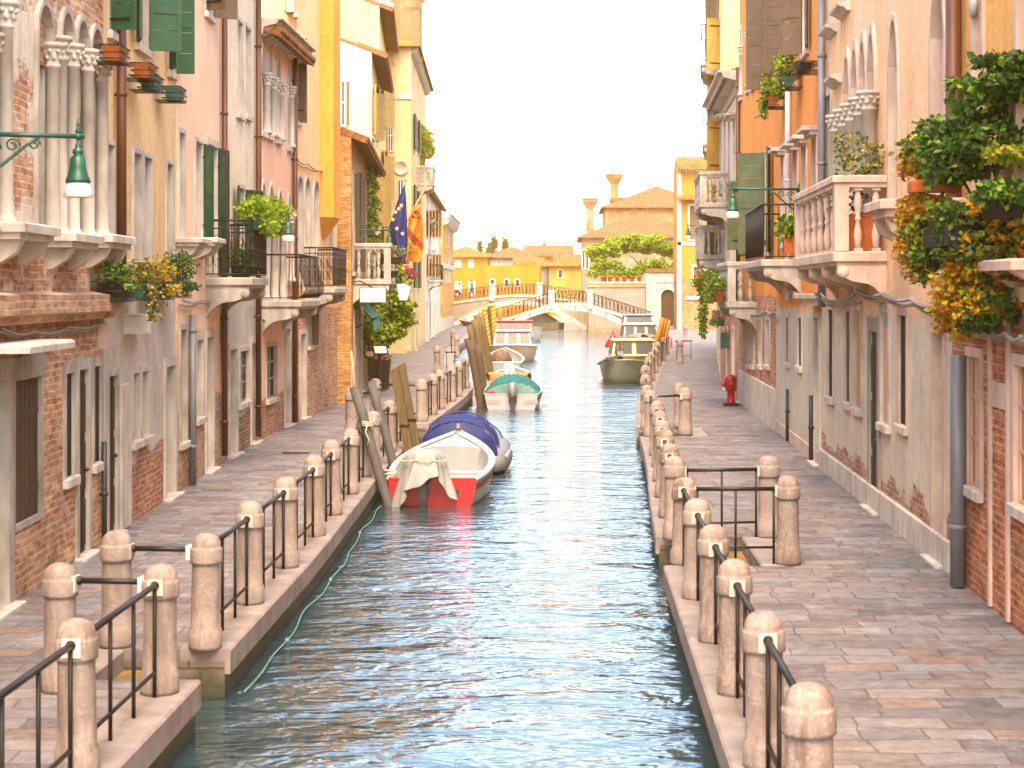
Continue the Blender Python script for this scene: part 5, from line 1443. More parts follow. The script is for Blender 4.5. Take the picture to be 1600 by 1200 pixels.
# garden terrace behind the wall, hedge of pots, pergola canopy
gt = MB(); gt.box(1.8, 11, 162.4, 185, 0, 3.6); tag(gt.build('terrace_ground', M('land')), kind='structure')
gpots = 'terracotta pots along the garden wall'
for k in range(6):
    x = 3.0 + k * .66
    r = empty('flower_pot', (x, 162.15, 4.05), 0, f"{ORD[k]} terracotta pot from the left on the garden wall", 'flower pot', gpots)
    mb = MB(); mb.lathe([(.16, 0), (.22, .42), (.25, .43), (.25, .52), (.21, .52), (.2, .46)], 12); mb.build('pot', M('terracotta'), r)
    ml = MB(); leafball(ml, (0, 0, .75), (.36, .3, .3), 160, .14, [0, 1]); ml.build('foliage', [M('leaf_mid'), M('leaf_lime')], r)
t = empty('pergola_tree', (6.4, 166, 3.6), 0, "broad lime green tree canopy spreading over the garden wall", 'tree')
mb = MB()
for (bx, tips) in ((-3.2, ((-3.6, 0, 2.6), (-2.4, .3, 2.8), (-3.0, -.6, 2.4))), (0, ((-.8, 0, 2.9), (.9, .3, 2.8), (.2, -.7, 2.6))), (2.8, ((2.2, 0, 2.7), (3.4, .2, 2.6)))): 
    mb.tube([(bx, 0, 0), (bx + .1, 0, 1.2), (bx + .05, .05, 2.0)], [.17, .13, .11], 8); stems(mb, (bx + .05, .05, 1.8), tips, .08)
mb.build('trunk', M('bark'), t)
ml = MB()
for k in range(46):
    u = k / 45; x = -4.3 + 8.4 * u
    leafball(ml, (x + random.uniform(-.3, .3), random.uniform(-2.2, 1.6), 3.2 + 1.0 * sin(u * pi) + random.uniform(-.75, .45)), (random.uniform(.6, 1.1), .9, random.uniform(.3, .55)), 420, .27, [0, 0, 0, 1, 1, 2, 3])
for k in range(34):
    x = -4.5 + random.random() * 1.6 if k < 7 else random.uniform(-3.5, 3.8)
    leafball(ml, (x, random.uniform(-3, -1.5), random.uniform(.9, 2.2)), (.7, .6, .45), 200, .22, [0, 1, 2])
ml.build('crown', [M('leaf_bright'), M('leaf_lime'), M('leaf_mid'), M('leaf_yellow')], t)

def simple_house(x0, x1, Y, H, depth, mat, label, tile='tile', roof='hip', wins=(), over=.5, z0=-.3, chim=()):
    h = House((x0, Y), (x1, Y), H, mat, label, depth=depth, roof=roof, tile=tile, over=over, group='houses beyond the bridge', z0=z0)
    for wv in wins:
        a, b, c, d = wv[:4]; h.opening(a, b, c, d, fw=.14, depth=.15, frame='stone_pale', arch=wv[4] if len(wv) > 4 else None, pane=wv[5] if len(wv) > 5 else 'glass', casement=False)
    h.finish()
    for (px, yt, yb, rr) in chim:
        p0 = at(px, yt, Y + depth * .35); p1 = at(px, yb, Y + depth * .35); mb = MB(); hgt = p0.z - p1.z
        R = T(p0.x - x0, depth * .35, p1.z)
        mb.box(-rr, rr, -rr, rr, -1.5, hgt * .68, 0, R)
        mb.box(-rr * 1.15, rr * 1.15, -rr * 1.15, rr * 1.15, hgt * .12, hgt * .18, 0, R)
        vs = []
        for (q, z) in ((1.0, hgt * .681), (2.0, hgt * .88), (2.05, hgt * .94), (2.2, hgt * .941), (2.2, hgt * .965), (.6, hgt)):
            vs.append((rr * q, z))
        for (q0, za), (q1, zb) in zip(vs, vs[1:]):
            mb.add([(-q0, -q0, za), (q0, -q0, za), (q0, q0, za), (-q0, q0, za), (-q1, -q1, zb), (q1, -q1, zb), (q1, q1, zb), (-q1, q1, zb)], [(0, 1, 5, 4), (1, 2, 6, 5), (2, 3, 7, 6), (3, 0, 4, 7)], 0, False, R)
        mb.add([(-rr * .6, -rr * .6, hgt), (rr * .6, -rr * .6, hgt), (rr * .6, rr * .6, hgt), (-rr * .6, rr * .6, hgt)], [(0, 1, 2, 3)], 0, False, R)
        mb.build('chimney', h.mat, h.root)
    return h
FO = facade("far_ochre_facade", (.52, .20, .022), (.44, .155, .018), grime=.3, seed=90.0)
FB = facade("far_brick_facade", (.62, .34, .15), brick_h=60, b1=(.42, .16, .05), b2=(.48, .24, .10), mortar=(.44, .28, .16), seed=91.0)
FY = facade("far_yellow_facade", (.52, .32, .085), (.46, .25, .055), grime=.3, patch=.4, b1=(.7, .45, .2), b2=(.75, .5, .25), seed=92.0)
FG = facade("far_grey_facade", (.40, .33, .27), (.34, .28, .23), grime=.3, seed=93.0)
# big house right of the canal mouth
simple_house(1.35, 14.5, 190, 9.0, 17, facade("rose_brick_facade", (.66, .40, .28), brick_h=60, b1=(.40, .18, .10), b2=(.46, .25, .16), mortar=(.46, .30, .22), seed=94.0), "large brick house with hipped tile roof behind the garden trees", wins=((910, 913, 392, 420), (916, 919, 392, 420)), chim=((922, 308, 366, .42),))
simple_house(4.2, 17, 212, 13.2, 16, FB, "taller house roof rising behind the large brick house", chim=((960, 271, 322, .5), (967, 308, 352, .5)))
simple_house(-16.5, -10.6, 232, 7.75, 6.5, FO, "orange house with pyramid roof left of the bridge", 'tile_gold', wins=((712, 720, 441, 462, None, 'curtain'), (733, 741, 441, 462, None, 'curtain'), (712, 719, 406, 417, None, 'curtain'), (733, 739, 406, 417, None, 'curtain')))
simple_house(-10.5, -3.6, 222, 6.4, 7, FO, "low long orange building with three small windows behind the bridge", 'tile_gold', roof=None, wins=((767, 772, 437, 447), (789, 794, 437, 447), (806, 811, 437, 447)))
simple_house(-11.4, -4.6, 246, 7.9, 6, FG, "grey house with red tiled roof behind the low orange building", wins=((776, 779, 406, 415, None, 'curtain'), (781, 784, 406, 415, None, 'curtain')))
simple_house(-7.5, -3.3, 236, 6.7, 4.5, FY, "small yellow gabled house behind the low orange building", 'tile_gold', roof='gable')
simple_house(-2.6, 2.2, 226, 6.5, 6, FY, "pale yellow brick house with one arched window", 'tile_gold', wins=((873, 878, 422, 434, 'round'),))
simple_house(-4.2, -1.3, 232, 6.5, 8, FG, "grey shed roofed house beside the pale yellow house")
simple_house(-7.0, 0.6, 268, 8.5, 8, FO, "tall orange house with broad red roof at the back", 'tile', roof='gable')
simple_house(-2.5, 5.0, 262, 7.2, 7, FB, "brick house with low roof at the back beside the large house", 'tile', roof='gable')
simple_house(-26, -17, 240, 9, 6, FY, "yellow house at the far left edge of the view", 'tile_gold')
simple_house(-17, -11.5, 262, 7.6, 6, FG, "grey house behind the orange pyramid roof", 'tile', roof='gable')
def cypress(x, Y, H, r, label, round_=False):
    t = empty('cypress_tree' if not round_ else 'garden_tree', (x, Y, 0), 0, label, 'tree', 'trees beyond the roofs')
    mb = MB(); mb.tube([(0, 0, 0), (0, 0, H * .4), (0, 0, H * .9)], [.25, .18, .05], 7); mb.build('trunk', M('bark'), t)
    ml = MB()
    for k in range(26):
        u = random.random(); z = H * (.25 + .73 * u); rr = r * (1 - u ** 2.2) + .12
        leafball(ml, (random.uniform(-.4, .4) * rr, random.uniform(-.4, .4) * rr, z), (rr * .75, rr * .75, H * .07), 60, .45, [0, 1], rnd=random)
    ml.build('crown', [M('leaf_olive'), M('leaf_brown')], t)
for (px, py, Y, r, lab) in ((772, 366, 285, 1.0, "tall dark cypress left of centre above the roofs"), (790, 372, 285, .9, "second dark cypress just right of the tallest one"), (750, 378, 280, 1.1, "lone round topped cypress above the orange house roof"), (852, 383, 300, .9, "small dark cypress far right above the brick roofs"), (764, 381, 295, 1.5, "pale low tree between the two left cypresses")):
    p = at(px, py, Y); cypress(p.x, Y, p.z, r, lab)
# ------------------------------------------------------------------ boats
def hull(root, L, B, fb0, fb1, mats, tw=.82, fine=1.9, floor=.12, draft=.3, rim=.08, inner=True, stripe=None):
    """open hull: stern (transom) at y=0, bow at y=L, water line at z=0. mats: outside, rim, inside, transom"""
    N = 22
    def hb(t):      # half beam
        m = .38
        if t < m: return B / 2 * (tw + (1 - tw) * sin(t / m * pi / 2))
        u = (t - m) / (1 - m); return B / 2 * max(0.0, 1 - u ** fine) + .0
    def sh(t): return fb0 + (fb1 - fb0) * t ** 1.8
    def keel(t): return -draft + (fb1 * .75 + draft) * max(0, (t - .72) / .28) ** 2.2
    P = []; I = []; R = []
    for i in range(N + 1):
        t = i / N; y = L * t + (.10 * L * 0); b = max(hb(t), .012); s = sh(t); k = keel(t)
        rake = .0
        sec = [(0, k), (b * .55, k + (s - k) * .10), (b * .80, k + (s - k) * .22), (b * .90, k + (s - k) * .45), (b * .97, k + (s - k) * .8), (b, s)]
        yy = lambda z: L * t - (1 - (z - k) / max(.01, s - k)) * .35 * max(0, (t - .6) / .4)
        full = [(-x, yy(z), z) for x, z in reversed(sec)] + [(x, yy(z), z) for x, z in sec[1:]]
        P.append(full)
        bi = max(b - rim, .006)
        fl = floor if t < .66 else floor + (s - .06 - floor) * ((t - .66) / .34) ** .8
        yi = min(L * t, L - rim * 1.5) - .42 * max(0, (t - .6) / .4)
        I.append([(-bi, yi, s), (-bi * .96, yi, s - .10), (-bi * .80, yi, fl + .02), (0, yi, fl), (bi * .80, yi, fl + .02), (bi * .96, yi, s - .10), (bi, yi, s)])
        R.append(((-b, L * t, s), (-bi, yi, s + .012), (bi, yi, s + .012), (b, L * t, s)))
    mb = MB(); mb.grid(P, 0)
    hullo = mb.build('hull', M(mats[0]), root)
    # transom
    mt = MB(); c = P[0]; mt.add([(p[0], p[1] - .002, p[2]) for p in c] + [(p[0], p[1] + .07, p[2]) for p in c], [tuple(range(len(c)))] + [tuple(range(2 * len(c) - 1, len(c) - 1, -1))])
    # top edge of transom
    mt.box(-B / 2 * tw + .01, B / 2 * tw - .01, -.012, .08, fb0 - .02, fb0 + .02)
    mt.build('transom', M(mats[3] if len(mats) > 3 else mats[0]), root)
    mr = MB()
    for i in range(N):
        a, b = R[i], R[i + 1]
        mr.add([a[0], a[1], b[1], b[0]], [(0, 1, 2, 3)], 0, True); mr.add([a[2], a[3], b[3], b[2]], [(0, 1, 2, 3)], 0, True)
    mr.tube([r[0] for r in R], .028, 6); mr.tube([r[3] for r in R], .028, 6)
    mr.build('gunwale', M(mats[1]), root)
    if inner:
        mi = MB(); mi.grid(I, 0); mi.add(I[0], [tuple(range(7))]); mi.build('interior', M(mats[2]), root)
    if stripe:
        ms = MB()
        for sg in (-1, 1):
            Q = []
            for i in range(N + 1):
                t = i / N; b = max(hb(t), .012); s = sh(t); k = keel(t)
                Q.append([(sg * (b * .985 + .006), L * t, s - (s - k) * .14), (sg * (b * .965 + .006), L * t, s - (s - k) * .26)])
            ms.grid(Q, 0)
        ms.build('stripe', M(stripe), root)
    return hb, sh
def outboard(root, x, y, z, cowl='motor', tilt=0.0, s=1.0):
    o = MB(); Mx = T(x, y, z) @ RX(radians(tilt)) @ Matrix.Scale(s, 4)
    prof = [(.10, .0), (.15, .03), (.165, .16), (.15, .30), (.10, .36), (.02, .375)]
    o.lathe(prof, 14, 0, Mx @ Matrix.Diagonal((.85, 1.35, 1, 1)))
    ob = o.build('outboard_motor', M(cowl), root)
    o = MB(); o.box(-.055, .055, -.10, .08, -.62, 0, 0, Mx); o.box(-.10, .10, .05, .20, -.20, .05, 0, Mx); o.box(-.03, .03, -.22, .10, -.80, -.62, 0, Mx); o.box(-.09, .09, -.30, .06, -.60, -.57, 0, Mx)
    for k in range(3): o.box(-.012, .012, -.26, -.23, -.74, -.60, 0, Mx @ T(0, 0, -.74) @ Matrix.Rotation(k * 2 * pi / 3, 4, 'Y') @ T(0, 0, .74))
    o.tube([(.0, .12, .1), (.02, .45, .16)], .02, 6, 0, True, Mx); o.build('leg_and_tiller', M('motor'), ob)
    return ob
def drape(root, name, mat, pts_fn, nu=26, nv=18, wr=.02, seed=0):
    rnd = random.Random(seed); P = []
    for i in range(nu + 1):
        rowp = []
        for j in range(nv + 1):
            p = Vector(pts_fn(i / nu, j / nv)); 
            p.z += wr * (sin(i * 1.9 + seed) * cos(j * 1.3 + i * .35) + .5 * sin(i * .7 + j * 2.3)); rowp.append(p)
        P.append(rowp)
    mb = MB(); mb.grid(P, 0); return mb.build(name, M(mat), root)
def boat(loc, rz, label): return empty('boat', (loc[0], loc[1], WZ), rz, label, 'boat')

# B1 near white boat with red transom
b = boat((-2.33, 30.4), radians(-2), "open white boat with bright red transom and canvas covered outboard, nearest of all")
hb, sh = hull(b, 4.7, 1.80, .46, .92, ('gel', 'gel', 'gel_in', 'red'), tw=.84, fine=2.1, floor=.10, draft=.25, rim=.10, stripe='red')
for bx in ((-.72, -.25, .02, .62, .20, .34), (.25, .72, .02, .62, .20, .34), (-.76, .76, 2.25, 2.62, .30, .36)):
    mb = MB(); mb.box(*bx, ch=.02); mb.build('bench', M('gel_in'), b)
# raised foredeck with a centre crease
P = []
for i in range(9):
    t = .70 + .295 * i / 8; q = hb(t) - .10; s = sh(t)
    P.append([(-q, 4.7 * t - .05, s + .0), (-q * .5, 4.7 * t - .05, s + .03), (0, 4.7 * t - .05, s + .055), (q * .5, 4.7 * t - .05, s + .03), (q, 4.7 * t - .05, s + .0)])
mb = MB(); 
for i in range(8):
    for j in range(4): mb.add([P[i][j], P[i][j + 1], P[i + 1][j + 1], P[i + 1][j]], [(0, 1, 2, 3)])
mb.add(P[0] + [(-.5, 4.7 * .70 - .02, .2), (.5, 4.7 * .70 - .02, .2)], [(0, 1, 2, 3, 4, 6, 5)])
fd = mb.build('foredeck', M('gel'), b)
mb = MB(); mb.lathe([(.05, 0), (.055, .05), (.03, .06), (.05, .09), (.02, .11)], 10, 0, T(0, 4.55, .96)); mb.build('bow_cleat', M('pipe_grey'), b)
mb = MB(); P2 = []
for i in range(15):
    t = .03 + .62 * i / 14; q = hb(t) - .24
    P2.append([(-q, 4.7 * t, .135), (0, 4.7 * t, .13), (q, 4.7 * t, .135)])
mb.grid(P2, 0, False); 
for k in range(12): mb.box(-.62, .62, .25 + k * .24, .262 + k * .24, .136, .142)
mb.build('floorboards', M('gel_in'), b)
om = outboard(b, -.14, -.10, .40, 'motor', 8)
def cov(u, v):      # canvas bag thrown over the motor, hanging in folds
    a = 2 * pi * u; fold = 1 + .17 * sin(a * 7 + 1 + 2 * v) * v + .11 * sin(a * 13 + 3 * v) * v
    if v < .35: r = .34 * sin(v / .35 * pi / 2) ** .8; z = .98 - .16 * (v / .35) ** 2
    else: w = (v - .35) / .65; r = .34 + .16 * w; z = .82 - .72 * w - .10 * sin(a * 4) * w + (.52 * max(0, -sin(a - .35)) ** 5 + .08 * sin(a * 5)) * w
    return (-.14 + r * cos(a) * fold * .95, .04 + r * sin(a) * fold * 1.05, z)
drape(b, 'motor_cover', 'canvas', cov, 60, 18, .006, 2)
mb = MB(); mb.tube([(-.14 + .40 * cos(q), .04 + .42 * sin(q), .80 + .02 * sin(3 * q)) for q in [i * pi / 10 for i in range(21)]], .012, 6); mb.build('cover_strap', M('rope_beige'), b)
mb = MB(); mb.tube([(-.72 + .1 * cos(q), .12 + .08 * sin(q), .50 + .01 * q) for q in [i * pi / 5 for i in range(16)]], .018, 6); mb.build('rope_coil', M('rope_beige'), b)
mb = MB(); mb.box(.40, .46, -.02, -.003, .20, .30); mb.box(-.5, -.46, -.02, -.003, .06, .10); mb.build('transom_fitting', M('motor'), b)

# B2 grey inflatable with blue canvas hood
b = boat((-2.22, 35.4), radians(-1), "grey inflatable boat under a blue canvas hood, just beyond the red boat")
mb = MB(); r = .25
pts = [(.72, 0, .22), (.76, .8, .22), (.76, 1.8, .24), (.70, 2.6, .30), (.5, 3.2, .40), (.2, 3.55, .48), (0, 3.6, .5)]
pts = pts + [(-p[0], p[1], p[2]) for p in reversed(pts[:-1])]
mb.tube(pts, [.12, r, r, r, r, r, r, r, r, r, r, r, .12], 14); mb.build('tube', M('rubber'), b)
mb = MB(); mb.box(-.6, .6, .05, 2.9, .02, .10); mb.box(-.6, .6, .05, .12, .0, .46); mb.build('floor', M('gel_in'), b)
def hood(u, v):
    a = pi * v; q = .76 * (1 - .12 * u); return (-q * cos(a), .25 + 2.4 * u, .36 + (.80 - .46 * abs(u - .35) ** 1.3) * sin(a) ** .8)
drape(b, 'canvas_hood', 'blue_cloth', hood, 20, 22, .018, 4)
for yy in (.25, 1.1, 2.6):
    mb = MB(); mb.tube([(-.77 * cos(a), yy, .37 + (.815 - .46 * abs((yy - .25) / 2.4 - .35) ** 1.3) * sin(a) ** .8 + .01) for a in [i * pi / 14 for i in range(15)]], .018, 6)
    mb.build('hood_hoop', M('flag_blue'), b)
def hoodf(u, v):
    a = pi * u; q = .76; hh = .80 - .46 * .35 ** 1.3
    x, z = -q * cos(a), .36 + hh * sin(a) ** .8
    return (x * (1 - v * .5), .25 - .22 * sin(pi * v * .5) * sin(a), .34 + (z - .34) * (1 - v))
drape(b, 'hood_front', 'blue_cloth', hoodf, 22, 10, .012, 3)
mb = MB()
for k in range(6): mb.lathe([(.03, -.02), (.035, .01), (.01, .03)], 8, 0, T(.95, .5 + k * .4, .36))
mb.build('grab_fitting', M('lampglass'), b)

# B3 white boat with teal tarpaulin
b = boat((-1.80, 55.2), radians(-1), "white boat under a teal tarpaulin with grey outboard, moored by dark posts")
hull(b, 5.0, 1.82, .48, .8, ('gel', 'gel', 'gel_in', 'gel'), tw=.9, stripe='red')
def tp(u, v):
    y = .35 + 3.2 * u; w = .86 * (1 - .25 * max(0, u - .5)); x = -w + 2 * w * v
    return (x, y, .52 + (.50 - .26 * abs(2 * u - .55)) * (1 - abs(2 * v - 1) ** 2.6) * (.75 + .25 * min(1, u * 6)))
drape(b, 'tarpaulin', 'teal', tp, 30, 34, .05, 6)
def tpf(u, v):
    w = .86; x = -w + 2 * w * u; return (x, .35 - .10 * v, .52 + (.50 - .143) * .75 * (1 - abs(2 * u - 1) ** 2.6) * (1 - v) - .02 * v)
drape(b, 'tarpaulin_end', 'teal', tpf, 22, 6, .01, 3)
outboard(b, .05, -.12, .42, 'motor_grey', 0, 1.15)
mb = MB(); mb.box(-.72, -.50, .02, .3, .47, .60, ch=.05); mb.build('red_fender', M('red'), b)
for x in (-.55, .6):
    mb = MB(); mb.box(x - .22, x + .22, -.015, -.003, .18, .30); mb.build('transom_panel', M('gel_in'), b)
# B4 boat with orange seats and white cowl
b = boat((-2.15, 62.3), radians(-1), "blue and white boat with orange brown seats and white engine cowl")
hull(b, 4.6, 1.75, .50, .85, ('gel', 'gel', 'bluegrey_hull', 'gel'), tw=.9, stripe='flag_blue')
mb = MB()
P = []
for i in range(13):
    a = pi * i / 12; P.append([(-.78 * cos(a), .5 + .55 * sin(a), .50), (-.80 * cos(a), .48 + .6 * sin(a), .74), (-.74 * cos(a), .48 + .5 * sin(a), .80), (-.66 * cos(a), .48 + .42 * sin(a), .72), (-.66 * cos(a), .48 + .42 * sin(a), .50)])
mb.grid(P, 0); mb.build('seat_back', M('seat'), b)
outboard(b, .05, -.05, .62, 'lampglass', -18, 1.5)
# B5 pale boat with sacks
b = boat((-2.95, 75.5), radians(-1), "pale cream dinghy with brown sacks piled inside, behind the orange seats")
hull(b, 5.0, 1.9, .62, 1.12, ('cream_hull', 'cream_hull', 'gel_in', 'bluegrey_hull'), tw=.9, draft=.2)
def sk(u, v): a = 2 * pi * u; p = pi * v; return (.42 * sin(p) * cos(a) * (1 + .2 * sin(3 * a)), 1.0 + .5 * sin(p) * sin(a), 1.0 - .45 * cos(p) - .32)
drape(b, 'sacks', 'sack', sk, 16, 12, .05, 8)
mb = MB(); mb.box(-.85, .85, .0, .5, .63, .67, ch=.02); mb.build('stern_deck', M('cream_hull'), b)
# B6 cream cabin cruiser, bow to the camera
def cabin(b, x, y0, y1, z0, z1, wf, roofm, wallm, glassm='screen', slope=.35, panes=3, lean=.12):
    """cabin with sloped windscreen towards -y"""
    xb, xt = wf, wf * (1 - lean)
    vs = [(-xb, y0, z0), (xb, y0, z0), (xb, y1, z0), (-xb, y1, z0), (-xt, y0 + slope, z1), (xt, y0 + slope, z1), (xt, y1 - .05, z1), (-xt, y1 - .05, z1)]
    mb = MB(); mb.add(vs, [(0, 1, 5, 4), (1, 2, 6, 5), (2, 3, 7, 6), (3, 0, 4, 7), (4, 5, 6, 7)]); cb = mb.build('cabin', M(wallm), b)
    mg = MB()
    def lerp(p, q, t): return Vector(p) + (Vector(q) - Vector(p)) * t
    def pane(a, c, d, e, n):
        N_ = (Vector(c) - Vector(a)).cross(Vector(e) - Vector(a)).normalized() * .012
        for k in range(n):
            u0, u1 = k / n + .06 / n + .02, (k + 1) / n - .06 / n - .02
            q = []
            for (u, v) in ((u0, .14), (u1, .14), (u1, .88), (u0, .88)):
                q.append(lerp(lerp(a, c, u), lerp(e, d, u), v) + N_)
            mg.add(q, [(0, 1, 2, 3)])
    pane(vs[0], vs[1], vs[5], vs[4], panes); pane(vs[1], vs[2], vs[6], vs[5], 2); pane(vs[3], vs[0], vs[4], vs[7], 2)
    mg.build('window', M(glassm), cb)
    mr = MB(); mr.box(-xt - .06, xt + .06, y0 + slope - .12, y1 + .02, z1 + .002, z1 + .06, ch=.03); mr.build('cabin_roof', M(roofm), cb)
    return cb
b = boat((-3.0, 98.2), radians(180), "cream cabin cruiser with wraparound windscreen facing the camera")
hull(b, 6.0, 2.55, .68, .88, ('cream_hull', 'gel', 'gel_in', 'cream_hull'), tw=.9, fine=3.2, draft=.3)
mb = MB(); mb.box(-1.1, 1.1, 1.0, 4.2, .72, .78); mb.build('deck', M('gel'), b)
bb = empty('cabin_mount', (0, 0, 0)); bpy.data.objects.remove(bb)
def flipcabin(b, L, *a, **k):
    n0 = set(b.children); cb = cabin(b, *a, **k)
    cb.matrix_local = T(0, L, 0) @ RZ(pi) if True else cb.matrix_local
    return cb
flipcabin(b, 5.2, 0, .9, 3.4, .785, 1.52, 1.02, 'gel', 'gel', slope=.45)
# B7 red cabin boat
b = boat((-3.35, 112), radians(180), "boat with red cabin frame and dark windscreen beside striped poles")
hull(b, 6.0, 2.5, .75, 1.0, ('gel', 'red', 'gel_in', 'gel'), tw=.9, fine=3.0)
flipcabin(b, 5.4, 0, .9, 3.2, .95, 1.82, 1.2, 'red', 'red', slope=.6, panes=1)
# B8 grey hull
b = boat((-2.85, 133), radians(172), "grey open boat moored beyond the red cabin boat")
hull(b, 6.5, 2.0, .9, 1.35, ('grey_hull', 'cream_hull', 'gel_in'), tw=.8)
# B9 right skiff
b = boat((2.03, 75.6), radians(183), "grey green skiff with dark cloth on its bow, nearest on the right")
hull(b, 5.0, 1.75, .72, .95, ('green_hull', 'cream_hull', 'gel_in'), tw=.85, fine=3.6, draft=.25)
def dc(u, v): return (.15 + .95 * u, 4.55 - .9 * v + .3 * u * u * -1, 1.02 - .34 * max(0, u - .55) * 2.2 + .05 * sin(9 * u))
drape(b, 'dark_cloth', 'navy', dc, 14, 10, .035, 5)
outboard(b, .1, 2.4, 1.0, 'sack', 40, 1.3)
# B10 lime / ochre cabin boat
b = boat((2.75, 84.3), radians(182), "ochre boat with pale green cabin top and front windows")
hull(b, 6.0, 2.3, .62, .82, ('ochre_hull', 'lime_hull', 'gel_in'), tw=.9, fine=3.2)
mb = MB(); mb.box(-.95, .95, .8, 4.2, .68, .74); mb.build('deck', M('lime_hull'), b)
flipcabin(b, 5.0, 0, .9, 3.6, .745, 1.42, 1.02, 'lime_hull', 'lime_hull', slope=.25, panes=2)
# B11 white cabin cruiser on the right
b = boat((3.75, 105), radians(183), "white cabin boat with high windscreen and olive tarpaulin, far right mooring")
hull(b, 7.0, 2.3, .8, 1.1, ('gel', 'gel', 'gel_in'), tw=.9, fine=2.8)
flipcabin(b, 5.6, 0, .9, 3.6, 1.02, 1.75, 1.0, 'gel', 'gel', slope=.3, panes=3)
flipcabin(b, 4.6, 0, .9, 2.6, 1.82, 2.28, .9, 'gel', 'gel', slope=.35, panes=1)
def tt(u, v): y = 4.7 + 2.0 * u; w = 1.1 * (1 - .75 * u ** 1.6); x = -w + 2 * w * v; return (x, y, 1.02 + .28 * (1 - abs(2 * v - 1) ** 2))
drape(b, 'tarpaulin', 'tarp_olive', tt, 14, 12, .03, 9)
def tf(u, v): a = 1.1; x = -a + 2 * a * u; return (x, 6.55 - .8 * abs(2 * u - 1) ** 2, .35 + (.80) * v)
drape(b, 'tarpaulin_front', 'tarp_olive', tf, 12, 6, .02, 1)
bo = empty('fender_buoy', (2.25, 93.0, WZ + .75), 0, "pink red conical buoy fender hanging between the two right cabin boats", 'fender')
mb = MB(); mb.lathe([(.05, -.05), (.42, 0), (.40, .15), (.2, .5), (.08, .62), (.05, .7)], 14); mb.build('float', M('red'), bo)
mb = MB(); mb.tube([(0, 0, .68), (0, .0, .9)], .03, 6); mb.build('eye', M('motor'), bo)
for (x, y, rz, lab, mt) in ((-3.6, 160, 80, "dark low boat under the arched bridge at left", 'wood_dark'), (-.8, 172, 65, "olive tarpaulin covered boat glimpsed under the arch", 'tarp_olive'), (-5.6, 164, 70, "small dark rowing boat left of the arch", 'wood')):
    b = boat((x, y), radians(rz), lab); hull(b, 5, 1.8, .6, 1.0, (mt, 'kerb', 'gel_in'), tw=.8)
    if mt == 'tarp_olive':
        def tu(u, v): y = .3 + 4.2 * u; w = .9 * (1 - .8 * max(0, u - .4) ** 1.2); x = -w + 2 * w * v; return (x, y, .7 + .9 * sin(pi * min(1, u * 1.1)) * (1 - abs(2 * v - 1) ** 1.6))
        drape(b, 'tarpaulin', 'tarp_olive', tu, 14, 12, .03, 9)

# ------------------------------------------------------------------ mooring poles and timbers
def pole(p0, p1, r, mat, label, name='mooring_pole', n=10, sq=False, group=None, tip=None, r1=None):
    p0 = Vector(p0); p1 = Vector(p1); r0 = empty(name, tuple(p0), 0, label, 'mooring pole', group)
    d = p1 - p0; mb = MB(); pts = []
    for i in range(7):
        t = i / 6; pts.append(d * t + Vector((random.uniform(-.012, .012), random.uniform(-.012, .012), 0)) * (1 if 0 < i < 6 else 0))
    rr = [r * (1.05 - .1 * i / 6) for i in range(7)]
    mb.tube(pts, rr, 4 if sq else n, 0); mb.build('shaft', M(mat), r0)
    if tip:
        mb = MB(); mb.tube([d * .995, d * 1.004], [r * .98, r * .8], n); mb.build('cap', M(tip), r0)
    return r0
def ppole(px0, py0, px1, py1, Y0, Y1, r, mat, label, **k):
    p0 = at(px0, py0, Y0); p1 = at(px1, py1, Y1); p0.z = min(p0.z, -1.2) if p0.z < 0 else p0.z
    return pole(p0, p1, r, mat, label, **k)
p1 = at(553, 606, 30.6); d = at(603, 775, 30.4) - p1; pole(p1 + d * 1.55, p1, .088, 'pole_grey', "grey mooring pole leaning left beside the red boat, tied with rope", tip='pole_dark')
pr = at(575, 663, 30.5)
rp = empty('rope_tie', tuple(pr), 0, "beige rope knotted round the leaning grey pole", 'rope')
mb = MB()
for k in range(3): mb.tube([(.10 * cos(q), .10 * sin(q), k * .03 + .02 * sin(q)) for q in [i * pi / 6 for i in range(13)]], .014, 5)
mb.build('coil', M('rope_beige'), rp); mb = MB(); mb.tube([(0, -.1, 0), (-.03, -.12, -.12), (.03, -.12, -.25), (.0, -.1, -.36)], .012, 5); mb.build('tail', M('rope_beige'), rp)
p1 = at(580, 596, 33.4); d = at(614, 722, 33.2) - p1; pole(p1 + d * 1.9, p1, .085, 'pole_grey', "second grey mooring pole, just right of the roped one", tip='pole_dark')
p1 = at(551, 572, 31.0); p2 = at(555, 612, 30.9); r0 = empty('boat_hook', tuple(p2 + (p2 - p1) * .5), 0, "thin orange brown wooden stick standing behind the roped grey pole", 'stick')
mb = MB(); dd = (p1 - p2); mb.tube([(0, 0, 0), tuple(dd * 2.1)], .022, 6); mb.build('shaft', M('wood_orange'), r0)
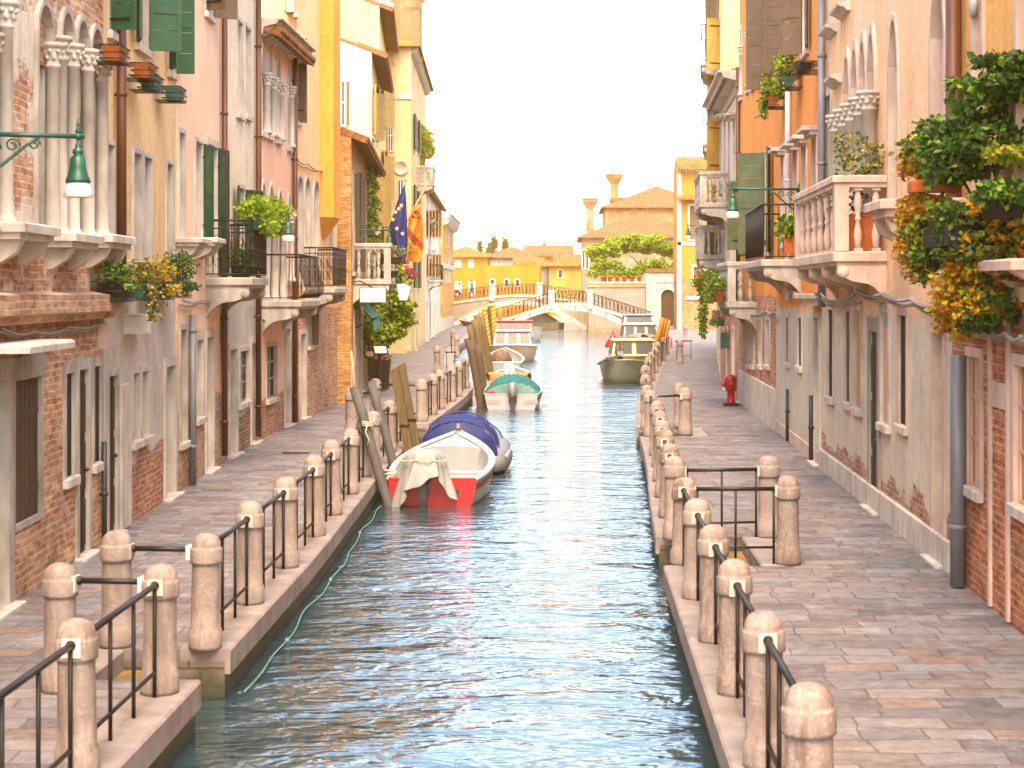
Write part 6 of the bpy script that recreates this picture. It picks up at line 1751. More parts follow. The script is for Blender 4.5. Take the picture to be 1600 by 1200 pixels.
def timber(px0, py0, px1, py1, Y, w, th, mat, label, group=None):
    p0 = at(px0, py0, Y); p1 = at(px1, py1, Y); d = p1 - p0; p1e = p0 + d * 1.6
    r = empty('timber_post', tuple(p1e), 0, label, 'mooring post', group); mb = MB(); up = (p0 - p1e)
    n = 6; vs = []
    for i in range(n + 1):
        q = up * (i / n); s = 1 + random.uniform(-.03, .03)
        for (a, c) in ((-1, -1), (1, -1), (1, 1), (-1, 1)): vs.append((q.x + a * w / 2 * s, q.y + c * th / 2, q.z + (0.05 * a if i == n else 0)))
    fs = []
    for i in range(n):
        for k in range(4): fs.append((i * 4 + k, i * 4 + (k + 1) % 4, i * 4 + 4 + (k + 1) % 4, i * 4 + 4 + k))
    fs.append((n * 4, n * 4 + 1, n * 4 + 2, n * 4 + 3)); mb.add(vs, fs); mb.build('post', M(mat), r)
    mb = MB(); q = up * .55; mb.box(q.x - w / 2 - .012, q.x + w / 2 + .012, q.y - th / 2 - .012, q.y + th / 2 + .012, q.z - .02, q.z + .03); mb.build('iron_band', M('iron'), r)
timber(616, 576, 638, 700, 36.2, .17, .14, 'pole_wood', "left of two flat olive timber posts rising behind the red boat")
timber(626, 570, 649, 690, 36.6, .17, .14, 'pole_wood', "right of two flat olive timber posts rising behind the red boat")
gp = 'timber mooring posts in the left cluster'
for (x0, y0, x1, y1, Y, r, mt, lab) in ((734, 532, 752, 636, 56.6, .13, 'pole_dark', "dark bark covered post left of the teal covered boat"), (746, 538, 758, 632, 57.6, .13, 'pole_dark', "second dark bark covered post touching the teal covered boat"),
        (733, 508, 745, 560, 72, .13, 'pole_wood', "olive mooring post leaning at the left of the far cluster"), (741, 499, 756, 572, 72.5, .15, 'pole_wood', "olive mooring post second in the far cluster"),
        (745, 493, 759, 574, 73.5, .15, 'pole_wood', "tallest olive mooring post in the far cluster"), (752, 495, 762, 560, 75, .15, 'pole_wood', "olive mooring post at the right of the far cluster"),
        (728, 529, 738, 560, 66, .10, 'pole_dark', "short dark post at the left end of the far cluster")):
    p1 = at(x0, y0, Y); d = at(x1, y1, Y) - p1; k = 1.0
    while (p1 + d * k).z > -1.0: k += .1
    pole(p1 + d * k, p1, r, mt, lab, 'timber_post', 9, group=gp)
def striped(px, py, px2, py2, Y, lab):
    p1 = at(px, py, Y); d = at(px2, py2, Y) - p1; k = 1.0
    while (p1 + d * k).z > -1.0: k += .1
    p0 = p1 + d * k; r = empty('striped_pole', tuple(p0), 0, lab, 'mooring pole', 'striped poles by the red boat')
    d = p1 - p0; mb = MB(); mb.tube([(0, 0, 0), tuple(d)], .13, 12); mb.build('shaft', M('flag_gold'), r)
    mb = MB(); n = 60; a = Vector((1, 0, 0)); c = Vector((0, 1, 0))
    for ph in (0, pi):
        mb.tube([tuple(d * (i / n) + a * .10 * cos(i * .75 + ph) + c * .10 * sin(i * .75 + ph)) for i in range(n + 1)], .055, 6)
    mb.build('spiral_stripe', M('pole_orange'), r); mb = MB(); mb.lathe([(.14, 0), (.16, .08), (.1, .16), (.02, .26)], 12, 0, T(*d)); mb.build('cap', M('flag_gold'), r)
striped(757, 486, 763, 530, 98, "left orange spiral striped pole beside the red cabin boat"); striped(770, 480, 773, 525, 104, "right orange spiral striped pole beside the red cabin boat")
p1 = at(765, 478, 106); pole((p1.x + .1, 106, -1), p1, .16, 'pole_dark', "brown post between the two spiral striped poles"); p1 = at(781, 482, 118); pole((p1.x, 118, -1), p1, .16, 'pole_orange', "short orange post right of the striped poles")
go = 'orange mooring posts on the right'
for (x0, y0, x1, y1, Y, mt, lab) in ((1036, 496, 1024, 552, 84, 'pole_orange', "tall orange mooring post leaning left on the right quay"), (1041, 498, 1030, 545, 85, 'pole_orange', "orange mooring post behind the tallest orange one"), (1031, 514, 1019, 556, 82, 'pole_orange', "shorter orange mooring post at the front of the right group"),
                             (1045, 500, 1036, 540, 87, 'wood_orange', "pale brown mooring post at the right of the orange group"), (1038, 505, 1029, 548, 86, 'wood_orange', "pale brown mooring post in the middle of the orange group")):
    p1 = at(x0, y0, Y); d = at(x1, y1, Y) - p1; k = 1.0
    while (p1 + d * k).z > -1.0: k += .1
    pole(p1 + d * k, p1, .12, mt, lab, 'mooring_pole', 9, group=go)
# turquoise rope hanging along the left quay wall, red cloth round a bollard
pts = []; 
for i in range(70):
    y = 16.2 + 14.0 * i / 69; pts.append((edge_x(LE, y) + .09 + .02 * sin(i * .55) + .02 * sin(i * .21), y, WZ + .03 + .012 * sin(i * .4)))
mb = MB(); mb.tube(pts, .008, 6); 
for i in (12, 31, 52): mb.lathe([(.01, -.03), (.03, 0), (.01, .03)], 8, 0, T(*pts[i]))
tag(mb.build('mooring_rope', M('rope')), "turquoise rope floating along the foot of the left quay wall", 'rope')
rb_ = RR[-1][-1]
r = empty('red_ribbon', (rb_.x, rb_.y, .85), 0, "red cloth tied round a bollard on the far right quay", 'cloth')
mb = MB(); mb.grid([[(.165 * cos(a), .165 * sin(a), -.05), (.165 * cos(a), .165 * sin(a), .07)] for a in [i * pi / 10 for i in range(21)]]); mb.build('band', M('red_cloth'), r)
mb = MB(); mb.grid([[(.18 + .02 * sin(i), -.10 + .05 * cos(i * 1.3), -.06 * i), (.26 + .02 * cos(i), -.08, -.06 * i - .01)] for i in range(9)]); mb.build('loose_end', M('red_cloth'), r)

# ------------------------------------------------------------------ wall lanterns
def lantern(anchor, tip, label, s=1.0):
    """green iron bracket from the wall (anchor) to the lamp (tip), both world points at arm height"""
    a = Vector(anchor); t = Vector(tip); d = t - a; L = Vector((d.x, d.y, 0)).length
    r = empty('wall_lamp', tuple(a), atan2(d.y, d.x), label, 'street lamp', 'green wall lamps')
    mb = MB(); mb.tube([(0, 0, 0), (L + .06, 0, 0)], .024 * s, 8); mb.lathe([(.02, -.03), (.045, 0), (.02, .03)], 10, 0, T(L, 0, .0)); mb.lathe([(.012, 0), (.03, .03), (.012, .06), (.02, .09), (.003, .16)], 10, 0, T(L, 0, .02))
    mb.lathe([(.01, -.02), (.09, -.02), (.09, .02), (.01, .02)], 12, 0, RY(pi / 2))
    # curved brace and scrolls
    mb.tube([(0, 0, -.42), (.12, 0, -.40), (.3, 0, -.26), (.48, 0, -.10), (.60, 0, -.02)], .018, 6)
    for (cx, cz, rr) in ((.16, -.14, .10), (.36, -.10, .07), (.56, -.09, .055)):
        mb.tube([(cx + rr * (1 - i * .045) * cos(i * .55), 0, cz + rr * (1 - i * .045) * sin(i * .55)) for i in range(17)], .011, 5)
    mb.tube([(0, 0, -.46), (0, 0, .12)], .022, 6)
    mb.build('bracket', M('iron_green'), r)
    mb = MB(); z = -.02
    mb.lathe([(.012, z), (.02, z - .05), (.03, z - .07), (.025, z - .09), (.05, z - .11), (.055, z - .14), (.042, z - .16), (.075, z - .19), (.08, z - .28), (.095, z - .34), (.118, z - .40), (.122, z - .425), (.10, z - .428)], 16, 0, T(L, 0, 0)); mb.build('lamp_hood', M('iron_green'), r)
    mb = MB(); mb.lathe([(.108, z - .429), (.128, z - .50), (.14, z - .565), (.132, z - .57), (.02, z - .55)], 16, 0, T(L, 0, 0)); mb.build('lamp_glass', M('lampglass'), r)
    return r
def lamp_at(h, apx, tip_px, py, label, Y=None):
    pass
tp_ = at(122, 213, 17.3); lantern((-5.66, 17.0, tp_.z), tp_, "green wall lamp on scrolled bracket, nearest on the left brick house")
tp_ = at(450, 331, 36.6); a_ = at(372, 331, 36.2); lantern(a_ , tp_, "green wall lamp above the lime plant on the cream house")
tp_ = at(608, 360, 54.0); lantern((-6.45, 53.2, tp_.z), tp_, "green wall lamp over the stone restaurant balcony")
tp_ = at(1145, 295, 36); lantern((4.63, 36.2, tp_.z), tp_, "green wall lamp in front of the green shutters on the right")
tp_ = at(1075, 352, 80); lantern((6.55, 80.4, tp_.z), tp_, "far green wall lamp beside the taupe shuttered window on the right")
tp_ = at(670, 390, 118); lantern((-9.4, 118, tp_.z), tp_, "distant green wall lamp left of the orange brick corner"); tp_ = at(679, 398, 128); lantern((-9.8, 128, tp_.z), tp_, "second distant green wall lamp against the orange brick corner")
tp_ = at(1092, 398, 95); lantern((8.1, 95, tp_.z), tp_, "small green wall lamp below the far right balcony")

# ------------------------------------------------------------------ flags, signs, restaurant things
def flag(name, label, top, pts, mats, cat='flag', pole_from=None, thick=0):
    pass
fl = empty('blue_flag', tuple(at(632, 283, 66)), 0, "blue flag with ring of yellow stars hanging from a slanted pole", 'flag')
o = Vector(fl.location)
left = [(632, 288), (622, 312), (611, 345), (606, 360), (614, 385), (622, 409)]; right = [(633, 288), (635, 315), (636, 345), (637, 375), (636, 398), (632, 410)]
def lerpl(lst, t):
    f = t * (len(lst) - 1); i = min(int(f), len(lst) - 2); q = f - i; return (lst[i][0] + (lst[i + 1][0] - lst[i][0]) * q, lst[i][1] + (lst[i + 1][1] - lst[i][1]) * q)
def fpt(u, v, Y=66):
    a = lerpl(left, v); c = lerpl(right, v); x = a[0] + (c[0] - a[0]) * u; y = a[1] + (c[1] - a[1]) * u
    return at(x, y, Y + .28 * sin(u * 8 + v * 2) * min(1, v * 2)) - o
mb = MB(); mb.grid([[fpt(i / 20, j / 24) for j in range(25)] for i in range(21)]); mb.build('cloth', M('flag_blue'), fl)
for (sx, sy) in ((627, 321), (618, 331), (614, 343), (620, 357), (629, 365), (635, 318), (623, 326)):
    if sx > 630: continue
    c = at(sx, sy, 65.55) - o; st = MB(); vs = []
    for k in range(10):
        rr = .085 if k % 2 == 0 else .036; a = pi / 2 + k * pi / 5; vs.append((c.x + rr * cos(a), c.z + rr * sin(a)))
    st.prism(vs, c.y, c.y + .02, axis='y'); st.build('star', M('yellow'), fl)
def strip(v0, v1): return [[fpt(i / 12, v0 + (v1 - v0) * j / 4) + Vector((0, -.03, 0)) for j in range(5)] for i in range(13)]
pp = MB(); p0 = at(598, 432, 67.3) - o; p1 = at(634, 282, 66.5) - o; pp.tube([tuple(p0), tuple(p1)], .03, 6); pp.lathe([(.01, -.05), (.06, 0), (.01, .08)], 8, 0, T(*p1)); pp.build('flag_pole', M('wood_orange'), fl)
fr = MB(); q = [at(621, 404, 66.4), at(640, 404, 66.3), at(637, 414, 66.3), at(629, 413, 66.4)]; 
rf = empty('red_flag', tuple(q[0]), 0, "small red flag corner showing below the blue flag", 'flag'); o2 = Vector(rf.location)
G = [[at(620 + 18 * u + 2 * v, 403 + 4 * u + 10 * v - 4 * u * v, 66.6 + .1 * sin(u * 6)) - o2 for v in (0, .5, 1)] for u in [i / 10 for i in range(11)]]
fr.grid(G); fr.build('cloth', M('red_cloth'), rf)
# orange flag
of = empty('orange_flag', tuple(at(668, 285, 72)), 0, "orange and red patterned flag draped beside the blue one", 'flag'); o3 = Vector(of.location)
fl2 = [(648, 322), (640, 338), (636, 360), (634, 385), (633, 408)]; fr2 = [(657, 318), (660, 340), (661, 362), (662, 385), (657, 410)]
def opt(u, v, dy=0):
    a = lerpl(fl2, v); c = lerpl(fr2, v); return at(a[0] + (c[0] - a[0]) * u, a[1] + (c[1] - a[1]) * u, 71 + .25 * sin(u * 7 + v * 5) * min(1, v * 2) + dy) - o3
mb = MB(); mb.grid([[opt(i / 18, j / 22) for j in range(23)] for i in range(19)]); mb.build('cloth', M('flag_orange'), of)
mb = MB()
for (v0, v1) in ((.08, .26),): mb.grid([[opt(.15 + .7 * i / 8, v0 + (v1 - v0) * j / 6, -.035) for j in range(7)] for i in range(9)])
mb.grid([[opt(.05 + .9 * i / 10, .45 + .25 * i / 10 + .12 * j / 4, -.035) for j in range(5)] for i in range(11)])
mb.build('dark_panel', M('flag_dark'), of)
mb = MB()
for (u, v, rr) in ((.5, .17, .14), (.35, .16, .09), (.3, .78, .09), (.65, .8, .09), (.5, .9, .08), (.78, .6, .08)):
    c = opt(u, v, -.06); mb.tube([(c.x + rr * cos(a), c.y, c.z + rr * sin(a)) for a in [i * pi / 7 for i in range(15)]], .022, 5)
mb.grid([[opt(.02 + .96 * i / 10, .62 + .22 * i / 10 + .05 * j / 3, -.045) for j in range(4)] for i in range(11)])
mb.build('gold_embroidery', M('flag_gold'), of)
pp = MB(); p0 = at(638, 342, 71) - o3; p1 = at(670, 283, 72) - o3; pp.tube([tuple(p0 + (p0 - p1) * .4), tuple(p1)], .04, 6); pp.build('flag_pole', M('wood_orange'), of)

def panel_sign(name, label, pts, Y, arm_to, dy=.10, frame='shut_brown'):
    r = empty(name, tuple(at(pts[0][0], pts[0][1], Y)), 0, label, 'sign'); o = Vector(r.location)
    q = [at(x, y, Y) - o for x, y in pts]; c = sum(q, Vector()) / len(q)
    mb = MB(); big = [(c + (p - c) * 1.08) for p in q]; mb.prism([(p.x, p.z) for p in big], .02, dy, axis='y'); mb.build('frame', M(frame), r)
    mb = MB(); mb.prism([(p.x, p.z) for p in q], .0, dy + .02, axis='y'); mb.build('panel', M('sign_white'), r)
    a = Vector(arm_to) - o; b = Vector((c.x, dy / 2, max(p.z for p in q) * 1.0)); mb = MB(); mb.tube([tuple(a), tuple((a + b) / 2 + Vector((0, 0, .12))), tuple(b)], .018, 6); mb.build('bracket', M('iron'), r)
panel_sign('hanging_sign', "blank rectangular cream sign box with brown frame below the stone balcony", [(563, 450), (602, 450), (602, 472), (563, 472)], 50.75, (-6.35, 51.2, 3.45))
panel_sign('hanging_sign', "pale shield shaped sign hanging beside the climbing vine", [(620, 445), (631, 443), (642, 449), (636, 469), (624, 469)], 57.5, (-6.7, 58.6, 3.9))
# teal awning
aw = empty('awning', (0, 0, 0), 0, "teal fabric awning folded over the restaurant entrance", 'awning')
a0 = at(556, 465, 52.2); a1 = at(584, 498, 52.2); dep = 4.5
mb = MB(); dn = (a1 - a0)
def awp(u, v): p = a0 + dn * u + Vector((-.3 * v, dep * v, 0)); p.z -= .05 * sin(u * pi); return p
mb.grid([[awp(i / 8, j / 8) for j in range(9)] for i in range(9)]); 
mb.grid([[awp(1, j / 16) + Vector((0, 0, -.32 * k / 3 - (.05 * abs(sin(j * pi / 2)) if k == 3 else 0))) for k in range(4)] for j in range(17)])
mb.build('cloth', M('awning'), aw)
mb = MB(); mb.tube([tuple(awp(1, 0)), tuple(awp(1, 1))], .03, 6)
for v in (0.02, .98): mb.tube([tuple(awp(1, v)), (-6.3 - .35 * v, 52.2 + dep * v, 2.1)], .018, 5)
mb.build('frame', M('iron'), aw)
# menu stands
def menu(px, py_top, py_bot, Y, w, h, label, pm):
    p = at(px, py_bot, Y); p.z = 0; zt = at(px, py_top, Y).z; r = empty('menu_stand', tuple(p), radians(25), label, 'menu stand')
    mb = MB(); mb.lathe([(.2, 0), (.2, .03), (.03, .05), (.025, zt - h * .3)], 12); mb.build('post', M('iron'), r)
    mb = MB(); Mx = T(0, 0, zt - h * .4) @ RX(radians(-35)); mb.box(-w / 2, w / 2, -.02, .02, -h / 2, h / 2, 0, Mx); mb.build('board', M('wood_dark'), r)
    mb = MB(); mb.box(-w / 2 + .05, w / 2 - .05, -.028, -.02, -h / 2 + .05, h / 2 - .05, 0, Mx); mb.build('card', M(pm), r)
menu(594, 540, 600, 57.5, .50, .36, "lectern menu stand with white card outside the restaurant", 'sign_white'); menu(577, 548, 612, 56.0, .34, .28, "slim menu stand with brown card beside the white one", 'wood_orange')
ps = at(596, 590, 58.4); r = empty('planter_box', (ps.x, 58.6, 0), 0, "tall dark brown planter box behind the menu stands", 'planter')
mb = MB(); vs = [(-.2, -.2, 0), (.2, -.2, 0), (.2, .2, 0), (-.2, .2, 0), (-.27, -.27, .95), (.27, -.27, .95), (.27, .27, .95), (-.27, .27, .95)]; mb.add(vs, [(0, 1, 5, 4), (1, 2, 6, 5), (2, 3, 7, 6), (3, 0, 4, 7), (4, 5, 6, 7)]); mb.build('box', M('wood_dark'), r)
ml = MB(); leafball(ml, (0, 0, 1.05), (.3, .3, .15), 160, .09, [0, 1]); ml.build('foliage', [M('leaf_mid'), M('flower_red')], r)

# ------------------------------------------------------------------ climbing plants
def vine(label, blobs, n, ls, mats, trunk=None, name='climbing_vine', cat='vine'):
    c0 = Vector(blobs[0][0]); r = empty(name, (c0.x, c0.y, 0), 0, label, cat); ml = MB(); ids = list(range(len(mats))); tot = sum(b[1][0] * b[1][2] for b in blobs)
    for (c, rad) in blobs:
        c = Vector(c) - Vector((c0.x, c0.y, 0)); leafball(ml, c, rad, max(60, int(n * rad[0] * rad[2] / tot)), ls, ids, hang=.5)
    ml.build('foliage', [M(k) for k in mats], r)
    if trunk:
        mb = MB()
        for path in trunk: mb.tube([tuple(Vector(p) - Vector((c0.x, c0.y, 0))) for p in path], [.09 - .06 * i / max(1, len(path) - 1) for i in range(len(path))], 7)
        mb.build('trunk', M('bark'), r)
    return r
def bl(px, py, Y, rx, ry, rz): return (at(px, py, Y), (rx, ry, rz))
bs = []
for (px, py, Y, rx, rz) in ((606, 420, 60, .45, .5), (598, 440, 60, .75, .5), (612, 450, 60.5, .6, .6), (590, 460, 59.5, .6, .5), (606, 475, 60, .8, .6), (584, 490, 59, .5, .6), (600, 498, 60, .85, .6), (618, 480, 61, .45, .5), (580, 515, 58.5, .45, .45), (596, 520, 59.5, .7, .45), (610, 512, 60.5, .5, .5), (628, 497, 61, .45, .25), (575, 500, 58.5, .4, .5), (603, 405, 60, .25, .3)):
    bs.append(bl(px, py, Y, rx, .7, rz))
tb = at(578, 575, 60); vine("large climbing vine hanging in a green curtain over the restaurant front", [(c, (rx * 1.15, ry, rz * 1.12)) for c, (rx, ry, rz) in bs], 8500, .17, ['leaf_lime', 'leaf_lime', 'leaf_mid', 'leaf_yellow', 'leaf_bright', 'leaf_mid'], trunk=[[(tb.x, 60, 0), (tb.x + .1, 60, 1.2), (tb.x + .25, 60, 2.2), (tb.x + .5, 60, 3.3)], [(tb.x + .12, 60.2, 0), (tb.x + .1, 60.1, 1.4), (tb.x + .4, 60, 2.6)]])
bs = []
for (px, py, Y) in ((573, 245, 62), (578, 262, 63), (570, 275, 61), (576, 290, 62), (569, 305, 61), (578, 315, 63), (572, 330, 62), (577, 345, 62.5), (570, 355, 61.5), (577, 370, 62.5)): bs.append(bl(px, py, Y, .34, 1.6, .42))
vine("ivy covering the upper wall of the low brick house", bs, 3800, .14, ['leaf_olive', 'leaf_mid', 'leaf_lime', 'leaf_yellow'], trunk=[[(-6.95, 61.5, .3), (-6.9, 61.8, 3), (-6.95, 62, 6)]], name='wall_ivy', cat='ivy')
# garden on the far beige house
vine("golden plant spilling from the roof terrace of the beige house", [bl(663, 215, 104, .5, 1.2, .8), bl(667, 232, 105, .45, 1, .7), bl(660, 240, 104, .4, 1, .6), bl(668, 280, 125, .4, 1.2, .9)], 1500, .22, ['leaf_gold', 'leaf_yellow', 'leaf_lime'], name='terrace_plant', cat='plant')
vine("green plant with pale flowers on the far balcony rail", [bl(664, 343, 118, .45, 1, .5), bl(672, 352, 120, .4, 1, .5)], 500, .2, ['leaf_mid', 'leaf_olive', 'flower_white'], name='balcony_plant', cat='plant')
vine("bright pink flowers on a sill beyond the flags", [bl(640, 428, 90, .45, .6, .35), bl(634, 424, 90, .3, .6, .3)], 420, .16, ['flower_pink', 'flower_pink', 'leaf_mid'], name='pink_geranium', cat='flowers')
vine("brown dry creeper on the foot of the orange brick corner", [bl(664, 440, 140, .6, 1, .6), bl(673, 437, 141, .5, 1, .4)], 500, .25, ['leaf_rust', 'leaf_orange', 'leaf_brown'], name='dry_creeper', cat='creeper')
# restaurant balcony pots
p = h7.world(h7b[0] + .3, -1.05, h7b[2] + .45); potted('flower_trough', "trough with pink and red flowers on the stone restaurant balcony", 'planter', p, h7.root.rotation_euler.z + 1.5, (.7, .22, .2), 'planter_dark', ('leaf_mid', 'leaf_lime'), 260, .08, (.4, .3, .2), None, .2, 'flower_pink', 40)
p = h7.world(h7b[0] + .35, -1.0, h7b[2] + .05); potted('flower_trough', "empty dark trough low on the stone restaurant balcony", 'planter', p, h7.root.rotation_euler.z + 1.5, (.6, .22, .2), 'planter_dark')

# right side plants
def side_pot(h, px, py, out, name, label, cat, size, pot, lv, n, ls, bush, trail=0, fl=None, nf=40, basket=False, group=None):
    p, rz = on_wall(h, px, py, out); return potted(name, label, cat, p, rz, size, pot, lv, n, ls, bush, group, trail, fl, nf, basket)
gq = 'window plants on the deep orange house'
side_pot(r3, 1205, 168, .30, 'planted_trough', "lime green plant trough hanging lowest under the taupe shutters", 'planter', (.8, .22, .2), 'terracotta', ('leaf_lime', 'leaf_yellow', 'leaf_mid'), 700, .08, (.4, .25, .35), .4, basket=True, group=gq)
side_pot(r3, 1228, 138, .30, 'planted_trough', "green and yellow plant trough by the white drainpipe", 'planter', (.8, .22, .2), 'planter_green', ('leaf_yellow', 'leaf_lime', 'leaf_olive'), 700, .08, (.42, .25, .3), .3, basket=True, group=gq)
side_pot(r3, 1256, 112, .30, 'flower_box', "empty iron flower basket high on the orange house", 'flower box', (.9, .22, .12), 'planter_dark', (), 0, .06, None, basket=True, group=gq)
p = r3.world(r3b[0] + .5, -.55, r3b[2] + .02); potted('flower_pot', "small terracotta pot on the iron balcony floor", 'flower pot', p, 0, (.3, .3, .28), 'terracotta', ('leaf_mid', 'leaf_dark'), 160, .07, (.2, .2, .15))
s, z = r3.at(1247, 398, .5); p = r3.world(s, -.6, z + .02); potted('flower_pot', "terracotta pot with bright green leafy plant beside the stone balcony", 'flower pot', p, 0, (.34, .34, .3), 'terracotta', ('leaf_bright', 'leaf_lime', 'leaf_mid'), 300, .13, (.3, .3, .22))
p = r3x.world((r3xb[0] + r3xb[1]) / 2, -.92, r3xb[2] + .0); potted('flower_trough', "terracotta trough with green plants outside the white stone balcony", 'planter', p, r3x.root.rotation_euler.z, (2.2, .24, .26), 'terracotta', ('leaf_mid', 'leaf_lime', 'leaf_olive'), 900, .09, (.4, .3, .24), None, .25)
p = r3x.world(r3xb[0] - .35, -.92, r3xb[2] + .05); potted('flower_trough', "mass of red geraniums trailing from the balcony corner", 'flowers', p, r3x.root.rotation_euler.z, (1.2, .3, .26), 'terracotta', ('leaf_mid', 'leaf_lime'), 1500, .10, (.6, .5, .36), None, 1.3, 'flower_red', 110)
s, z = r4.at(1128, 508, .2); p = r4.world(s, -.3, z); potted('flower_trough', "small pots of pink geraniums on the red brick wall", 'flowers', p, r4.root.rotation_euler.z, (3.2, .2, .2), 'planter_green', ('leaf_mid',), 300, .08, (.3, .2, .15), None, .2, 'flower_pink', 50)
r = empty('letter_box', tuple(at(1134, 532, 57)), 0, "small green metal box fixed to the red brick wall", 'box'); mb = MB(); mb.box(-.16, .16, -.1, .12, -.25, .25, ch=.02); mb.box(-.12, .12, -.115, -.1, .1, .14); mb.build('body', M('planter_green'), r)
mb = MB(); mb.box(-.1, .1, .12, .5, -.05, .05); mb.build('fixing', M('iron'), r)
# plants on the loggia balcony
p = r2.world(r2b[1] - .35, -.30, r2b[2] + .95); potted('planted_trough', "loose sprigs of green plant over the stone balcony rail", 'plant', p, r2.root.rotation_euler.z + 1.57, (.6, .2, .12), 'planter_dark', ('leaf_olive', 'leaf_mid', 'leaf_gold'), 520, .07, (.5, .35, .38), None, 0)
p = r2.world(r2b[1] - .45, -.38, r2b[2] + .02); potted('flower_pot', "terracotta pot behind the balusters of the stone balcony", 'flower pot', p, 0, (.5, .4, .5), 'terracotta', ('leaf_brown', 'leaf_olive'), 160, .07, (.35, .3, .3))
# the big hanging garden on the near right
ih = empty('hanging_garden', (3.72, 17.4, 3.2), 0, "big mass of hanging green and orange plants on the near right wall", 'plant')
ml = MB(); o = Vector(ih.location)
def blob(px, py, Y, rx, ry, rz, n, ls, ids, hang=0.3): leafball(ml, at(px, py, Y) - o, (rx, ry, rz), n, ls, ids, 1.0, hang)
# 0 dark 1 mid 2 lime 3 orange 4 rust 5 gold 6 olive
G_, L_, O_ = [0, 1, 1, 1, 2, 6], [1, 2, 2, 5], [3, 3, 5, 5, 4]
for (px, py, Y, rx, ry, rz, n, ls, ids) in (
    (1480, 215, 17.6, .34, .4, .20, 420, .085, G_), (1530, 170, 17.2, .36, .4, .18, 380, .085, G_), (1575, 130, 16.8, .34, .4, .18, 420, .09, G_), (1590, 95, 16.6, .26, .3, .10, 170, .09, G_), (1545, 95, 16.9, .18, .3, .05, 90, .09, G_),
    (1510, 130, 17.3, .22, .3, .06, 110, .085, G_), (1560, 220, 17, .45, .4, .24, 650, .085, G_), (1500, 255, 17.4, .42, .4, .22, 620, .085, G_), (1440, 235, 18.2, .26, .3, .16, 260, .075, [6, 1, 5]), (1450, 215, 18.4, .2, .3, .08, 110, .07, [6, 1]),
    (1435, 262, 18.4, .22, .35, .14, 300, .07, O_), (1468, 268, 18.2, .24, .35, .14, 330, .07, L_), (1575, 240, 16.6, .24, .35, .10, 240, .07, [2, 5, 2]),
    (1425, 335, 18.6, .18, .35, .22, 420, .065, O_), (1422, 385, 18.7, .17, .35, .26, 420, .065, O_), (1440, 365, 18.4, .18, .35, .20, 330, .065, L_), (1446, 405, 18.3, .16, .3, .16, 280, .065, G_ + [2]), (1438, 425, 18.3, .13, .3, .12, 160, .065, [1, 6, 3]), (1460, 320, 18.1, .25, .35, .12, 280, .07, O_ + [2]),
    (1500, 335, 17.2, .34, .4, .12, 420, .07, [2, 1, 0, 6]), (1490, 385, 17.2, .22, .35, .12, 260, .065, [0, 0, 6]), (1570, 300, 16.3, .34, .4, .12, 420, .075, [1, 2, 0]), (1490, 330, 17.8, .15, .3, .10, 130, .075, L_), (1560, 330, 16.9, .34, .4, .20, 420, .07, [3, 4, 2, 1]), (1590, 360, 16.7, .30, .4, .24, 450, .07, [4, 3, 1, 2]), (1540, 385, 17, .34, .4, .22, 520, .07, [1, 2, 3, 6]), (1510, 420, 17.3, .34, .4, .22, 560, .065, O_ + [2]),
    (1570, 420, 16.9, .36, .4, .24, 560, .07, [3, 1, 2, 4, 0]), (1490, 460, 17.5, .26, .4, .20, 420, .065, O_), (1540, 470, 17.1, .34, .4, .22, 520, .065, [3, 5, 1, 2]), (1590, 470, 16.8, .24, .4, .20, 300, .07, [0, 1, 4]), (1485, 495, 17.6, .20, .3, .14, 260, .06, O_), (1530, 505, 17.2, .24, .3, .12, 240, .06, [0, 0, 1]), (1500, 520, 17.5, .12, .3, .08, 90, .06, [3, 5])):
    blob(px, py, Y, rx * 1.05, ry, rz * 1.1, int(n * 1.45), ls, ids)
ml.build('foliage', [M(k) for k in ('leaf_dark', 'leaf_mid', 'leaf_lime', 'leaf_orange', 'leaf_rust', 'leaf_gold', 'leaf_olive')], ih)
ms = MB()
for (tipx, tipy, Y) in ((1480, 215, 17.6), (1530, 165, 17.2), (1590, 95, 16.6), (1545, 95, 16.9), (1510, 130, 17.3), (1440, 235, 18.2), (1560, 210, 17)):
    b0 = at(1540, 345, 17.3) - o; t0 = at(tipx, tipy, Y) - o; m0 = (b0 + t0) / 2 + Vector((.06, 0, .12)); ms.tube([tuple(b0), tuple(m0), tuple(t0)], [.018, .013, .005], 6)
ms.build('stem', M('bark'), ih)
mt = MB(); c = at(1500, 360, 17.5) - o; mt.box(c.x - .26, c.x + .26, c.y - .5, c.y + .5, c.z - .16, c.z + .04, ch=.02); c = at(1575, 320, 16.7) - o; mt.box(c.x - .22, c.x + .26, c.y - .4, c.y + .4, c.z - .14, c.z + .04, ch=.02); mt.build('trough', M('planter_dark'), ih)
mt = MB(); c = at(1460, 285, 18) - o; mt.box(c.x - .25, c.x + .25, c.y - .12, c.y + .12, c.z - .10, c.z + .02, ch=.02); mt.build('terracotta_trough', M('terracotta'), ih)
c = at(1585, 415, 16.6) - o
mt = MB(); mt.box(.12, .75, c.y - 1.0, c.y + .35, c.z - .05, c.z + .05, ch=.02)
for yy in (-.8, .15): mt.prism([(.15, c.z - .051), (.72, c.z - .051), (.72, c.z - .40)], c.y + yy - .08, c.y + yy + .08, axis='y')
mt.build('balcony_shelf', M('stone_pink'), ih)

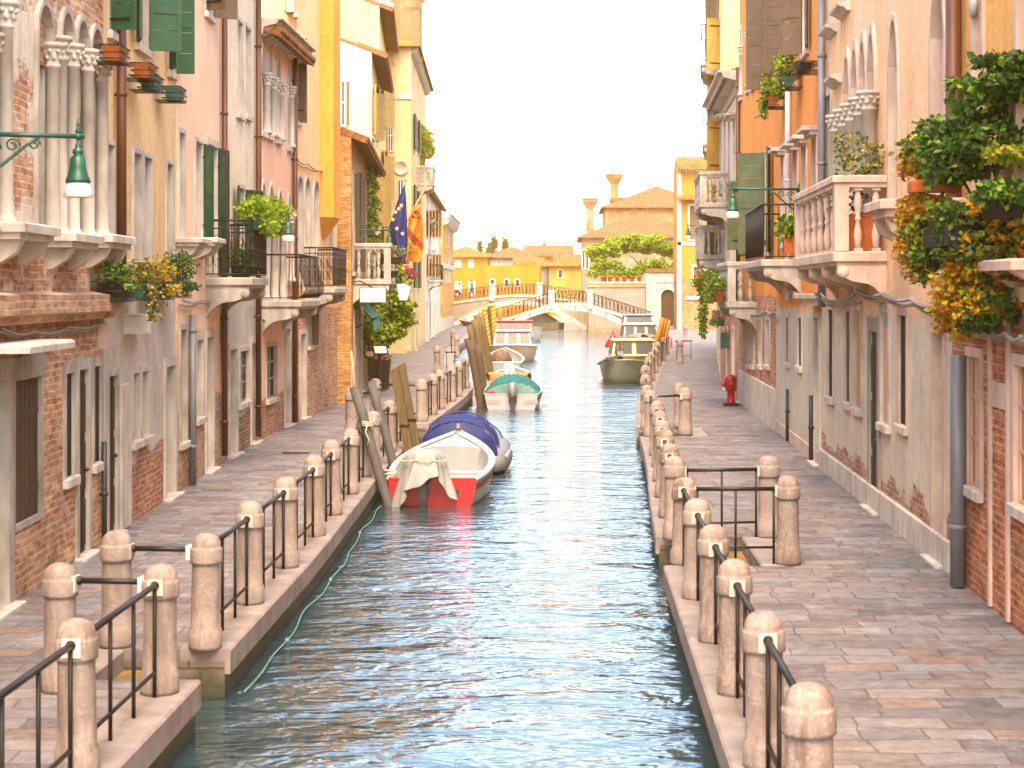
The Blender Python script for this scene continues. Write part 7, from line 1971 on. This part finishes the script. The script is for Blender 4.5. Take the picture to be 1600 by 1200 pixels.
# ------------------------------------------------------------------ red hydrant
hp = at(1142, 634, 50); r = empty('fire_hydrant', (hp.x, 50.0, 0), 0, "red cast iron fire hydrant by the red brick wall", 'hydrant')
mb = MB(); mb.lathe([(.12, 0.08), (.13, .10), (.11, .14), (.105, .40), (.13, .42), (.165, .45), (.17, .74), (.165, .78), (.12, .84), (.05, .87), (.01, .88)], 16); mb.build('body', M('red'), r)
mb = MB(); mb.lathe([(.05, 0), (.06, .03), (.06, .08), (.02, .09)], 10, 0, T(-.16, 0, .6) @ RY(-pi / 2)); mb.lathe([(.05, 0), (.06, .03), (.06, .08), (.02, .09)], 10, 0, T(0, -.16, .6) @ RX(pi / 2)); mb.build('outlet', M('red'), r)
mb = MB(); mb.box(-.22, .22, -.2, .2, 0, .08, ch=.02); mb.build('base', M('wood_dark'), r)

# ------------------------------------------------------------------ cables along the facades
def cable(h, pts, out, r, label, n=3):
    ro = empty('cable', (0, 0, 0), 0, label, 'cable', 'cables along the house fronts'); w0 = None
    for k in range(n):
        P = []
        for i, (px, py) in enumerate(pts):
            s, z = h.at(px, py, out); w = h.world(s, -out - .02 * k, z + .035 * k + random.uniform(-.03, .03))
            if w0 is None: w0 = w; ro.location = w0
            P.append(w - w0)
        Q = []
        for a, b in zip(P, P[1:]):
            for j in range(5): t = j / 5; q = a + (b - a) * t; q = q + Vector((0, 0, -.05 * sin(pi * t))); Q.append(tuple(q))
        Q.append(tuple(P[-1])); mb = MB(); mb.tube(Q, r, 6); mb.build('strand', M('cable'), ro)
cable(h1, [(0, 520), (50, 521), (105, 514), (160, 507)], .06, .016, "grey cables sagging along the near left brick house", 2)
cable(h3, [(280, 477), (310, 475), (350, 470)], .05, .014, "cables across the salmon house front", 3)
cable(h5, [(407, 500), (430, 497), (460, 495)], .05, .016, "cables across the rose pink house under its balcony", 2)
cable(h6, [(463, 253), (480, 260), (500, 268), (522, 272)], .06, .018, "cable along the peach house above the arched windows", 2)
cable(r2, [(1288, 470), (1310, 478), (1345, 462), (1385, 470), (1430, 478), (1480, 492)], .10, .022, "thick grey cables along the pink palace below its balcony", 4)
cable(r1, [(1503, 520), (1540, 516), (1575, 524), (1600, 530)], .10, .024, "grey cable along the near right house under the plants", 2)
cable(r3, [(1215, 438), (1232, 455), (1255, 462), (1282, 464)], .10, .018, "tangled cables under the iron balcony on the orange house", 3)
cable(r3x, [(1160, 490), (1175, 494), (1200, 492), (1212, 494)], .10, .02, "cables over the red brick ground floor windows", 3)

# ------------------------------------------------------------------ two people on the far bridge
def person(loc, rz, label, cloth, legs, H=1.72, bag=None, step=.22):
    r = empty('person', loc, rz, label, 'person', None); s = H / 1.72
    V = []; E = []; Rr = []
    def v(x, y, z, ra): V.append((x * s, y * s, z * s)); Rr.append(ra * s); return len(V) - 1
    pel = v(0, 0, .93, .135); ch = v(0, .01, 1.22, .15); sh = v(0, .0, 1.40, .10); nk = v(0, .01, 1.49, .055); hd = v(0, .03, 1.60, .095); tp = v(0, .03, 1.70, .07)
    E += [(pel, ch), (ch, sh), (sh, nk), (nk, hd), (hd, tp)]
    for sg in (-1, 1):
        hip = v(.09 * sg, 0, .86, .095); kn = v(.09 * sg, .5 * step * sg + .05, .48, .062); an = v(.09 * sg, step * sg - .03, .09, .042); to = v(.10 * sg, step * sg + .13, .04, .04)
        E += [(pel, hip), (hip, kn), (kn, an), (an, to)]
        so_ = v(.18 * sg, 0, 1.39, .062); el = v(.22 * sg, -.06 * sg - .03, 1.12, .045); wr = v(.21 * sg, -.12 * sg + .08, .90, .034); hn = v(.21 * sg, -.13 * sg + .11, .82, .036)
        E += [(sh, so_), (so_, el), (el, wr), (wr, hn)]
    me = bpy.data.meshes.new('body'); me.from_pydata(V, E, []); o = bpy.data.objects.new('body', me); COL.objects.link(o); o.parent = r
    md = o.modifiers.new('skin', 'SKIN')
    for i, sv in enumerate(me.skin_vertices[0].data): sv.radius = (Rr[i], Rr[i]); sv.use_root = (i == 0)
    sb = o.modifiers.new('sub', 'SUBSURF'); sb.levels = 1; sb.render_levels = 1
    N = NT("clothed_person"); tc = N.n("ShaderNodeTexCoord").outputs["Object"]; sp = N.n("ShaderNodeSeparateXYZ"); N.l(tc, sp.inputs[0]); z = sp.outputs[2]
    f1 = N.math('GREATER_THAN', z, .90 * s); f2 = N.math('GREATER_THAN', z, 1.45 * s)
    c = N.mix(f1, legs, cloth); c = N.mix(f2, c, (.5, .3, .21)); N.l(c, N.bsdf.inputs["Base Color"]); me.materials.append(N.mat)
    mb = MB(); mb.lathe([(.10, 0), (.115, .06), (.09, .12), (.03, .145)], 10, 0, T(0, -.005 * s, 1.60 * s)); mb.build('hair', M('hair'), r)
    if bag:
        b = empty('shoulder_bag', tuple(Vector(loc) + Vector((-.25, -.05, .80))), rz, "dark bag carried by the person in the pale shirt", 'bag'); mb = MB(); mb.box(-.09, .09, -.18, .18, -.05, .28, ch=.04); mb.build('body', M('motor'), b); mb = MB(); mb.tube([(0, -.14, .28), (.05, -.05, .62), (.05, .05, .62), (0, .14, .28)], .015, 5); mb.build('strap', M('motor'), b)
    return r
r2o = 170.5 + 1.2
zt1 = 2.28
person((at(718, 470, r2o).x, r2o, zt1), radians(-60), "person in a pale shirt and dark trousers walking with a bag", (.62, .52, .46), (.05, .045, .05), 1.66, True)
person((at(737, 470, r2o).x, r2o, zt1 + .2), radians(-70), "person in a dark brown coat walking ahead on the far bridge", (.12, .06, .05), (.07, .05, .045), 1.80)

# ------------------------------------------------------------------ golden haze volume, added to imitate the flare glow over the far end
mb = MB(); mb.box(-430, 430, -70, 910, -3.3, 30)
hz = mb.build('haze', [], None); tag(hz, kind='stuff')
hm = bpy.data.materials.new("warm_haze"); hm.use_nodes = True; t = hm.node_tree
for nd in list(t.nodes): t.nodes.remove(nd)
on = t.nodes.new("ShaderNodeOutputMaterial"); pv = t.nodes.new("ShaderNodeVolumePrincipled")
pv.inputs["Color"].default_value = (1.0, .66, .20, 1); pv.inputs["Density"].default_value = .0006; pv.inputs["Anisotropy"].default_value = .1
t.links.new(pv.outputs[0], on.inputs["Volume"]); hz.data.materials.append(hm)
